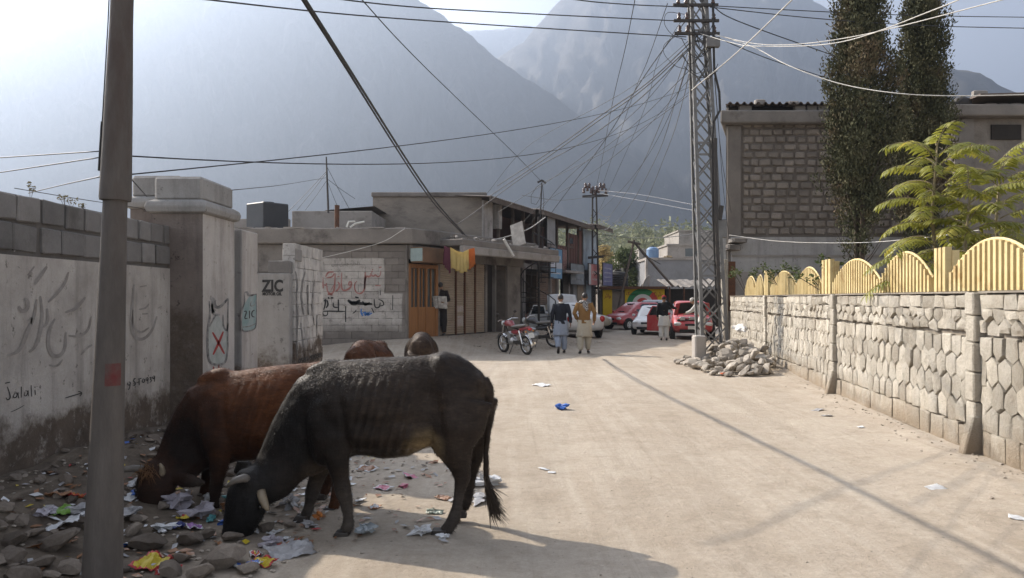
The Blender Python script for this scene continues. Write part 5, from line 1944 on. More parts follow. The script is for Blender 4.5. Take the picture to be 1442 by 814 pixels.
# ================================================================== TREES BEHIND THE WALL
t = NT('dusty cypress green')
c = t.ramp(t.noise(1.6, 5, .7), [(.3, (.045, .050, .028)), (.55, (.085, .083, .046)), (.75, (.15, .125, .072))])
c = t.mix(t.val(t.noise(.8, 4, .6), .56, .7), c, (.15, .11, .07))
M_CYP = t.out(c, .9, .1)
def cypress(label, x, y, hgt, rad, seed, lo):
    rg = random.Random(seed)
    o = thing('cypress_tree', label, 'cypress tree', (x, y, 0), 0, 'cypress trees behind the fence')
    q = MB()
    for k in range(3):
        dx, dy = rg.uniform(-.12, .12), rg.uniform(-.12, .12)
        q.path([(dx * .3, dy * .3, -.2), (dx, dy, hgt * .3), (dx * 1.4, dy * 1.4, hgt * .6), (dx * .5, dy * .5, hgt * .96)], [.085, .065, .045, .012], 7)
    for k in range(60):
        z = hgt * rg.uniform(lo - .05, .8)
        a = rg.uniform(0, 6.28)
        r_ = rad * rg.uniform(.4, .9)
        q.path([(0, 0, z), (r_ * .5 * cos(a), r_ * .5 * sin(a), z + r_ * .45), (r_ * cos(a), r_ * sin(a), z + r_ * 1.1)], [.02, .013, .005], 4)
    q.build('trunk', M_BARK, o, smooth=True)
    cr = MB()
    for k in range(1500):
        u = rg.random() ** .85
        z = hgt * (lo + (1 - lo) * u)
        prof = min(1, .55 + 1.2 * u) * (1 - u ** 3.2) ** .8
        a = rg.uniform(0, 6.28)
        lob = .74 + .5 * noise.noise(Vector((cos(a) * 1.5, sin(a) * 1.5, z * .9 + seed)))
        rr = rad * prof * lob * rg.random() ** .45
        if u < .15 and rg.random() < .55: continue
        c0 = Vector((rr * cos(a), rr * sin(a), z))
        # an upswept spray of small scale leaves
        up = Vector((cos(a) * .35, sin(a) * .35, 1)).normalized()
        for j in range(40):
            p = c0 + up * rg.uniform(-.22, .28) + Vector((rg.gauss(0, .075), rg.gauss(0, .075), rg.gauss(0, .05)))
            d_ = (up + Vector((rg.gauss(0, .5), rg.gauss(0, .5), rg.gauss(0, .3)))).normalized()
            w_ = d_.orthogonal().normalized()
            w_ = Matrix.Rotation(rg.uniform(0, 6.28), 3, d_) @ w_
            s_ = rg.uniform(.04, .085)
            cr.add([p, p + w_ * s_ * .32 + d_ * s_ * .5, p + d_ * s_ * 1.3, p - w_ * s_ * .32 + d_ * s_ * .5], [(0, 1, 2, 3)])
    cr.build('crown', M_CYP, o, fix=False)
    return o
cypress('tall ragged cypress with a bare forked trunk, left of the two', X(1210, 20), 20, 10.6, 1.18, 3, .26)
cypress('narrower dark cypress standing right behind the leafy plant', X(1300, 21.5), 21.5, 11.2, .98, 9, .24)

t = NT('tree of heaven leaf')
c = t.ramp(t.noise(2.2, 4, .7), [(.3, (.13, .145, .026)), (.55, (.25, .245, .04)), (.75, (.42, .34, .065))])
tr = t.n('ShaderNodeBsdfTranslucent')
t.l(c, tr.inputs[0])
mx = t.n('ShaderNodeMixShader')
mx.inputs[0].default_value = .45
t.out(c, .45, .5)
t.l(t.b.outputs[0], mx.inputs[1]); t.l(tr.outputs[0], mx.inputs[2])
t.l(mx.outputs[0], t.t.nodes['Material Output'].inputs['Surface'])
M_FROND = t.m
M_STEMG = pmat('pale green stem', (.26, .22, .13), (.19, .15, .09), 8)
def ailanthus(label, x, y, hgt, seed, n, z_lo):
    rg = random.Random(seed)
    o = thing('leafy_plant', label, 'young tree', (x, y, 0), 0, 'leafy young trees behind the fence')
    q = MB()
    q.path([(0, 0, 0), (.05, 0, hgt * .4), (-.04, .03, hgt * .75), (.02, 0, hgt)], [.04, .032, .022, .012], 8)
    q.build('trunk', M_STEMG, o, smooth=True)
    for i in range(n):
        u = i / (n - 1)
        z = z_lo + (hgt - z_lo) * u
        a = i * 2.4 + rg.uniform(-.25, .25)
        L = rg.uniform(.8, 1.12) * (1 - .25 * u)
        el = .15 + .75 * u ** 1.6 + rg.uniform(-.1, .1)
        d_ = Vector((cos(a), sin(a), 0))
        pts = []
        p = Vector((0, 0, z))
        m_ = 18
        for k in range(m_ + 1):
            pts.append(p.copy())
            ang = el - 1.15 * (k / m_) ** 1.3
            p = p + (d_ * cos(ang) + Vector((0, 0, sin(ang)))) * (L / m_)
        q = MB()
        q.path(pts, [.009 - .007 * k / m_ for k in range(m_ + 1)], 5)
        fr = q.build('frond_stalk', M_STEMG, o)
        lf = MB()
        side = Vector((-sin(a), cos(a), 0))
        for k in range(3, m_ + 1):
            for half in (0,):
                if k == m_ and half: continue
                pk = pts[k].lerp(pts[min(k + 1, m_)], half)
                tn = (pts[min(k + 1, m_)] - pts[k - 1]).normalized()
                nn = side.cross(tn).normalized()
                ll = .20 * (1 - .45 * abs((k + half) / m_ - .5)) * rg.uniform(.85, 1.1)
                for sg in (-1, 1):
                    dv = (side * sg + tn * .45 + Vector((0, 0, -.42 + rg.gauss(0, .12)))).normalized()
                    wv = (tn - dv * tn.dot(dv)).normalized()
                    w_ = ll * .125
                    b0 = pk + dv * .01
                    lf.add([b0, b0 + dv * ll * .35 + wv * w_, b0 + dv * ll * .72 + wv * w_ * .75 + Vector((0, 0, -.012)), b0 + dv * ll + Vector((0, 0, -.035)), b0 + dv * ll * .72 - wv * w_ * .75 + Vector((0, 0, -.012)), b0 + dv * ll * .35 - wv * w_, b0 + dv * ll * .5 + Vector((0, 0, .008))],
                           [(0, 1, 6), (1, 2, 6), (2, 3, 6), (3, 4, 6), (4, 5, 6), (5, 0, 6)])
        ll_ = lf.build('leaflets', M_FROND, None, fix=False)
        ll_.parent = fr
    return o
ailanthus('bright yellow green leafy young tree rising behind the fence post', X(1318, 11), 11, 3.75, 4, 38, 1.65)
ailanthus('second leafy young tree at the far right edge, behind the big arch', X(1408, 11.4), 11.4, 3.6, 12, 32, 1.6)
ailanthus('low leafy sucker shoot between the two leafy young trees', X(1365, 10.6), 10.6, 3.1, 14, 22, 1.55)
# creeper on the fence near its far end
for i, (px, d_) in enumerate(((1050, 23.0), (1088, 18.2), (1140, 14.5))):
    o = thing('fence_creeper', ('green creeper on the far end of the fence', 'green creeper on the fence below the corner of the block building', 'green creeper at the fence post left of the tall cypress')[i], 'creeper', (wall_r(d_) + .3, d_, 1.66))
    rg = random.Random(i)
    q = MB(); l2 = MB()
    for k in range(9):
        e = Vector((rg.gauss(0, .18), rg.gauss(0, .4), rg.uniform(.25, .75)))
        q.path([(0, 0, 0), e * .6, e], .008, 4)
        leaf_quads(l2, e, .14, 26, .05, rg)
    q.build('stem', M_BARK, o); l2.build('leaves', M_LEAF, o, fix=False)
# ================================================================== CATTLE
def fur_mesh(me, n, length, seed, flow=Vector((1, 0, -.55))):
    """short lying hairs over a hide: one sliver each"""
    rg = random.Random(seed)
    polys = me.polygons
    areas = [p.area for p in polys]
    tot = sum(areas)
    mb = MB()
    acc = 0
    step = tot / n
    t_ = rg.random() * step
    for p, a in zip(polys, areas):
        acc += a
        while t_ < acc:
            t_ += step
            nn = p.normal
            fl = (flow - nn * flow.dot(nn))
            if fl.length < .05: fl = nn.orthogonal()
            fl = (fl.normalized() + Vector((rg.gauss(0, .3), rg.gauss(0, .3), rg.gauss(0, .3))) + nn * rg.uniform(.05, .26)).normalized()
            c = p.center + Vector((rg.gauss(0, .004), rg.gauss(0, .004), rg.gauss(0, .004)))
            s = fl.cross(nn).normalized() * rg.uniform(.0012, .0024)
            L = length * rg.uniform(.5, 1.3)
            b = len(mb.v)
            mb.v += [tuple(c - s), tuple(c + s), tuple(c + fl * L)]
            mb.f.append((b, b + 1, b + 2))
    return mb

def hide(name, stops, patches, rough=.5):
    """stops: noise ramp; patches: (centre, radius, softness, colour)"""
    t = NT(name)
    c = t.ramp(t.noise(5, 6, .7, stretch=(.55, 1, 1.3), local=True), stops)
    for ctr, rad, sft, cc in patches:
        q = t.n('ShaderNodeVectorMath', operation='DISTANCE')
        t.l(t.coord(True), q.inputs[0])
        q.inputs[1].default_value = ctr
        d_ = t.math('ADD', q.outputs['Value'], t.math('MULTIPLY', t.math('SUBTRACT', t.noise(6, 6, .7, local=True), .5), rad * .9))
        c = t.mix(t.val(d_, rad + sft, rad - sft), c, cc)
    f_ = t.noise(70, 4, .7, stretch=(.25, 1, 1), local=True)
    c = t.mix(.5, c, t.ramp(f_, [(.3, (.5,) * 3), (.7, (1.25,) * 3)]), 'MULTIPLY')
    mot = t.noise(20, 5, .75, stretch=(.5, 1, 1.4), local=True)
    c = t.mix(.75, c, t.ramp(mot, [(.3, (.5,) * 3), (.7, (1.4,) * 3)]), 'MULTIPLY')
    t.b.inputs['Sheen Weight'].default_value = .03
    t.b.inputs['Sheen Roughness'].default_value = .4
    nb = t.bump(f_, .35, .006)
    nb = t.bump(t.noise(9, 4, .6, stretch=(1.6, 1, .35), local=True), .35, .03, nb)
    return t.out(c, rough + .12, .2, 0, nb)
M_HORN = pmat('pale horn', (.27, .215, .145), (.17, .13, .09), 9, .45, .4, bscale=60, bump=.15)
M_HORN_D = pmat('grey horn', (.14, .12, .10), (.09, .075, .06), 9, .45, .4, bscale=60, bump=.15)
M_HOOF = pmat('dark hoof', (.035, .03, .026), (.06, .05, .042), 12, .6, .3)
M_EYE = flat('wet dark eye', (.008, .006, .005), .08, .7)

def cow(label, d0, ox, torso, neck, head, legs, horns, ears, eyes, bumps, mat, tail=None, voxel=.0115, fur=110000, furlen=.017, teat=None, group=None, tuft_mat=None, poll_tuft=None, mats_horn=None, sculpt=None, tuft_len=1.0):
    k = d0 / F
    root = thing('cow', label, 'cow', ((ox - 721) * k, d0, 0), 0, group)
    def b(px, py, dy=0.0):
        return Vector(((px - ox) * k, dy, 1.6 - (py - 420) * k))
    m = MB()
    rings = []
    N = 22
    for px, t0, t1, hw in torso:
        cz, hz = (t0 + t1) / 2, (t1 - t0) / 2 * k
        ring = []
        for j in range(N):
            a = 2 * pi * j / N
            # narrower along the spine, fuller at the belly
            yy = hw * cos(a) * (1 - .20 * max(0, sin(a)) ** 2)
            ring.append(b(px, cz) + Vector((0, yy, hz * sin(a))))
        rings.append(ring)
    m.rings(rings)
    def limb(pts, n=14):
        # pts: px, py, dy, in-plane radius (px), lateral radius (m)
        P3 = [b(p[0], p[1], p[2]) for p in pts]
        rr = []
        for i, p in enumerate(P3):
            tdir = (P3[min(i + 1, len(P3) - 1)] - P3[max(i - 1, 0)]).normalized()
            side = Vector((0, 1, 0))
            side = (side - tdir * side.dot(tdir)).normalized()
            a = tdir.cross(side)
            r0, r1 = pts[i][3] * k, pts[i][4]
            rr.append([p + a * (r0 * cos(2 * pi * j / n)) + side * (r1 * sin(2 * pi * j / n)) for j in range(n)])
        m.rings(rr)
    limb(neck)
    limb(head)
    for L in legs:
        limb(L['pts'])
    for px, py, dy, r0, r1, r2 in bumps:
        m.ellipsoid(b(px, py, dy), (r0, r1, r2))
    for pts in ears:
        limb(pts, 10)
    if tail: limb(tail, 10)
    if teat:
        for px, py, dy in teat:
            m.path([b(px - 4, py - 14, dy), b(px, py, dy), b(px, py + 7, dy)], [.03, .018, .008], 8)
    me = remeshed(m, voxel, 12)
    rb, fl, pushes, gro = sculpt
    newco = []
    for v in me.vertices:
        px, py = ox + v.co.x / k, 420 + (1.6 - v.co.z) / k
        s = 1 if v.co.y > 0 else -1
        dn = 0.0
        wx = sstep(rb[0], rb[0] + 15, px) * sstep(rb[1], rb[1] - 15, px) * sstep(rb[2], rb[2] + 20, py) * sstep(rb[3], rb[3] - 15, py)
        dn += .0065 * wx * sin(2 * pi * (px + (py - 580) * .3) / 12.5)
        for (gx, gy, rx, ry, a) in gro:
            dn -= a * math.exp(-((px - gx - (py - gy) * .15) / rx) ** 2 - ((py - gy) / ry) ** 2)
        for (gx, gy, rx, ry, a) in pushes:
            dn += a * math.exp(-((px - gx) / rx) ** 2 - ((py - gy) / ry) ** 2)
        dn += .006 * noise.noise(v.co * 5 + Vector((ox, 0, 0))) + .003 * noise.noise(v.co * 14)
        co = v.co + v.normal * dn
        # hollow flank in front of the hip
        co.y -= s * .055 * math.exp(-((px - fl[0]) / 17) ** 2 - ((py - fl[1]) / 30) ** 2) * min(1, abs(v.co.y) / .12)
        newco += list(co)
    me.vertices.foreach_set('co', newco)
    me.update()
    me.materials.append(mat)
    o = put('body', me, root)
    if fur:
        f_ = fur_mesh(me, fur, furlen, int(ox))
        c = f_.build('coat', mat, root, fix=False)
        c['kind'] = 'stuff'
    for L in legs:
        q = MB()
        hx, hy, hd, ang, sc = L['hoof']
        for sg in (-1, 1):
            c0 = b(hx, hy, hd) + Vector((0, sg * .024, 0))
            R2 = Matrix.Rotation(ang, 3, 'Y')
            prof = [(.045, .055), (.055, .0), (-.02, -.002), (-.062, .0), (-.038, .055)]
            prof = [(-a * sc, z * sc) for a, z in prof] if False else [(a * sc, z * sc) for a, z in prof]
            q.prism(prof, lambda u, v, kk: c0 + R2 @ Vector((u, (kk - .5) * .042 * sc, v)))
        q.build('hoof', M_HOOF, root, bevel=.006)
    for i, pts in enumerate(horns):
        q = MB()
        q.path([b(p[0], p[1], p[2]) for p in pts], [p[3] * k for p in pts], 12)
        q.build('horn', (mats_horn or [M_HORN, M_HORN])[i], root, smooth=True)
    for px, py, dy in eyes:
        q = MB()
        q.ellipsoid(b(px, py, dy), (.016, .016, .016))
        q.build('eye', M_EYE, root, smooth=True)
    if tail:
        rg = random.Random(2)
        q = MB()
        e = b(*tail[-1][:3])
        for i in range(280):
            s = b(*tail[-2][:3]).lerp(e, rg.uniform(-.2, 1)) + Vector((rg.gauss(0, .008), rg.gauss(0, .01), 0))
            dx = abs(rg.gauss(.055, .028))
            L = rg.uniform(.10, .24) * tuft_len
            q.path([s, s + Vector((dx * .35, rg.gauss(0, .01), -L * .5)), s + Vector((dx * 1.15, rg.gauss(0, .02), -L))], [.0035, .003, .0008], 3, cap=False)
        tf = q.build('tail_tuft', tuft_mat or mat, root, fix=False)
        tf['kind'] = 'stuff'
    if poll_tuft:
        rg = random.Random(4)
        q = MB()
        px, py, dy, mm = poll_tuft
        for i in range(150):
            s = b(px + rg.gauss(0, 5), py + rg.gauss(0, 3), dy + rg.gauss(0, .02))
            dv = Vector((rg.gauss(0, .6), rg.gauss(-.4, .3), rg.gauss(-.3, .6))).normalized() * rg.uniform(.05, .10)
            q.path([s, s + dv * .5 + Vector((0, -.012, .01)), s + dv + Vector((0, 0, -.02))], [.0022, .002, .0006], 3, cap=False)
        x = q.build('poll_tuft', mm, root, fix=False)
        x['kind'] = 'stuff'
    return root

# ---- the dark cow, broadside, head down in the rubbish
kb = 5.45 / F
def bl(px, py, dy=0):
    return ((px - 560) * kb, dy, 1.6 - (py - 420) * kb)
M_BLACKCOW = hide('black brown hide', [(.3, (.018, .012, .0085)), (.5, (.034, .023, .016)), (.72, (.060, .042, .030))],
                  [(bl(420, 610), .46, .26, (.008, .006, .005)), (bl(350, 715, -.1), .30, .12, (.010, .009, .0085)), (bl(492, 720, -.15), .19, .12, (.07, .057, .047)), (bl(640, 725, -.15), .22, .12, (.06, .049, .041)),
                   (bl(428, 720, .2), .17, .1, (.06, .05, .042)), (bl(600, 626, -.14), .10, .08, (.27, .19, .095)), (bl(455, 668), .11, .09, (.11, .08, .055)), (bl(575, 650, 0), .07, .06, (.17, .13, .085)), (bl(337, 766, -.16), .055, .02, (.12, .10, .09))], .46)
CB = cow('black brown zebu cow standing broadside in the road with its head down in rubbish', 5.45, 560,
    [(682, 534, 560, .05), (676, 522, 592, .10), (662, 508, 622, .16), (645, 499, 634, .195), (626, 495, 632, .205), (605, 499, 628, .21), (575, 502, 642, .255), (542, 504, 646, .275), (512, 506, 641, .265), (485, 508, 645, .235), (462, 510, 660, .20), (444, 516, 670, .165), (430, 526, 672, .12)],
    [(500, 556, 0, 40, .12), (478, 566, 0, 54, .17), (459, 578, 0, 60, .17), (438, 598, 0, 53, .15), (418, 625, -.02, 45, .125), (401, 651, -.05, 38, .108), (385, 675, -.09, 31, .10), (372, 686, -.12, 24, .09)],
    [(376, 662, -.11, 15, .08), (368, 668, -.12, 25, .11), (360, 692, -.14, 30, .12), (353, 716, -.15, 26, .11), (346, 738, -.16, 20, .09), (341, 754, -.165, 17.5, .08), (339, 764, -.165, 17, .078), (338, 770, -.165, 12, .06)],
    [dict(pts=[(478, 575, -.12, 40, .08), (479, 610, -.155, 34, .085), (482, 640, -.16, 18, .06), (486, 665, -.155, 12.5, .046), (491, 688, -.15, 11, .042), (494, 700, -.15, 8.5, .031), (496, 716, -.15, 7.5, .028), (497, 729, -.15, 9, .034), (492, 740, -.15, 9, .034)], hoof=(488, 750.5, -.15, 0, 1.05)),
     dict(pts=[(462, 580, .10, 36, .08), (456, 625, .14, 28, .075), (448, 655, .14, 16, .055), (438, 683, .14, 12, .045), (431, 706, .14, 10, .042), (429, 716, .14, 7.5, .03), (426, 727, .14, 8.5, .033), (421, 736, .14, 8.5, .033)], hoof=(417, 744, .14, .1, 1)),
     dict(pts=[(648, 560, -.11, 48, .09), (644, 600, -.14, 40, .095), (643, 630, -.15, 26, .078), (650, 652, -.15, 15, .052), (653, 669, -.15, 11.5, .042), (649, 685, -.15, 8, .031), (646, 705, -.15, 7.5, .029), (641, 722, -.15, 9, .034), (634, 734, -.15, 8.5, .034), (628, 740, -.15, 9, .034)], hoof=(621, 748, -.15, 0, 1.08)),
     dict(pts=[(660, 565, .10, 42, .09), (662, 605, .13, 32, .085), (665, 635, .14, 19, .06), (667, 654, .14, 12, .042), (663, 672, .14, 8, .031), (659, 695, .14, 7.5, .029), (655, 714, .14, 9, .034), (650, 725, .14, 8.5, .034)], hoof=(645, 735.5, .14, 0, 1.0))],
    [[(366, 667, -.19, 6.5), (358, 663, -.22, 6), (348, 665, -.25, 4.6), (338, 673, -.27, 1.5)], [(380, 682, -.2, 6.5), (385, 691, -.23, 6), (390, 699, -.25, 4.6), (394, 705, -.26, 2)]],
    [[(362, 664, -.06, 8, .03), (348, 656, -.03, 11, .02), (338, 656, 0, 10, .018), (329, 668, .02, 4, .012)], [(386, 672, -.1, 7, .03), (396, 676, -.06, 9, .02), (405, 684, -.03, 7, .016), (410, 692, -.01, 3, .01)]],
    [(335, 698, -.18), (381, 702, -.22)],
    [(470, 524, 0, .2, .07, .075), (462, 600, -.12, .13, .10, .26), (462, 600, .12, .13, .10, .26), (540, 600, 0, .5, .285, .19), (648, 590, -.1, .17, .12, .2), (648, 590, .1, .17, .12, .2), (350, 700, -.2, .045, .04, .05)],
    M_BLACKCOW, tail=[(680, 534, 0, 9, .04), (687, 545, 0, 8, .034), (689, 565, 0, 6, .026), (687, 600, 0, 4.8, .022), (684, 640, 0, 4.4, .02), (685, 675, 0, 4.5, .02), (690, 700, 0, 4, .018)],
    teat=[(617, 634, -.06), (612, 634, .03)], sculpt=((498, 592, 520, 640), (606, 556), ((622, 508, 9, 9, .036), (672, 534, 8, 10, .03), (640, 590, 16, 30, .02), (500, 505, 60, 5, .008), (462, 506, 18, 10, .02)), ((493, 585, 6, 50, .016), (626, 600, 7, 40, .014), (600, 512, 14, 8, .012), (648, 512, 12, 8, .012), (441, 610, 7, 40, .012))), tuft_mat=pmat('tail hair', (.035, .027, .021), (.07, .053, .04), 9, .6, local=True), mats_horn=[M_HORN_D, M_HORN])

# ---- the brown cow behind it
kr = 6.08 / F
def br(px, py, dy=0):
    return ((px - 380) * kr, dy, 1.6 - (py - 420) * kr)
BROWN_STOPS = [(.3, (.075, .026, .0095)), (.55, (.14, .048, .016)), (.75, (.22, .083, .030))]
M_BROWNCOW = hide('red brown hide', BROWN_STOPS,
                  [(br(272, 620), .46, .26, (.013, .007, .005)), (br(225, 700, -.1), .30, .12, (.026, .0125, .008)), (br(313, 690, -.12), .22, .12, (.022, .012, .009)), (br(470, 680, 0), .26, .15, (.05, .026, .016)), (br(380, 640), .22, .16, (.05, .02, .01)), (br(295, 672, -.15), .09, .04, (.06, .045, .035))], .5)
CR = cow('red brown zebu cow with pale horns grazing on rubbish against the whitewashed wall', 6.08, 380,
    [(504, 536, 575, .07), (494, 522, 606, .13), (474, 513, 622, .175), (448, 510, 628, .19), (422, 511, 632, .195), (395, 514, 640, .225), (362, 518, 647, .235), (334, 522, 650, .22), (308, 526, 658, .19), (286, 534, 664, .16), (268, 548, 664, .12)],
    [(334, 560, 0, 30, .12), (318, 568, 0, 42, .155), (302, 580, 0, 50, .16), (285, 603, 0, 48, .14), (268, 630, -.03, 41, .118), (252, 652, -.07, 32, .10), (240, 662, -.1, 24, .095)],
    [(238, 650, -.1, 16, .08), (234, 658, -.12, 25, .11), (231, 678, -.14, 27, .115), (228, 698, -.155, 23, .10), (225, 716, -.165, 18, .085), (223, 728, -.17, 16.5, .078), (222, 736, -.17, 15, .07), (222, 741, -.17, 10, .055)],
    [dict(pts=[(318, 585, -.11, 34, .08), (320, 618, -.145, 24, .075), (319, 645, -.15, 14, .052), (316, 668, -.145, 10, .042), (313, 684, -.14, 9.5, .04), (312, 696, -.14, 7, .03), (311, 708, -.14, 8, .032), (308, 714, -.14, 8, .032)], hoof=(305, 722, -.14, 0, 1)),
     dict(pts=[(300, 590, .11, 30, .08), (294, 625, .14, 20, .07), (288, 652, .14, 12, .05), (283, 674, .14, 10, .042), (280, 690, .14, 7.5, .03), (278, 702, .14, 8, .032), (275, 707, .14, 8, .032)], hoof=(271, 714, .14, 0, 1)),
     dict(pts=[(478, 570, -.10, 38, .085), (474, 605, -.13, 31, .09), (472, 632, -.14, 20, .07), (477, 652, -.14, 12, .045), (481, 668, -.14, 9, .038), (479, 684, -.14, 7, .03), (478, 700, -.14, 8, .032), (474, 710, -.14, 8, .032)], hoof=(470, 718, -.14, 0, 1)),
     dict(pts=[(472, 575, .10, 34, .085), (462, 612, .13, 24, .08), (458, 640, .14, 15, .058), (461, 660, .14, 10, .04), (457, 676, .14, 7.5, .03), (453, 692, .14, 8, .03), (449, 703, .14, 8, .032)], hoof=(444, 711, .14, 0, 1))],
    [[(218, 654, -.19, 5.5), (207, 651, -.22, 5), (195, 652, -.25, 3.8), (185, 659, -.26, 1.3)], [(242, 665, -.18, 5.5), (245, 657, -.2, 4.6), (246, 650, -.22, 3.2), (244, 644, -.23, 1.3)]],
    [[(252, 668, -.15, 8, .03), (268, 668, -.17, 11, .022), (284, 670, -.18, 10, .02), (302, 673, -.18, 3, .01)], [(218, 662, -.05, 8, .03), (204, 668, .0, 10, .02), (192, 680, .04, 3, .01)]],
    [(209, 682, -.2), (250, 690, -.22)],
    [(312, 536, 0, .2, .075, .08), (305, 600, -.11, .12, .1, .24), (305, 600, .11, .12, .1, .24), (380, 600, 0, .45, .25, .17), (474, 590, -.1, .16, .12, .19), (474, 590, .1, .16, .12, .19), (228, 690, -.2, .045, .04, .05)],
    M_BROWNCOW, tail=[(500, 536, 0, 8, .035), (505, 550, 0, 6, .03), (505, 575, 0, 4.5, .024), (503, 600, 0, 4, .02)], tuft_len=.6, sculpt=((330, 420, 530, 640), (436, 560), ((450, 520, 9, 9, .022), (494, 538, 8, 10, .018), (312, 522, 16, 9, .025)), ((330, 590, 6, 45, .015), (455, 600, 7, 40, .014), (290, 610, 7, 35, .012), (430, 520, 14, 8, .012))), poll_tuft=(226, 656, -.2, pmat('pale poll hair', (.22, .12, .06), (.14, .07, .035), 8, local=True)), mats_horn=[M_HORN_D, M_HORN], fur=90000)

# ---- two more cattle beyond, seen from behind over the dark cow's back
def far_cow(label, x, y, rz, sc, mat):
    c = copy_tree(CR)
    c.location = (x, y, h(x, y))
    c.rotation_euler = (0, 0, rz)
    c.scale = (sc, sc * 1.22, sc)
    c['label'] = label
    for ch in c.children:
        if ch.name.startswith(('body', 'coat')):
            ch.data = ch.data.copy()
            ch.data.materials[0] = mat
    return c
far_cow('chestnut cow seen from behind over the dark cow, just past the brown one', X(512, 9.6), 9.6 + .55, radians(-97), .97, hide('chestnut hide', [(.3, (.06, .024, .011)), (.55, (.11, .043, .018)), (.75, (.17, .075, .032))], []))
far_cow('dark brown cow seen from behind near the newspaper reader', X(588, 12.2), 12.2 + .55, radians(-84), .97, hide('dark brown hide', [(.3, (.035, .022, .015)), (.55, (.065, .04, .026)), (.75, (.12, .075, .045))], []))
# ================================================================== PEOPLE
M_SKIN = pmat('brown skin', (.30, .17, .105), (.25, .135, .08), 14, .6, .35, bump=.05, local=True)
M_HAIR = pmat('black hair', (.013, .011, .010), (.025, .02, .018), 30, .5, .4, bscale=90, bump=.5, stretch=(1, 1, .2), local=True)
M_SHOE = pmat('black shoe leather', (.02, .018, .016), (.04, .035, .03), 9, .45, .4, bump=.05, local=True)
def fabric(name, a, b=None, s=5, bump=.25):
    return pmat(name, a, b or tuple(x * .82 for x in a), s, .9, .15, bscale=55, bump=bump, local=True)
def wav(m, amp, sc, seed):
    """soft cloth folds"""
    out = []
    for v in m.vertices:
        n = noise.noise(Vector((v.co.x * sc, v.co.y * sc, v.co.z * sc * .45 + seed)))
        out += list(v.co + v.normal * amp * n)
    m.vertices.foreach_set('co', out)
    m.update()
def person(label, loc, rz, pose, look, group=None, scale=1.0):
    root = thing('person', label, 'person', loc, rz, group)
    root.scale = (scale,) * 3
    V = Vector
    g = lambda k, d: V(pose.get(k, d))
    pel, che, nek, hed = g('pelvis', (0, 0, .93)), g('chest', (0, .0, 1.27)), g('neck', (0, 0, 1.45)), g('head', (0, .02, 1.595))
    shr, shl = g('shr', (.185, 0, 1.39)), g('shl', (-.185, 0, 1.39))
    elr, ell = g('elr', (.235, -.04, 1.12)), g('ell', (-.235, -.04, 1.12))
    wrr, wrl = g('wrr', (.245, .03, .87)), g('wrl', (-.245, .03, .87))
    hpr, hpl = pel + V((.09, 0, -.03)), pel + V((-.09, 0, -.03))
    knr, knl = g('knr', (.10, .02, .50)), g('knl', (-.10, .02, .50))
    anr, anl = g('anr', (.10, -.02, .09)), g('anl', (-.10, -.02, .09))
    face = V(pose.get('face', (0, 1, -.1))).normalized()
    m = MB()
    sid = face.cross(V((0, 0, 1))).normalized()
    up = sid.cross(face)
    hm = Matrix((sid, face, up)).transposed()
    m.ellipsoid(hed, (.074, .092, .112), hm, 14, 10)
    m.ellipsoid(hed + hm @ V((0, .028, -.06)), (.055, .062, .055), hm, 12, 8)
    m.ellipsoid(hed + hm @ V((0, .098, -.015)), (.013, .02, .026), hm, 8, 6)       # nose
    m.ellipsoid(hed + hm @ V((0, .082, -.062)), (.024, .012, .010), hm, 8, 6)      # mouth
    for s in (-1, 1):
        m.ellipsoid(hed + hm @ V((s * .077, -.005, -.01)), (.012, .02, .032), hm, 8, 6)
    m.path([nek + V((0, 0, -.06)), nek.lerp(hed, .25), nek.lerp(hed, .7)], [.062, .055, .052], 12)
    m.path([pel, pel.lerp(che, .5), che, nek + V((0, 0, -.03))], [.12, .115, .125, .06], 12)
    for a, b_, c in ((shr, elr, wrr), (shl, ell, wrl)):
        m.path([a.lerp(che, .4), a, a.lerp(b_, .5), b_, b_.lerp(c, .35), c], [.05, .052, .044, .038, .036, .026], 10)
        d = (c - b_).normalized()
        pn = V(pose.get('palm', (0, 0, 0)))
        if pn.length < .1:
            pn = (V((0, 0, 0)) + pel - c)
            pn.z = 0
        pn = (pn - d * pn.dot(d)).normalized()
        w = d.cross(pn).normalized()
        m.path([c - d * .01, c + d * .035, c + d * .085], [(.024, .017), (.036, .017), (.034, .014)], 10)
        hmx = [(.030, .070), (.010, .080), (-.010, .076), (-.029, .060)]
        for o_, L in hmx:
            p0 = c + d * .075 + w * o_
            p1 = p0 + d * L * .5 + pn * .006
            p2 = p1 + (d * .7 + pn * .7) * L * .35
            p3 = p2 + (d * .35 + pn * .9) * L * .25
            m.path([p0, p1, p2, p3], [.0095, .009, .0085, .007], 6)
        p0 = c + d * .03 + w * .03
        m.path([p0, p0 + (d * .6 + w * .7) * .035, p0 + (d * .9 + w * .55 + pn * .3) * .065], [.012, .011, .008], 6)
    for a, b_, c in ((hpr, knr, anr), (hpl, knl, anl)):
        m.path([a, a.lerp(b_, .5), b_, b_.lerp(c, .35), c], [.08, .072, .055, .052, .038], 10)
    me = remeshed(m, .0075, 2, .4)
    me.materials.append(look.get('skin', M_SKIN))
    put('body', me, root)
    for s in (-1, 1):
        q = MB()
        q.ellipsoid(hed + hm @ V((s * .03, .083, .012)), (.011, .007, .006), hm, 8, 6)
        q.build('eye', M_EYE, root, smooth=True)
    q = MB()
    q.ellipsoid(hed + hm @ V((0, -.018, .028)), (.082, .094, .098), hm, 16, 10)
    q.ellipsoid(hed + hm @ V((0, .05, .085)), (.06, .045, .03), hm, 12, 8)
    hm_ = remeshed(q, .009, 2)
    wav(hm_, .006, 50, 1)
    hm_.materials.append(M_HAIR)
    put('hair', hm_, root)
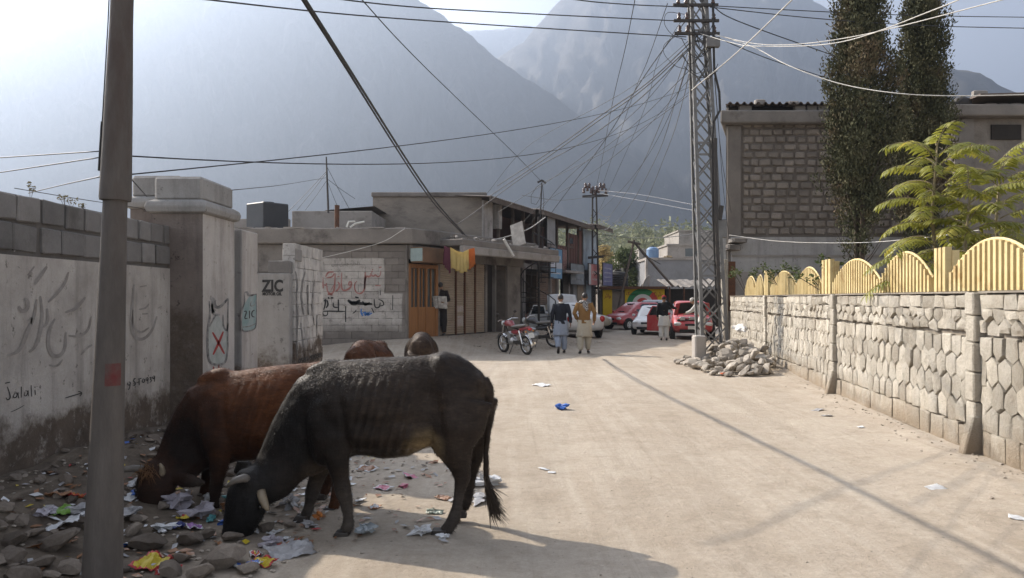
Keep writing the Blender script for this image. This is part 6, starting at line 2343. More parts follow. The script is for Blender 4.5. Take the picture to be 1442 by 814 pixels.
    if look.get('beard'):
        q = MB()
        q.ellipsoid(hed + hm @ V((0, .045, -.085)), (.055, .05, .045), hm, 12, 8)
        q.build('beard', M_HAIR, root, smooth=True)
    if look.get('cap'):
        q = MB()
        q.ellipsoid(hed + hm @ V((0, -.004, .05)), (.09, .104, .085), hm, 18, 10)
        if look.get('peak'):
            q.ellipsoid(hed + hm @ V((0, .10, .045)), (.07, .07, .012), hm, 12, 6)
        c_ = remeshed(q, .009, 2)
        c_.materials.append(look['cap'])
        put('cap', c_, root)
    # garments
    top = look['top']
    q = MB()
    hips = pel + V((0, 0, look.get('hem', -.08)))
    R3 = [(hips, .175, .125), (pel + V((0, 0, .06)), .17, .122), (pel.lerp(che, .5), .165, .118), (che, .19, .13), (che.lerp(nek, .55), .185, .115), (nek + V((0, 0, -.045)), .12, .09), (nek + V((0, 0, .012)), .066, .066)]
    ax = [r[0] for r in R3]
    rings = []
    for i, (c, rx, ry) in enumerate(R3):
        tdir = (ax[min(i + 1, 6)] - ax[max(i - 1, 0)]).normalized()
        sx = V((1, 0, 0)) - tdir * tdir.x
        sx.normalize()
        sy = tdir.cross(sx)
        rings.append([c + sx * rx * cos(2 * pi * j / 18) + sy * ry * sin(2 * pi * j / 18) for j in range(18)])
    q.rings(rings)
    for a, b_, c in ((shr, elr, wrr), (shl, ell, wrl)):
        q.path([a.lerp(che.lerp(nek, .4), .45), a, a.lerp(b_, .5), b_, b_.lerp(c, .5), b_.lerp(c, .97)], [.07, .075, .064, .058, .053, .046], 12)
    t_ = remeshed(q, .011, 4)
    wav(t_, .011, 9, loc[0])
    t_.materials.append(top)
    put(look.get('top_name', 'sweater'), t_, root)
    # loose trousers
    q = MB()
    for a, b_, c in ((hpr, knr, anr), (hpl, knl, anl)):
        q.path([a + V((0, 0, .06)), a.lerp(b_, .4), b_, b_.lerp(c, .45), b_.lerp(c, .85), c + V((0, 0, .015))], [.105, .115, .105, .095, .075, .055], 14)
    t_ = remeshed(q, .012, 3)
    wav(t_, .018, 8, loc[0] + 3)
    t_.materials.append(look['legs'])
    put('trousers', t_, root)
    if look.get('tail'):
        q = MB()
        zt = pel.z + .02
        mid = (knr + knl) / 2
        n = 40
        rings = []
        for i in range(9):
            u = i / 8
            c = pel.lerp(V((mid.x, mid.y, look.get('tail_z', .50))), u)
            c.z = zt + (look.get('tail_z', .50) - zt) * u
            ring = []
            for j in range(n):
                a = 2 * pi * j / n
                fold = 1 + .07 * u * sin(a * 7 + 1.3) + .04 * u * sin(a * 13)
                ring.append(c + V(((.17 + .065 * u) * cos(a) * fold, (.122 + .06 * u) * sin(a) * fold, 0)))
            rings.append(ring)
        q.rings(rings, cap=False)
        o = q.build('shirt_tail', look['tail'], root, smooth=True)
        o.modifiers.new('t', 'SOLIDIFY').thickness = .006
    if look.get('collar'):
        q = MB()
        q.path([nek + V((0, -.005, -.005)), nek + V((0, 0, .035))], [.068, .062], 14, cap=False)
        q.build('collar', look['collar'], root, smooth=True).modifiers.new('t', 'SOLIDIFY').thickness = .008
    for k_, an in enumerate((anr, anl)):
        fd = V(pose.get('foot', ((0, 1, 0), (0, 1, 0)))[k_]).normalized()
        q = MB()
        base = an + V((0, 0, -.045))
        pts = [base - fd * .075, base - fd * .03, base + fd * .06, base + fd * .13, base + fd * .175]
        q.path([p + V((0, 0, z_)) for p, z_ in zip(pts, (.01, .01, -.004, -.014, -.02))], [(.026, .028), (.036, .042), (.042, .036), (.04, .026), (.022, .014)], 12)
        q.build('shoe', look.get('shoe', M_SHOE), root, smooth=True)
    return root

M_NAVY = fabric('charcoal navy wool', (.028, .030, .038), (.02, .021, .027))
M_PBLUE = fabric('pale blue grey cotton', (.30, .335, .40), (.25, .28, .34))
M_TAN = fabric('tan brown wool', (.24, .135, .055), (.19, .105, .042))
M_BEIGEC = fabric('beige cotton', (.43, .385, .31), (.36, .32, .25))
M_WHITEC = fabric('white cotton', (.62, .60, .56), (.53, .51, .48))
M_BLACKC = fabric('black jacket cloth', (.014, .014, .015), (.022, .021, .022))
M_DARKC = fabric('dark winter jacket', (.032, .024, .024), (.022, .018, .018))
M_DARKL = fabric('dark trousers', (.024, .02, .02), (.035, .03, .028))
def gp(px, d):
    x = X(px, d)
    return (x, d, h(x, d))
person('man in charcoal sweater and pale blue shalwar walking away up the road', gp(790, 22.7), radians(4),
       dict(anl=(-.10, -.22, .17), knl=(-.10, .06, .50), knr=(.10, .06, .50), anr=(.10, .02, .09), foot=((0, 1, 0), (0, .75, -.6)), ell=(-.25, -.02, 1.12), wrl=(-.26, .08, .88), elr=(.25, -.08, 1.13), wrr=(.27, -.06, .88), head=(-.01, .03, 1.6)),
       dict(top=M_NAVY, legs=M_PBLUE, tail=M_PBLUE, tail_z=.52, collar=M_WHITEC))
pB = person('man in tan sweater and beige shalwar with a checked scarf on his shoulders', gp(823, 22.5), radians(-3),
       dict(anr=(.11, .10, .09), knr=(.10, .10, .50), knl=(-.11, .02, .50), anl=(-.12, -.05, .09), ell=(-.29, -.05, 1.14), wrl=(-.20, .10, .98), elr=(.29, -.03, 1.14), wrr=(.28, .12, .93), head=(.01, .03, 1.6), foot=((.2, 1, 0), (-.1, 1, -.1))),
       dict(top=M_TAN, legs=M_BEIGEC, tail=M_BEIGEC, tail_z=.48), scale=1.02)
t = NT('checked scarf')
ck = t.n('ShaderNodeTexChecker')
ck.inputs['Scale'].default_value = 28
t.l(t.coord(True), ck.inputs['Vector'])
ck.inputs['Color1'].default_value = (.42, .40, .38, 1)
ck.inputs['Color2'].default_value = (.03, .028, .03, 1)
M_SCARF = t.out(ck.outputs[0], .9, .1)
q = MB()
pts = [Vector((.12 * cos(a), .10 * sin(a) - .005, 1.455 + .02 * sin(2 * a))) for a in [2 * pi * i / 20 for i in range(21)]]
q.path(pts, [(.034, .045)] * 21, 10)
q.ellipsoid((.02, -.125, 1.37), (.08, .035, .10), None, 12, 8)
q.ellipsoid((.06, -.12, 1.28), (.05, .025, .09), None, 10, 7)
me = remeshed(q, .011, 3)
wav(me, .014, 18, 4)
me.materials.append(M_SCARF)
put('scarf', me, pB)
# the newspaper reader at the shop door
rd = Vector((X(621, 24.9), 24.9, 0))
rd.z = h(rd.x, rd.y)
pR = person('person in dark jacket and knitted cap reading a newspaper by the shutters', rd, radians(180 - 12),
       dict(head=(0, .06, 1.575), face=(0, 1, -.65), elr=(.27, .06, 1.14), wrr=(.20, .30, 1.10), ell=(-.27, .06, 1.14), wrl=(-.20, .30, 1.08), palm=(0, .2, 1)),
       dict(top=M_DARKC, top_name='jacket', legs=M_DARKL, cap=fabric('grey knitted cap', (.06, .055, .055)), hem=-.14, beard=True))
t = NT('newsprint')
p_ = t.xyz(True)
ln = t.n('ShaderNodeTexWave')
ln.bands_direction = 'Z'
ln.inputs['Scale'].default_value = 22
ln.inputs['Distortion'].default_value = 1.5
t.l(t.coord(True), ln.inputs['Vector'])
blk_ = t.n('ShaderNodeTexBrick')
c = t.mix(t.math('MULTIPLY', t.val(ln.outputs['Fac'], .55, .75), t.val(t.noise(9, 2, .5, local=True), .42, .5)), (.46, .43, .39), (.14, .13, .12))
M_NEWS = t.out(c, .9, .1)
npw = thing('newspaper', 'open newspaper held up in both hands by the reader at the door', 'newspaper', rd, radians(180 - 12))
for s in (-1, 1):
    q = MB()
    n = 10
    gr = []
    for i in range(n + 1):
        for j in range(n + 1):
            u, v = i / n, j / n
            x = s * u * .30
            gr.append((x, .375 - .05 * u + .015 * sin(u * 5) + .10 * (v - .4), .87 + v * .40 - .02 * u + .008 * sin(v * 9 + u * 4)))
    q.add(gr, [(i * (n + 1) + j, (i + 1) * (n + 1) + j, (i + 1) * (n + 1) + j + 1, i * (n + 1) + j + 1) for i in range(n) for j in range(n)])
    o = q.build('page', M_NEWS, npw, smooth=True, fix=False)
    o.modifiers.new('t', 'SOLIDIFY').thickness = .003
# men at the broken down red car
person('man in black jacket, red cap and white shalwar by the open red car', gp(935, 29.6), radians(-8),
       dict(elr=(.34, .16, 1.25), wrr=(.46, .36, 1.22), ell=(-.24, .0, 1.12), wrl=(-.22, .12, .90), palm=(0, .2, -1)),
       dict(top=M_BLACKC, top_name='jacket', legs=M_WHITEC, tail=M_WHITEC, tail_z=.55, cap=fabric('red cap', (.30, .03, .035)), hem=-.12))
person('man in white shalwar kameez bending at the red car behind the lattice pole', gp(987, 28.9), radians(72),
       dict(pelvis=(0, -.06, .93), chest=(0, .10, 1.24), neck=(0, .2, 1.39), head=(0, .29, 1.50), face=(0, 1, -.7), shr=(.185, .15, 1.35), shl=(-.185, .15, 1.35), elr=(.23, .33, 1.14), wrr=(.18, .52, 1.05), ell=(-.23, .33, 1.14), wrl=(-.18, .52, 1.05), knr=(.11, .0, .50), knl=(-.11, .06, .50), anl=(-.11, -.05, .09), anr=(.12, -.16, .09), palm=(0, 0, -1)),
       dict(top=M_WHITEC, top_name='shirt', legs=M_WHITEC, tail=M_WHITEC, tail_z=.52, cap=fabric('white cap', (.55, .52, .48))))
# ================================================================== VEHICLES
M_TYRE = pmat('dusty tyre rubber', (.022, .021, .02), (.05, .045, .038), 9, .9, .2, local=True)
M_RIM = pmat('alloy rim', (.42, .41, .40), (.32, .31, .30), 6, .35, .5, .7, bump=.05, local=True)
M_CHROME = NT('chrome').out((.62, .61, .60), .18, .5, 1)
M_PLASTIC = pmat('black bumper plastic', (.022, .022, .022), (.035, .033, .032), 8, .6, .3, bump=.1, local=True)
M_LAMPGLASS = NT('headlamp lens').out((.55, .55, .53), .08, .8)
M_REDLENS = NT('red lamp lens').out((.42, .015, .012), .12, .7)
M_AMBER = NT('amber lamp lens').out((.55, .2, .02), .15, .7)
M_CARGLASS = NT('dark car glass').out((.02, .024, .026), .05, .9)
M_PLATE = flat('number plate', (.62, .60, .55))
def paint(name, c):
    t = NT(name)
    dust = t.val(t.noise(4, 6, .7, local=True), .35, .8)
    k = t.mix(t.math('MULTIPLY', dust, .30), c, (.33, .28, .22))
    t.b.inputs['Coat Weight'].default_value = .6
    t.b.inputs['Coat Roughness'].default_value = .08
    return t.out(k, .38, .5)
def rect_ring(x0, x1, hw, z, r=.22, n=5):
    pts = []
    for cx, cy, a0 in ((x1 - r, hw - r, 0), (x0 + r, hw - r, 90), (x0 + r, -hw + r, 180), (x1 - r, -hw + r, 270)):
        for i in range(n):
            a = radians(a0 + 90 * i / (n - 1))
            pts.append(Vector((cx + r * cos(a), cy + r * sin(a), z)))
    return pts
SEDAN = dict(st=[(-2.10, .46, .74, .70), (-2.0, .30, .88, .79), (-1.65, .25, .95, .83), (-.8, .22, .94, .845), (0, .22, .93, .845), (.8, .22, .92, .84), (1.3, .23, .87, .82), (1.8, .26, .78, .79), (2.02, .31, .68, .75), (2.1, .45, .60, .68)],
             cab=(-1.62, 1.02, -.98, .22, .90, 1.38), axles=(-1.25, 1.27), r=.30)
HATCH = dict(st=[(-1.82, .44, .90, .70), (-1.74, .30, .98, .78), (-1.3, .24, 1.0, .81), (-.6, .22, .99, .825), (0, .22, .97, .825), (.7, .22, .95, .82), (1.15, .24, .89, .80), (1.55, .28, .79, .77), (1.74, .33, .68, .72), (1.82, .46, .58, .66)],
             cab=(-1.74, 1.12, -1.42, .10, .94, 1.47), axles=(-1.15, 1.17), r=.29)
def car(label, loc, rz, spec, pm, hood=None, group=None, trim=True, door=None):
    root = thing('parked_car', label, 'car', loc, rz, group)
    m = MB()
    rings = []
    for x, zb, zt, hw in spec['st']:
        hh = zt - zb
        half = [(hw * .84, zb), (hw * .96, zb + .10 * hh), (hw, zb + .48 * hh), (hw * .975, zt - .16 * hh), (hw * .88, zt), (hw * .45, zt + .018)]
        rings.append([Vector((x, y, z)) for y, z in half] + [Vector((x, -y, z)) for y, z in reversed(half)])
    m.rings(rings)
    b = m.build('body', pm, root, smooth=True, auto=45)
    sub_ = b.modifiers.new('round', 'SUBSURF')
    sub_.levels = sub_.render_levels = 1
    xa, xd, xb, xc, zb, zr = spec['cab']
    hw = spec['st'][4][3]
    r0 = rect_ring(xa, xd, hw * .90, zb - .06, .25)
    r1 = rect_ring(xa + (xb - xa) * .5, xd + (xc - xd) * .5, hw * .83, (zb + zr) / 2, .22)
    r2 = rect_ring(xb, xc, hw * .71, zr, .18)
    r3 = rect_ring(xb + .12, xc - .12, hw * .58, zr + .045, .15)
    q = MB()
    q.rings([r0, r1, r2, r3])
    q.build('cabin', pm, root, smooth=True, auto=40)
    def glass(name, f, u0, u1, v0, v1, off):
        g = MB()
        n = 5
        vs = []
        for i in range(n + 1):
            for j in range(n + 1):
                vs.append(f(u0 + (u1 - u0) * i / n, v0 + (v1 - v0) * j / n, off))
        g.add(vs, [(i * (n + 1) + j, (i + 1) * (n + 1) + j, (i + 1) * (n + 1) + j + 1, i * (n + 1) + j + 1) for i in range(n) for j in range(n)])
        return g.build(name, M_CARGLASS, root, smooth=True)
    L3 = lambda a, b_, t: a + (b_ - a) * t
    def bulge(v): return .028 * sin(pi * v)
    def wind(u, v, o): return Vector((L3(xd, xc, v) + o + bulge(v) * 0 - .10 * (2 * u - 1) ** 2 * .35, (2 * u - 1) * L3(hw * .90, hw * .71, v) * .86, L3(zb - .06, zr, v) + o * .6))
    def rear(u, v, o): return Vector((L3(xa, xb, v) - o + .10 * (2 * u - 1) ** 2 * .35, (2 * u - 1) * L3(hw * .90, hw * .71, v) * .86, L3(zb - .06, zr, v) + o * .6))
    glass('windscreen', wind, .04, .96, .14, .93, .012)
    glass('rear_window', rear, .06, .94, .22, .90, .012)
    for s in (-1, 1):
        def side(u, v, o, s=s): return Vector((L3(L3(xa, xb, v) + .22, L3(xd, xc, v) - .22, u), s * (L3(hw * .90, hw * .71, v) + .012 + o), L3(zb - .06, zr, v)))
        glass('side_window', side, .02, .47, .16, .90, .010)
        glass('side_window', side, .52, .98, .16, .90, .010)
        q = MB()
        q.ellipsoid((xd - .42, s * (hw + .07), zb + .06), (.06, .09, .06))
        q.build('mirror', pm, root, smooth=True)
        for xw in spec['axles']:
            r = spec['r']
            q = MB()
            q.path([(xw, s * (hw - .12), r + .02), (xw, s * (hw + .004), r + .02)], r + .055, 22)
            q.build('wheel_arch', M_PLASTIC, root)
            q = MB()
            prof = [(r * .62, .0), (r * .9, -.012), (r, .02), (r, .15), (r * .9, .18), (r * .62, .17)]
            rg_ = [[Vector((xw + a * cos(2 * pi * j / 24), s * (hw + .022 - c_), r + a * sin(2 * pi * j / 24))) for j in range(24)] for a, c_ in prof]
            q.rings(rg_, cap=True)
            wh = q.build('wheel', M_TYRE, root, smooth=True, auto=40)
            q = MB()
            q.path([(xw, s * (hw + .005), r), (xw, s * (hw + .026), r)], [r * .64, r * .60], 22)
            rim = q.build('rim', M_RIM, wh)
            q = MB()
            for k in range(5):
                a = 2 * pi * k / 5 + .3
                q.obox((xw + r * .36 * cos(a), s * (hw + .022), r + r * .36 * sin(a)), (r * .2, .012, r * .16), Matrix.Rotation(-a, 3, 'Y'))
            q.build('rim_opening', M_PLASTIC, wh)
    xf, xr = spec['st'][-1][0], spec['st'][0][0]
    zf = spec['st'][-2][2]
    for s in (-1, 1):
        q = MB()
        q.ellipsoid((xf - .10, s * hw * .70, zf - .06), (.11, .17, .085))
        q.build('headlight', M_LAMPGLASS, root, smooth=True)
        q = MB()
        q.ellipsoid((xr + .06, s * hw * .80, .78), (.07, .11, .13))
        q.build('tail_light', M_REDLENS, root, smooth=True)
    q = MB()
    q.obox((xf - .03, 0, zf - .09), (.05, hw * .75, .10))
    q.build('grille', M_PLASTIC, root, bevel=.01)
    q = MB()
    q.obox((xf - .015, 0, .36), (.05, hw * 1.25, .12))
    q.build('lower_grille', M_PLASTIC, root, bevel=.015)
    for xx, nm in ((xf + .018, 1), (xr - .018, -1)):
        q = MB()
        q.obox((xx, 0, .49), (.012, .40, .13))
        q.build('number_plate', M_PLATE, root)
    if hood:
        q = MB()
        xh, zh = xd + .02, zb + .0
        a = hood
        Lh = xf - xh - .12
        n = 8
        vs = []
        for i in range(n + 1):
            for j in range(n + 1):
                u, v = i / n, j / n
                y = (2 * v - 1) * hw * (.86 - .10 * u)
                vs.append(Vector((xh + Lh * u * cos(a), y, zh + Lh * u * sin(a) + .05 * (1 - (2 * v - 1) ** 2) + .03 * sin(pi * u))))
        q.add(vs, [(i * (n + 1) + j, (i + 1) * (n + 1) + j, (i + 1) * (n + 1) + j + 1, i * (n + 1) + j + 1) for i in range(n) for j in range(n)])
        o = q.build('bonnet', pm, root, smooth=True)
        o.modifiers.new('t', 'SOLIDIFY').thickness = .03
        q = MB()
        vs2 = [v + Vector((sin(a) * .035, 0, -cos(a) * .035)) for v in vs]
        q.add(vs2, [(i * (n + 1) + j, (i + 1) * (n + 1) + j, (i + 1) * (n + 1) + j + 1, i * (n + 1) + j + 1) for i in range(1, n - 0) for j in range(1, n - 1)])
        u_ = q.build('bonnet_lining', M_PLASTIC, None, smooth=True)
        u_.parent = o
        q = MB()
        q.obox(((xh + xf) / 2 - .05, 0, zf + .06), (Lh * .8, hw * 1.45, .14))
        q.build('engine_bay', M_PLASTIC, root, bevel=.03)
        q = MB()
        q.obox(((xh + xf) / 2, .1, zf + .16), (.36, .5, .12))
        q.obox(((xh + xf) / 2 + .1, -.4, zf + .15), (.26, .2, .14))
        q.build('engine', M_RIM, root, bevel=.02)
        q = MB()
        q.path([(xh + .12, -hw * .7, zb - .02), (xh + Lh * .55 * cos(a), -hw * .62, zh + Lh * .55 * sin(a))], .012, 5)
        q.build('bonnet_stay', M_DARKMET, root)
    if door:
        q = MB()
        q.prism([(0, .30), (0, .90), (.15, 1.30), (.75, 1.32), (.98, .92), (.98, .30)], lambda u, v, k: Vector((.65 - u * cos(1.15), door * (hw + .02 + u * sin(1.15)), v)) + Vector((.05 * (k - .5), 0, 0)))
        o = q.build('door', pm, root, bevel=.015)
        q = MB()
        q.prism([(.12, .94), (.2, 1.25), (.72, 1.27), (.9, .94)], lambda u, v, k: Vector((.65 - u * cos(1.15), door * (hw + .02 + u * sin(1.15)), v)) + Vector((.07 * (k - .5), 0, 0)))
        w_ = q.build('door_window', M_CARGLASS, None)
        w_.parent = o
    for s in (-1, 1):
        q = MB()
        for xx in (spec['axles'][0] + .5, .12):
            q.obox((xx, s * (hw * .985), .80), (.16, .03, .03))
        q.build('door_handles', pm, root)
    return root
P_WHITE, P_RED, P_BEIGE, P_SILVER = paint('white car paint', (.62, .62, .61)), paint('red car paint', (.40, .022, .028)), paint('champagne car paint', (.40, .35, .27)), paint('silver car paint', (.36, .37, .38))
CARG = 'cars parked at the end of the street'
def cl(px, d):
    x = X(px, d)
    return (x, d, h(x, d) - .01)
def ang(hx, hy):
    return atan2(hy, hx)
car('white car with its bonnet up, parked in front of the two walking men', cl(804, 33), ang(-.22, .97), SEDAN, P_WHITE, hood=radians(62), group=CARG, door=1)
car('champagne saloon parked across the street behind the white car', cl(800, 38.0), ang(1, -.12), SEDAN, P_BEIGE, group=CARG)
car('shiny red hatchback parked facing left in front of the yellow wall', cl(892, 40.8), ang(-.80, -.60), HATCH, P_RED, group=CARG).scale = (.93,) * 3
car('white saloon nosing towards the camera between the two red cars', cl(921, 35.6), ang(-.32, -.95), SEDAN, P_WHITE, group=CARG).scale = (.91,) * 3
car('red car with its bonnet open beside the man in the red cap', cl(972, 31.8), ang(-.16, -.98), HATCH, P_RED, hood=radians(58), group=CARG, door=-1)
car('silver car half hidden behind the white saloon and the red hatchback', cl(924, 43.6), ang(.3, .95), HATCH, P_SILVER, group=CARG)

def motorbike(label, loc, rz, pm, group='motorcycles parked by the stair'):
    root = thing('motorcycle', label, 'motorcycle', loc, rz, group)
    r = .295
    def wheel(x):
        q = MB()
        n = 26
        rings = []
        for j in range(n + 1):
            a = 2 * pi * j / n
            rings.append(Vector((x + (r - .04) * cos(a), 0, r + (r - .04) * sin(a))))
        q.path(rings, .042, 8, cap=False)
        w = q.build('wheel', M_TYRE, root, smooth=True)
        q = MB()
        q.path([Vector((x + (r - .078) * cos(2 * pi * j / n), 0, r + (r - .078) * sin(2 * pi * j / n))) for j in range(n + 1)], .014, 6, cap=False)
        q.build('rim', M_CHROME, w, smooth=True)
        q = MB()
        for k in range(14):
            a = 2 * pi * k / 14
            q.path([(x, .02 * (-1) ** k, r), (x + (r - .08) * cos(a), 0, r + (r - .08) * sin(a))], .0035, 4)
        q.build('spokes', M_CHROME, w)
        q = MB()
        q.path([(x, -.06, r), (x, .06, r)], .05, 12)
        q.build('hub', M_RIM, w, smooth=True, auto=40)
    wheel(.62)
    wheel(-.62)
    def part(name, mat, fn, smooth=True, bevel=0):
        q = MB()
        fn(q)
        return q.build(name, mat, root, smooth=smooth, auto=40 if smooth else None, bevel=bevel)
    part('frame', M_DARKMET, lambda q: (q.path([(.38, 0, .88), (.1, 0, .82), (-.45, 0, .74), (-.75, 0, .78)], .022, 8), q.path([(.36, 0, .84), (.2, 0, .36), (-.1, 0, .30), (-.3, 0, .42)], .02, 8), q.path([(-.28, .09, .42), (-.62, .09, r)], .022, 8), q.path([(-.28, -.09, .42), (-.62, -.09, r)], .022, 8)))
    part('fork', M_CHROME, lambda q: (q.path([(.62, .08, r), (.36, .08, .98)], .02, 8), q.path([(.62, -.08, r), (.36, -.08, .98)], .02, 8)))
    part('engine', M_RIM, lambda q: (q.ellipsoid((.08, 0, .40), (.20, .13, .14)), q.obox((.16, 0, .56), (.15, .16, .2), Matrix.Rotation(-.4, 3, 'Y'))))
    part('fuel_tank', pm, lambda q: q.path([(.34, 0, .88), (.26, 0, .93), (.08, 0, .93), (-.06, 0, .84)], [(.06, .06), (.13, .10), (.12, .10), (.06, .05)], 14))
    part('side_panel', pm, lambda q: q.path([(.0, 0, .68), (-.2, 0, .66), (-.42, 0, .70)], [(.09, .05), (.11, .09), (.07, .05)], 10))
    part('seat', pmat('seat vinyl', (.24, .22, .20), (.16, .145, .13), 8, .6, local=True), lambda q: q.path([(-.02, 0, .84), (-.2, 0, .85), (-.5, 0, .88), (-.72, 0, .90)], [(.09, .03), (.12, .05), (.12, .05), (.09, .035)], 12))
    part('rear_fairing', pm, lambda q: q.path([(-.45, 0, .76), (-.7, 0, .80), (-.88, 0, .84)], [(.10, .05), (.09, .055), (.04, .035)], 10))
    part('handlebar', M_CHROME, lambda q: q.path([(.22, .36, 1.04), (.32, .2, 1.06), (.36, 0, .99), (.32, -.2, 1.06), (.22, -.36, 1.04)], .014, 8))
    for s in (-1, 1):
        part('mirror', M_DARKMET, lambda q: (q.path([(.3, s * .22, 1.05), (.28, s * .3, 1.22)], .007, 5), q.ellipsoid((.28, s * .32, 1.25), (.012, .06, .04))))
        part('shock_absorber', M_CHROME, lambda q: q.path([(-.58, s * .11, .34), (-.46, s * .11, .74)], [.025, .03], 8))
        part('indicator', M_AMBER, lambda q: q.ellipsoid((-.86, s * .13, .72), (.03, .03, .025)))
    part('headlight', M_LAMPGLASS, lambda q: q.ellipsoid((.47, 0, .93), (.07, .09, .09)))
    part('tail_light', M_REDLENS, lambda q: q.ellipsoid((-.90, 0, .78), (.035, .08, .045)))
    part('number_plate', M_PLATE, lambda q: q.obox((-.93, 0, .60), (.01, .19, .16), Matrix.Rotation(.3, 3, 'Y')), False)
    def guard(x, a0, a1):
        q = MB()
        n = 12
        A, B_ = [], []
        for i in range(n + 1):
            a = radians(a0 + (a1 - a0) * i / n)
            A.append(Vector((x + (r + .03) * cos(a), .06, r + (r + .03) * sin(a))))
            B_.append(Vector((x + (r + .03) * cos(a), -.06, r + (r + .03) * sin(a))))
        q.add(A + B_, [(i, i + 1, n + 2 + i, n + 1 + i) for i in range(n)])
        o = q.build('mudguard', M_CHROME, root, smooth=True)
        o.modifiers.new('t', 'SOLIDIFY').thickness = .008
    guard(.62, 25, 140)
    guard(-.62, 40, 190)
    part('exhaust', M_CHROME, lambda q: q.path([(.22, -.10, .5), (.28, -.13, .34), (.1, -.14, .26), (-.3, -.15, .27), (-.85, -.16, .34)], [.02, .02, .022, .035, .042], 10))
    part('chain_guard', M_DARKMET, lambda q: q.obox((-.35, .1, .38), (.52, .03, .1)), False, .01)
    part('side_stand', M_DARKMET, lambda q: q.path([(-.05, .1, .28), (-.02, .26, .0)], .012, 6))
    part('leg_guard', M_CHROME, lambda q: q.path([(.3, .02, .6), (.34, .25, .55), (.28, .27, .36), (.2, .04, .3)], .012, 6))
    root.rotation_euler = (radians(-7), 0, rz)
    root.scale = (.95,) * 3
    return root
def mloc(px, d):
    x = X(px, d)
    return (x, d, h(x, d))
motorbike('red motorcycle on its side stand before the dark doorway', mloc(726, 22.6), ang(-.56, .83), paint('red motorcycle paint', (.22, .012, .022)))
motorbike('dark motorcycle parked at the foot of the spiral stair behind the red one', mloc(757, 25.6), ang(-.9, .45), paint('dark motorcycle paint', (.03, .03, .035)))
# ================================================================== OVERHEAD WIRES
M_WIRE = flat('dark wire insulation', (.03, .03, .032), .6)
M_WIREW = pmat('sun bleached white cable', (.52, .50, .46), (.40, .38, .35), 3, .6)
M_WIREG = flat('grey aluminium wire', (.17, .17, .175), .5, .4, .2)
def wire(label, pts, r=.012, mat=None, sag=0, name='overhead_wire', cat='wire', n=14):
    P3 = [P(*p) for p in pts]
    out = []
    if len(P3) == 2:
        for i in range(n + 1):
            u = i / n
            q = P3[0].lerp(P3[1], u)
            q.z -= sag * 4 * u * (1 - u)
            out.append(q)
    else:
        # Catmull-Rom through the given places
        Q = [P3[0] * 2 - P3[1]] + P3 + [P3[-1] * 2 - P3[-2]]
        for i in range(1, len(Q) - 2):
            for k in range(8):
                t_ = k / 8
                a, b_, c, d = Q[i - 1], Q[i], Q[i + 1], Q[i + 2]
                out.append(.5 * ((2 * b_) + (c - a) * t_ + (2 * a - 5 * b_ + 4 * c - d) * t_ ** 2 + (3 * b_ - a - 3 * c + d) * t_ ** 3))
        out.append(P3[-1])
    m = MB()
    m.path(out, r, 6)
    o = m.build(name, mat or M_WIRE, None, smooth=True)
    return tag(o, label, cat)
# heavy twin cable from the near pole down to the shop front: it throws the long shadow on the road
wire('heavy dark cable from the near pole to the shop corner, upper strand of the pair', [(150, -420, 4.0), (430, 0, 8.2), (603, 270, 17.8), (655, 331, 23.5)], .02)
wire('heavy dark cable from the near pole to the shop corner, lower strand of the pair', [(135, -425, 4.0), (426, 0, 8.25), (600, 272, 17.9), (652, 330, 23.4)], .016)
wire('wire running down from the top edge to the looped roof pole', [(470, -50, 9), (510, 0, 10.5), (600, 96, 16), (720, 212, 27), (763, 256, 34)], .009)
wire('wire crossing the sky to the middle cross arm of the lattice pole', [(190, -12, 9.5), (485, 20, 13), (720, 37, 15.8), (966, 52, 18.1)], .012)
wire('wire crossing the sky to the lower cross arm of the lattice pole', [(380, -14, 11), (560, 8, 13.5), (720, 18, 15.6), (966, 30, 18.1)], .012)
wire('topmost wire crossing the sky to the lattice pole', [(640, -30, 13), (800, -2, 15.6), (880, 6, 17), (968, 10, 18.1)], .012)
wire('slack wire sagging low from the near pole past the gate pier to the lattice pole', [(170, 219, 4), (973, 127, 18.1)], .0042, None, .58, n=40)
wire('straight thin wire from the near pole to the lattice pole, just above the black tank', [(170, 247, 4), (973, 122, 18.1)], .0042, None, .2, n=40)
wire('wire from the left edge to the near pole, upper of two', [(-60, 226, 5), (140, 213, 4)], .0032)
wire('wire from the left edge to the near pole, lower of two', [(-60, 252, 5), (145, 221, 4)], .0032)
wire('wire over the block wall top going to the near pole', [(40, 272, 7), (90, 260, 6), (145, 248, 4.1)], .004)
wire('thin wire behind the near pole dropping to the gate pier', [(20, 265, 8), (110, 280, 8.4), (190, 292, 9), (205, 296, 9.6)], .004)
wire('short wire from the near pole to the back gate pier', [(183, 250, 4.1), (207, 277, 9.6)], .004)
wire('thin service wire from the gate pier to the roof mast', [(325, 268, 11), (400, 260, 18), (461, 250, 27.4)], .007)
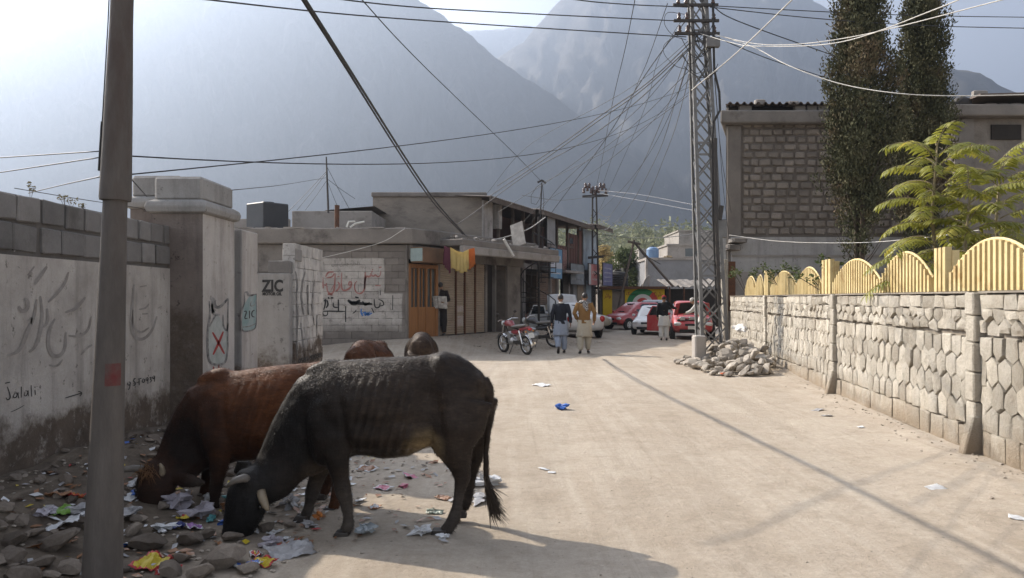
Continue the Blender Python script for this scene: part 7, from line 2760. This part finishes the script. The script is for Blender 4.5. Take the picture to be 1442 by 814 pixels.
# fan of service wires from the lattice pole
for i, (pts, r, lab) in enumerate((
        ([(972, 60, 18), (910, 118, 20), (847, 162, 22), (780, 210, 25), (700, 262, 29)], .014, 'black service wire fanning from the lattice pole to the shop house roof edge'),
        ([(972, 66, 18), (905, 126, 20), (840, 172, 22), (770, 222, 25), (690, 276, 29)], .014, 'second black service wire fanning from the lattice pole to the shop house roof'),
        ([(970, 70, 18), (900, 140, 20), (820, 200, 23), (750, 240, 26), (660, 305, 28), (640, 318, 28)], .012, 'service wire running on over the roof towards the washing line'),
        ([(965, 30, 18), (930, 75, 20), (892, 131, 23), (850, 200, 26), (777, 299, 31)], .013, 'dark service wire dropping steeply to the gallery roof'),
        ([(962, 76, 18), (900, 152, 21), (800, 236, 25), (700, 300, 28)], .008, 'thin service wire to the first gallery post'),
        ([(970, 100, 18), (890, 178, 22), (800, 250, 27), (735, 330, 29)], .008, 'thin service wire to the ledge of the shops'),
        ([(895, -5, 16), (880, 70, 20), (862, 147, 25), (848, 225, 35), (838, 272, 44.3)], .009, 'steep thin wire left of the lattice pole'),
        ([(940, 5, 17), (912, 85, 22), (892, 133, 26), (864, 215, 35), (844, 274, 44.3)], .009, 'steep wire crossing the fan of service wires'),
        ([(968, 75, 18.2), (940, 150, 24), (900, 240, 32), (862, 300, 40), (842, 318, 44)], .011, 'beaded slack wire from the lattice pole to the far pole, leftmost of three'),
        ([(971, 78, 18.2), (952, 140, 23), (925, 220, 30), (880, 300, 39), (844, 330, 44)], .011, 'beaded slack wire from the lattice pole to the far pole, middle of three'),
        ([(974, 82, 18.2), (962, 140, 23), (940, 210, 30), (895, 310, 40), (846, 345, 44)], .011, 'beaded slack wire from the lattice pole to the far pole, rightmost of three'),
        ([(968, 135, 18.2), (920, 170, 22), (850, 215, 28), (763, 258, 34)], .008, 'wire from the lattice pole to the looped roof pole'))):
    wire(lab, pts, r, M_WIREG if 'beaded' in lab else M_WIRE)
# extra_fan: thinner drop wires of the tangle
for i, (pts, lab) in enumerate((
        ([(969, 58, 18), (930, 92, 19.5), (890, 122, 21), (850, 146, 23), (742, 207, 28), (683, 276, 30.5)], 'thin drop wire from the lattice pole, uppermost of the tangle'),
        ([(969, 90, 18), (948, 150, 20), (915, 215, 24), (880, 262, 30), (846, 296, 44)], 'thin drop wire from the lattice pole sagging to the far pole arm'),
        ([(966, 20, 18), (945, 52, 18.6), (925, 90, 20), (905, 160, 24), (860, 262, 34), (842, 300, 44)], 'thin wire hanging in a long curve to the far pole'),
        ([(964, 45, 18), (938, 60, 18.2), (935, 75, 18.4), (950, 92, 18.3), (968, 98, 18.1)], 'short loop of spare wire left of the lattice pole'),
        ([(964, 20, 18), (940, 18, 18.2), (936, 34, 18.4), (948, 50, 18.3), (966, 56, 18.1)], 'small upper loop of spare wire left of the lattice pole'),
        ([(972, 110, 18), (900, 190, 22), (830, 246, 26), (760, 290, 29), (722, 330, 29.5)], 'thin drop wire ending at the second gallery post'),
        ([(1005, 90, 18.1), (1012, 180, 20), (1018, 260, 22), (1026, 330, 24.7)], 'thin wire dropping from the lattice pole to the building corner'),
        ([(1006, 110, 18.1), (1016, 220, 21), (1030, 300, 24.8)], 'second thin wire dropping to the building corner'))):
    wire(lab, pts, .007, M_WIRE)
# wires to the right
wire('dark wire from the lattice pole out past the cypress tops, upper', [(1000, 8, 18.1), (1150, 16, 19.5), (1300, 22, 21), (1500, 25, 23)], .011)
wire('dark wire from the lattice pole out past the cypress tops, lower', [(1000, 10, 18.1), (1150, 26, 19), (1300, 36, 20), (1500, 41, 21)], .011)
wire('dark wire sloping from the lattice pole behind the first cypress', [(1002, 8, 18.1), (1040, 30, 20), (1165, 75, 23), (1340, 135, 27.5)], .013)
wire('dark wire passing under the white cables behind the cypress trees', [(1003, 50, 18.1), (1080, 82, 21), (1165, 110, 24), (1340, 165, 29)], .011)
wire('pale cable hanging from the lattice pole across both cypress trees', [(985, 47, 18), (1030, 60, 16.5), (1065, 65, 15), (1180, 60, 12.5), (1320, 12, 10), (1400, -25, 9)], .008, M_WIREW)
wire('pale cable above it rising to the top right corner', [(1002, 48, 18.1), (1080, 63, 15.5), (1200, 52, 13), (1442, -8, 9.6)], .008, M_WIREW)
wire('long white cable looping low over the block building to the right edge', [(1003, 47, 18.1), (1060, 66, 16.5), (1110, 92, 15), (1180, 117, 14), (1260, 131, 13), (1350, 135, 12.3), (1500, 132, 11.3)], .009, M_WIREW)
wire('thick pale cable rising from the lattice pole to the top edge', [(974, 127, 18), (1040, 72, 15.5), (1115, 0, 13), (1160, -45, 12)], .012, M_WIREW)
wire('slack white wire across the plaster band to the leafy plant', [(1027, 331, 24.8), (1100, 340, 21), (1200, 342, 17), (1290, 336, 13.5), (1380, 324, 11.5), (1500, 305, 10)], .008, M_WIREW)
wire('thin wire from the far pole towards the lattice pole, upper of two', [(842, 268, 44), (900, 274, 38), (985, 290, 24)], .012, M_WIREG)
wire('thin wire from the far pole towards the lattice pole, lower of two', [(842, 272, 44), (900, 282, 38), (985, 298, 24)], .012, M_WIREG)
wire('dark wire strung level across the street end at roof height', [(842, 330, 44), (893, 335, 43), (940, 334, 36), (1000, 326, 24)], .016)
wire('slack wire between the gallery roof and the far pole', [(735, 275, 33), (790, 282, 38), (838, 276, 44)], .012, M_WIREG)
wire('loose white cable swagged along the shop front under the gallery', [(668, 338, 26.5), (690, 338, 27), (715, 333, 28), (745, 322, 29.5), (768, 306, 31)], .02, M_WIREW)
wire('thin pale wire across the school wall to the roof slab corner', [(450, 364, 22.9), (500, 352, 22.8), (540, 340, 22.8), (570, 322, 22.9)], .010, M_WIREW)
wire('washing line strung along the ledge edge', [(575, 330, 23.2), (625, 344, 24.6), (650, 353, 24.65), (668, 347, 24.7), (690, 345, 26)], .008, M_WIREW)
# ---- distant pole with its crown of insulators
FP = thing('distant_pole', 'distant steel pole crowded with insulators at the end of the shop house', 'electricity pole', P(838, 440, 44.5))
D3 = 44.5
for sx in (-1, 1):
    for sy in (-1, 1):
        q = MB()
        q.beam(P(839 + sx * 5, 470, D3) + Vector((0, sy * .18, 0)), P(837 + sx * 2.6, 268, D3) + Vector((0, sy * .1, 0)), .07, .05, (0, 1, 0))
        q.build('leg', M_DARKMET, FP, world=True)
for i in range(12):
    py = 280 + i * 14
    w_ = 3 + i * .17
    q = MB()
    q.beam(P(838 - w_, py, D3 - .15), P(838 + w_, py + 12 * (1 if i % 2 else -1) * .8, D3 - .15), .04, .03, (0, 1, 0))
    q.build('brace', M_DARKMET, FP, world=True)
for a, b, py in ((820, 856, 276), (828, 850, 362)):
    q = MB()
    q.beam(P(a, py + 1, D3 - .2), P(b, py - 1, D3 - .2), .13, .14)
    q.build('cross_arm', M_DARKMET, FP, world=True)
rg = random.Random(6)
for i in range(13):
    c_ = P(822 + i * 2.6, 272 - (5 if i % 2 else 0) - 3 * sin(i * .26 * 3.1), D3 - .2)
    q = MB()
    q.path([c_, c_ + Vector((0, 0, .08)), c_ + Vector((0, 0, .1)), c_ + Vector((0, 0, .2)), c_ + Vector((0, 0, .3))], [.07, .09, .06, .09, .04], 8)
    q.build('insulator', M_CER, FP, world=True, smooth=True)
for i in range(4):
    q = MB()
    a = P(842, 300 + 12 * i, D3 - .2)
    q.path([a, a + Vector((.4, 0, -.22)), a + Vector((.7, -.1, -.2)), a + Vector((.55, -.1, -.42)), a + Vector((.0, 0, -.5))], .018, 5)
    q.build('jumper_wire', M_WIREW, FP, world=True, smooth=True)
# ================================================================== RUBBISH AND RUBBLE
def ground_at(px, py):
    z = 0
    for _ in range(12):
        d = (1.6 - z) * F / (py - 420)
        z = h(X(px, d), d)
    return Vector((X(px, d), d, z))
t = NT('dusty brown rubble')
c = t.ramp(t.noise(3.5, 7, .7), [(.3, (.19, .16, .132)), (.7, (.34, .295, .25))])
c = t.mix(1, c, t.ramp(t.rand(), [(0, (.55, .52, .5)), (1, (1.2, 1.16, 1.12))]), 'MULTIPLY')
fn_ = t.noise(45, 6, .75)
c = t.mix(.4, c, t.ramp(fn_, [(.3, (.5,) * 3), (.65, (1,) * 3)]), 'MULTIPLY')
M_ROCKB = t.out(c, .95, .15, 0, t.bump(t.noise(20, 8, .8), .9, .03, t.bump(fn_, .6, .012)))
RH = thing('rubble_heap', 'heap of rubble stones along the foot of the whitewashed wall', 'rubble heap', (-2.9, 5.2, 0))
rg = random.Random(31)
def heap_stone(p, s, flat_=.75):
    o = bpy.data.objects.new('stone', rg.choice(RKS))
    COL.objects.link(o)
    o.parent = RH
    o.location = p - RH.location
    o.scale = (s * rg.uniform(1.0, 1.3), s, s * flat_)
    o.rotation_euler = (rg.uniform(-.3, .3), rg.uniform(-.3, .3), rg.uniform(0, 6.3))
    o.material_slots[0].link = 'OBJECT'
    o.material_slots[0].material = M_ROCKB
for px, py, w in ((18, 762, 40), (84, 768, 66), (15, 792, 46), (60, 798, 46), (209, 772, 64), (316, 795, 82), (270, 765, 44), (290, 758, 38), (195, 735, 30), (112, 740, 36), (240, 808, 50), (170, 806, 36), (375, 748, 30), (330, 760, 36), (350, 806, 40), (280, 812, 46), (50, 740, 30), (410, 742, 22), (392, 700, 26), (100, 806, 50), (30, 818, 60), (160, 780, 34), (255, 790, 34), (186, 752, 36), (30, 730, 34)):
    p = ground_at(px, py)
    s = w / F * p.y * .98
    p.z += s * .16
    heap_stone(p, s)
for i in range(170):
    y = rg.uniform(3.7, 8.3)
    x = rg.uniform(-3.75, -2.2) + (rg.gauss(0, .25) if rg.random() < .4 else 0)
    x = min(x, -1.75)
    s = rg.uniform(.04, .15) * (1 if x < -2 else .6)
    heap_stone(Vector((x, y, h(x, y) + s * .12)), s)

def lmat(name, a, b=None, rough=.45, s=14):
    return pmat(name, a, b or tuple(x * .75 for x in a), s, rough, .45, bscale=40, bump=.2, local=True)
def crumpled(name, label, cat, px, py, w, mats, shape='sheet', seed=0, hgt=.35, rot=None, asp=.65, lift=0, band=None):
    """a bag, wrapper or sheet lying on the ground"""
    p = ground_at(px, py)
    W_ = w / F * p.y
    rg = random.Random(seed + int(px))
    if shape == 'bag':
        me = rock_mesh(500 + int(px), 3, 3.2, .8)
        for v in me.vertices:
            n = noise.noise(v.co * 9 + Vector((px, 0, 0)))
            v.co += v.co.normalized() * .07 * n
        me.materials.append(mats)
        o = put(name, me)
        o.scale = (W_, W_ * asp, W_ * hgt * 1.4)
        o.location = p + Vector((0, 0, W_ * hgt * .42 + lift))
        o.rotation_euler = (0, 0, rot if rot is not None else rg.uniform(0, 6.28))
        return tag(o, label, cat)
    n = 12
    vs = []
    for i in range(n + 1):
        for j in range(n + 1):
            u, v = i / n - .5, j / n - .5
            q = Vector((u * W_ * 1.1, v * W_ * asp * 1.1, 0))
            f1 = noise.noise(Vector((u * 3 + px, v * 3, seed)))
            f2 = noise.noise(Vector((u * 8 + px, v * 8, seed)))
            ed = 1 - .18 * abs(noise.noise(Vector((u * 6 + px, v * 6, 9))))
            z = W_ * hgt * (.30 + .45 * f1 + .22 * f2)
            vs.append((q.x * ed, q.y * ed, max(0, z)))
    fs_ = [(i * (n + 1) + j, (i + 1) * (n + 1) + j, (i + 1) * (n + 1) + j + 1, i * (n + 1) + j + 1) for i in range(n) for j in range(n)]
    me = bpy.data.meshes.new(name)
    me.from_pydata(vs, [], fs_)
    me.shade_smooth()
    me.set_sharp_from_angle(angle=radians(25))
    mats = mats if isinstance(mats, (list, tuple)) else [mats]
    for m_ in mats: me.materials.append(m_)
    if len(mats) > 1:
        for k_, pl in enumerate(me.polygons):
            i, j = k_ // n, k_ % n
            if i in (0, n - 1) or j in (0, n - 1): pl.material_index = 1
            elif len(mats) > 2 and 4 <= i <= 8 and 3 <= j <= 7: pl.material_index = 2
    o = put(name, me)
    o.modifiers.new('t', 'SOLIDIFY').thickness = .002
    o.location = p + Vector((0, 0, .006 + lift))
    tilt = rg.uniform(-.1, .1)
    o.rotation_euler = (.25 if w > 25 else .12, tilt, rot if rot is not None else rg.uniform(0, 6.28))
    return tag(o, label, cat)
YEL, RED_, BLU, WHI, GRY, PNK, ORA, GRN, TEA, VIO, DBL, CLR, BRN = (lmat('yellow foil', (.55, .42, .03)), lmat('red print', (.42, .03, .03)), lmat('blue foil', (.03, .12, .45)), lmat('white plastic film', (.62, .62, .62)), lmat('dusty grey film', (.33, .32, .32)),
    lmat('pink packet', (.45, .12, .18)), lmat('orange plastic', (.50, .17, .03)), lmat('leaf green foil', (.16, .30, .04)), lmat('teal plastic', (.10, .32, .33)), lmat('violet foil', (.30, .14, .36)), lmat('navy packet', (.03, .04, .16)), lmat('cloudy plastic film', (.36, .33, .36)), lmat('brown tub', (.26, .12, .05)))
items = [
 ('plastic_bag', 'white and blue plastic bag against the wall beside the pole', 'bag', 192, 684, 26, WHI, 'bag', .45), ('paper', 'white paper sheet on the rubble right of the pole', 'paper', 183, 702, 26, [WHI], 'sheet', .2),
 ('plastic_bag', 'blue plastic bag lying under the white one by the pole', 'bag', 194, 696, 22, BLU, 'bag', .3), ('tray', 'white foam tray on the rubble left of the pole', 'tray', 94, 737, 60, [WHI], 'sheet', .22),
 ('wrapper', 'green foil wrapper above the white foam tray', 'wrapper', 84, 722, 34, [GRN, GRN], 'sheet', .35), ('plastic_bag', 'clear grey plastic bag beside the green wrapper', 'bag', 66, 722, 32, CLR, 'bag', .45),
 ('wrapper', 'orange wrapper at the foot of the wall left of the pole', 'wrapper', 104, 702, 34, [ORA, RED_], 'sheet', .4), ('wrapper', 'brown crumpled wrapper beside the orange one', 'wrapper', 82, 700, 30, [BRN], 'sheet', .4),
 ('snack_packet', 'big yellow packet with red and white border in front of the rubble', 'packet', 212, 797, 52, [YEL, RED_, YEL], 'sheet', .35), ('paper', 'red and white torn paper beside the yellow packet', 'paper', 238, 806, 30, [WHI, RED_], 'sheet', .3),
 ('plastic_bag', 'cloudy violet plastic bag bulging between the two cows\' heads', 'bag', 284, 730, 46, CLR, 'bag', .6), ('snack_packet', 'small yellow packet left of the cloudy bag', 'packet', 258, 732, 18, [YEL, YEL, RED_], 'sheet', .6),
 ('snack_packet', 'navy blue packet at the brown cow\'s muzzle', 'packet', 249, 744, 24, [DBL, DBL, WHI], 'sheet', .5), ('wrapper', 'violet and white wrapper under the cloudy bag', 'wrapper', 272, 745, 26, [VIO, WHI], 'sheet', .5),
 ('bottle_piece', 'bright blue plastic piece left of the dark cow\'s head', 'plastic piece', 318, 737, 28, BLU, 'bag', .35), ('tub', 'striped brown tub lying by the dark cow\'s head', 'tub', 318, 722, 26, BRN, 'bag', .7),
 ('cup', 'teal plastic cup beside the cloudy bag', 'cup', 296, 735, 14, TEA, 'bag', .7), ('plastic_bag', 'shiny white bag under the brown cow\'s ear', 'bag', 298, 702, 24, WHI, 'bag', .4),
 ('sachet', 'blue sachet with pink print by the dark cow\'s muzzle', 'sachet', 350, 798, 34, [BLU, WHI, PNK], 'sheet', .35), ('snack_packet', 'yellow and red packet at the dark cow\'s muzzle', 'packet', 372, 796, 32, [YEL, RED_, YEL], 'sheet', .5),
 ('snack_packet', 'red and yellow packet tucked behind the blue sachet', 'packet', 360, 784, 22, [RED_, WHI, YEL], 'sheet', .5), ('plastic_sheet', 'long grey plastic sheet trailing from the rubbish towards the road', 'plastic sheet', 408, 780, 62, [GRY], 'sheet', .3),
 ('plastic_bag', 'dusty grey bag behind the dark cow\'s horn', 'bag', 408, 715, 40, GRY, 'bag', .55), ('cup', 'orange broken cup beside the dark cow\'s fore hoof', 'cup', 449, 732, 18, ORA, 'bag', .7),
 ('plastic_bag', 'pale film bag between the cows\' legs', 'bag', 465, 690, 26, WHI, 'bag', .5), ('paper', 'white shard of foam by the dark cow\'s chin', 'foam piece', 388, 752, 20, [WHI], 'sheet', .4),
 ('paper', 'second pale foam shard near the dark cow\'s chin', 'foam piece', 400, 762, 18, [WHI], 'sheet', .5), ('plastic_bag', 'crumpled film at the dark cow\'s fore hoof', 'bag', 436, 742, 24, GRY, 'bag', .4),
 ('paper', 'orange brown carton scrap under the dark cow\'s belly', 'carton', 517, 662, 28, [BRN, WHI], 'sheet', .25), ('packet', 'pink and white flattened packet on the shaded dirt, left', 'packet', 540, 689, 24, [PNK, WHI], 'sheet', .25),
 ('packet', 'small pink box in the middle of the shaded dirt', 'packet', 569, 686, 16, PNK, 'bag', .35), ('packet', 'dusty pink strip at the edge of the cow\'s shadow', 'packet', 578, 672, 28, [PNK, GRY], 'sheet', .18),
 ('paper', 'white stick of foam on the shaded dirt behind the fore hoof', 'foam piece', 508, 706, 14, [WHI], 'sheet', .3), ('wrapper', 'white and orange wrapper on the shaded dirt', 'wrapper', 528, 716, 18, [WHI, ORA], 'sheet', .4),
 ('bottle', 'crushed silver bottle next to the standing fore hoof', 'bottle', 516, 750, 32, lmat('silver film', (.30, .33, .34), None, .25), 'bag', .4), ('wrapper', 'grey green wrapper near the hind hoof', 'wrapper', 612, 723, 22, [lmat('green grey', (.25, .28, .22))], 'sheet', .3),
 ('plastic_bag', 'white plastic bag spread under the hind hoof', 'bag', 592, 752, 36, WHI, 'bag', .35), ('plastic_bag', 'flat tail of white plastic in front of the hind hoof', 'bag', 625, 757, 26, WHI, 'bag', .25),
 ('plastic_bag', 'white plastic bag on the sunlit road behind the hind legs', 'bag', 685, 683, 42, WHI, 'bag', .35), ('plastic_bag', 'dusty flattened bag on the dirt by the tail tuft', 'bag', 682, 706, 46, GRY, 'bag', .22),
 ('leaf_litter', 'dry crushed leaf by the hind leg', 'leaf', 624, 703, 20, [BRN], 'sheet', .3),
 ('plastic_bag', 'bright blue plastic bag in the middle of the road', 'bag', 790, 577, 20, BLU, 'bag', .45), ('paper', 'white paper on the road beyond the blue bag', 'paper', 763, 543, 24, [WHI], 'sheet', .12),
 ('paper', 'small white scrap on the road right of the cow', 'paper', 766, 661, 14, [WHI], 'sheet', .1), ('paper', 'tiny white scrap next to the other scrap on the road', 'paper', 777, 666, 10, [WHI], 'sheet', .1),
 ('paper', 'white card lying on the road at the lower right', 'paper', 1318, 688, 26, [WHI], 'sheet', .06), ('paper', 'white scrap at the right edge below the stone wall', 'paper', 1434, 731, 22, [WHI], 'sheet', .15),
 ('paper', 'white scrap at the foot of the wall, right of the pair', 'paper', 1212, 602, 12, [WHI], 'sheet', .15), ('paper', 'grey paper near the wall foot, left of the pair', 'paper', 1152, 578, 18, [GRY], 'sheet', .15),
 ('paper', 'white paper near the wall foot, right of the pair', 'paper', 1164, 586, 14, [WHI], 'sheet', .15),
 ('plastic_bag', 'dusty white bag bulging at the wall foot left of the pole', 'bag', 112, 722, 40, GRY, 'bag', .5), ('plastic_bag', 'big grey film bag behind the brown cow\'s muzzle', 'bag', 250, 712, 44, CLR, 'bag', .45),
 ('plastic_bag', 'grey film bag between the pole and the big rocks', 'bag', 186, 728, 38, GRY, 'bag', .4), ('plastic_bag', 'pale bag half under the rocks right of the pole', 'bag', 228, 748, 34, WHI, 'bag', .35),
 ('carton', 'flattened brown carton on the rubble at the lower left', 'carton', 70, 770, 46, [BRN], 'sheet', .2), ('plastic_bag', 'cloudy bag below the dark cow\'s chin', 'bag', 384, 768, 36, CLR, 'bag', .4),
 ('plastic_bag', 'teal tinted bag under the brown cow\'s chest', 'bag', 330, 704, 26, TEA, 'bag', .4), ('snack_packet', 'blue and white packet at the foot of the near pole', 'packet', 186, 770, 26, [BLU, WHI], 'sheet', .4)]
for i, (nm, lab, ct, px, py, w, mt, shp, hg) in enumerate(items):
    crumpled(nm, lab, ct, px, py, w, mt, shp, i, hg, asp=.62 if shp == 'sheet' else .8)
# scraps nobody could count
for nm, mt, n, sd in (('paper_scraps', WHI, 130, 1), ('plastic_scraps', GRY, 300, 2), ('leaf_scraps', BRN, 420, 3), ('foil_scraps', YEL, 22, 4), ('packet_scraps', RED_, 26, 5), ('film_scraps', BLU, 20, 6)):
    rg = random.Random(sd)
    q = MB()
    for i in range(n):
        y = rg.uniform(4.3, 8.0)
        x = rg.uniform(-3.6, -1.35) if rg.random() < (.8 if mt in (GRY, BRN) else 1) else rg.uniform(-1.6, -.4)
        if x > -2 and y < 5: continue
        s = rg.uniform(.012, .05)
        p = Vector((x, y, h(x, y) + .012))
        a = rg.uniform(0, 6.28)
        u = Vector((cos(a), sin(a), rg.uniform(-.3, .5))).normalized()
        v = Vector((-sin(a), cos(a), rg.uniform(-.3, .5))).normalized()
        q.add([p - u * s, p + v * s * .6, p + u * s, p - v * s * .6 + Vector((0, 0, .006))], [(0, 1, 2), (0, 2, 3)])
    tag(q.build(nm, mt, fix=False), {'paper_scraps': 'scattered white paper scraps among the rubbish', 'plastic_scraps': 'scattered grey plastic scraps among the rubbish', 'leaf_scraps': 'scattered brown dry scraps over the rubbish and dirt', 'foil_scraps': 'scattered yellow foil scraps among the rubbish', 'packet_scraps': 'scattered red packet scraps among the rubbish', 'film_scraps': 'scattered blue film scraps among the rubbish'}[nm], 'litter', kind='stuff')
# ================================================================== THE AIR
hz = MB()
hz.box(-4200, -60, -1.4, 4200, 3700, 1010)
t = NT('valley haze')
t.t.nodes.remove(t.b)
v = t.n('ShaderNodeVolumePrincipled')
v.inputs['Color'].default_value = (.61, .745, 1.0, 1)
v.inputs['Density'].default_value = .00055
v.inputs['Anisotropy'].default_value = .66
t.l(v.outputs[0], t.t.nodes['Material Output'].inputs['Volume'])
tag(hz.build('haze', t.m), 'pale blue haze filling the valley air', 'haze', kind='stuff')
bpy.data.scenes.remove(WORK)
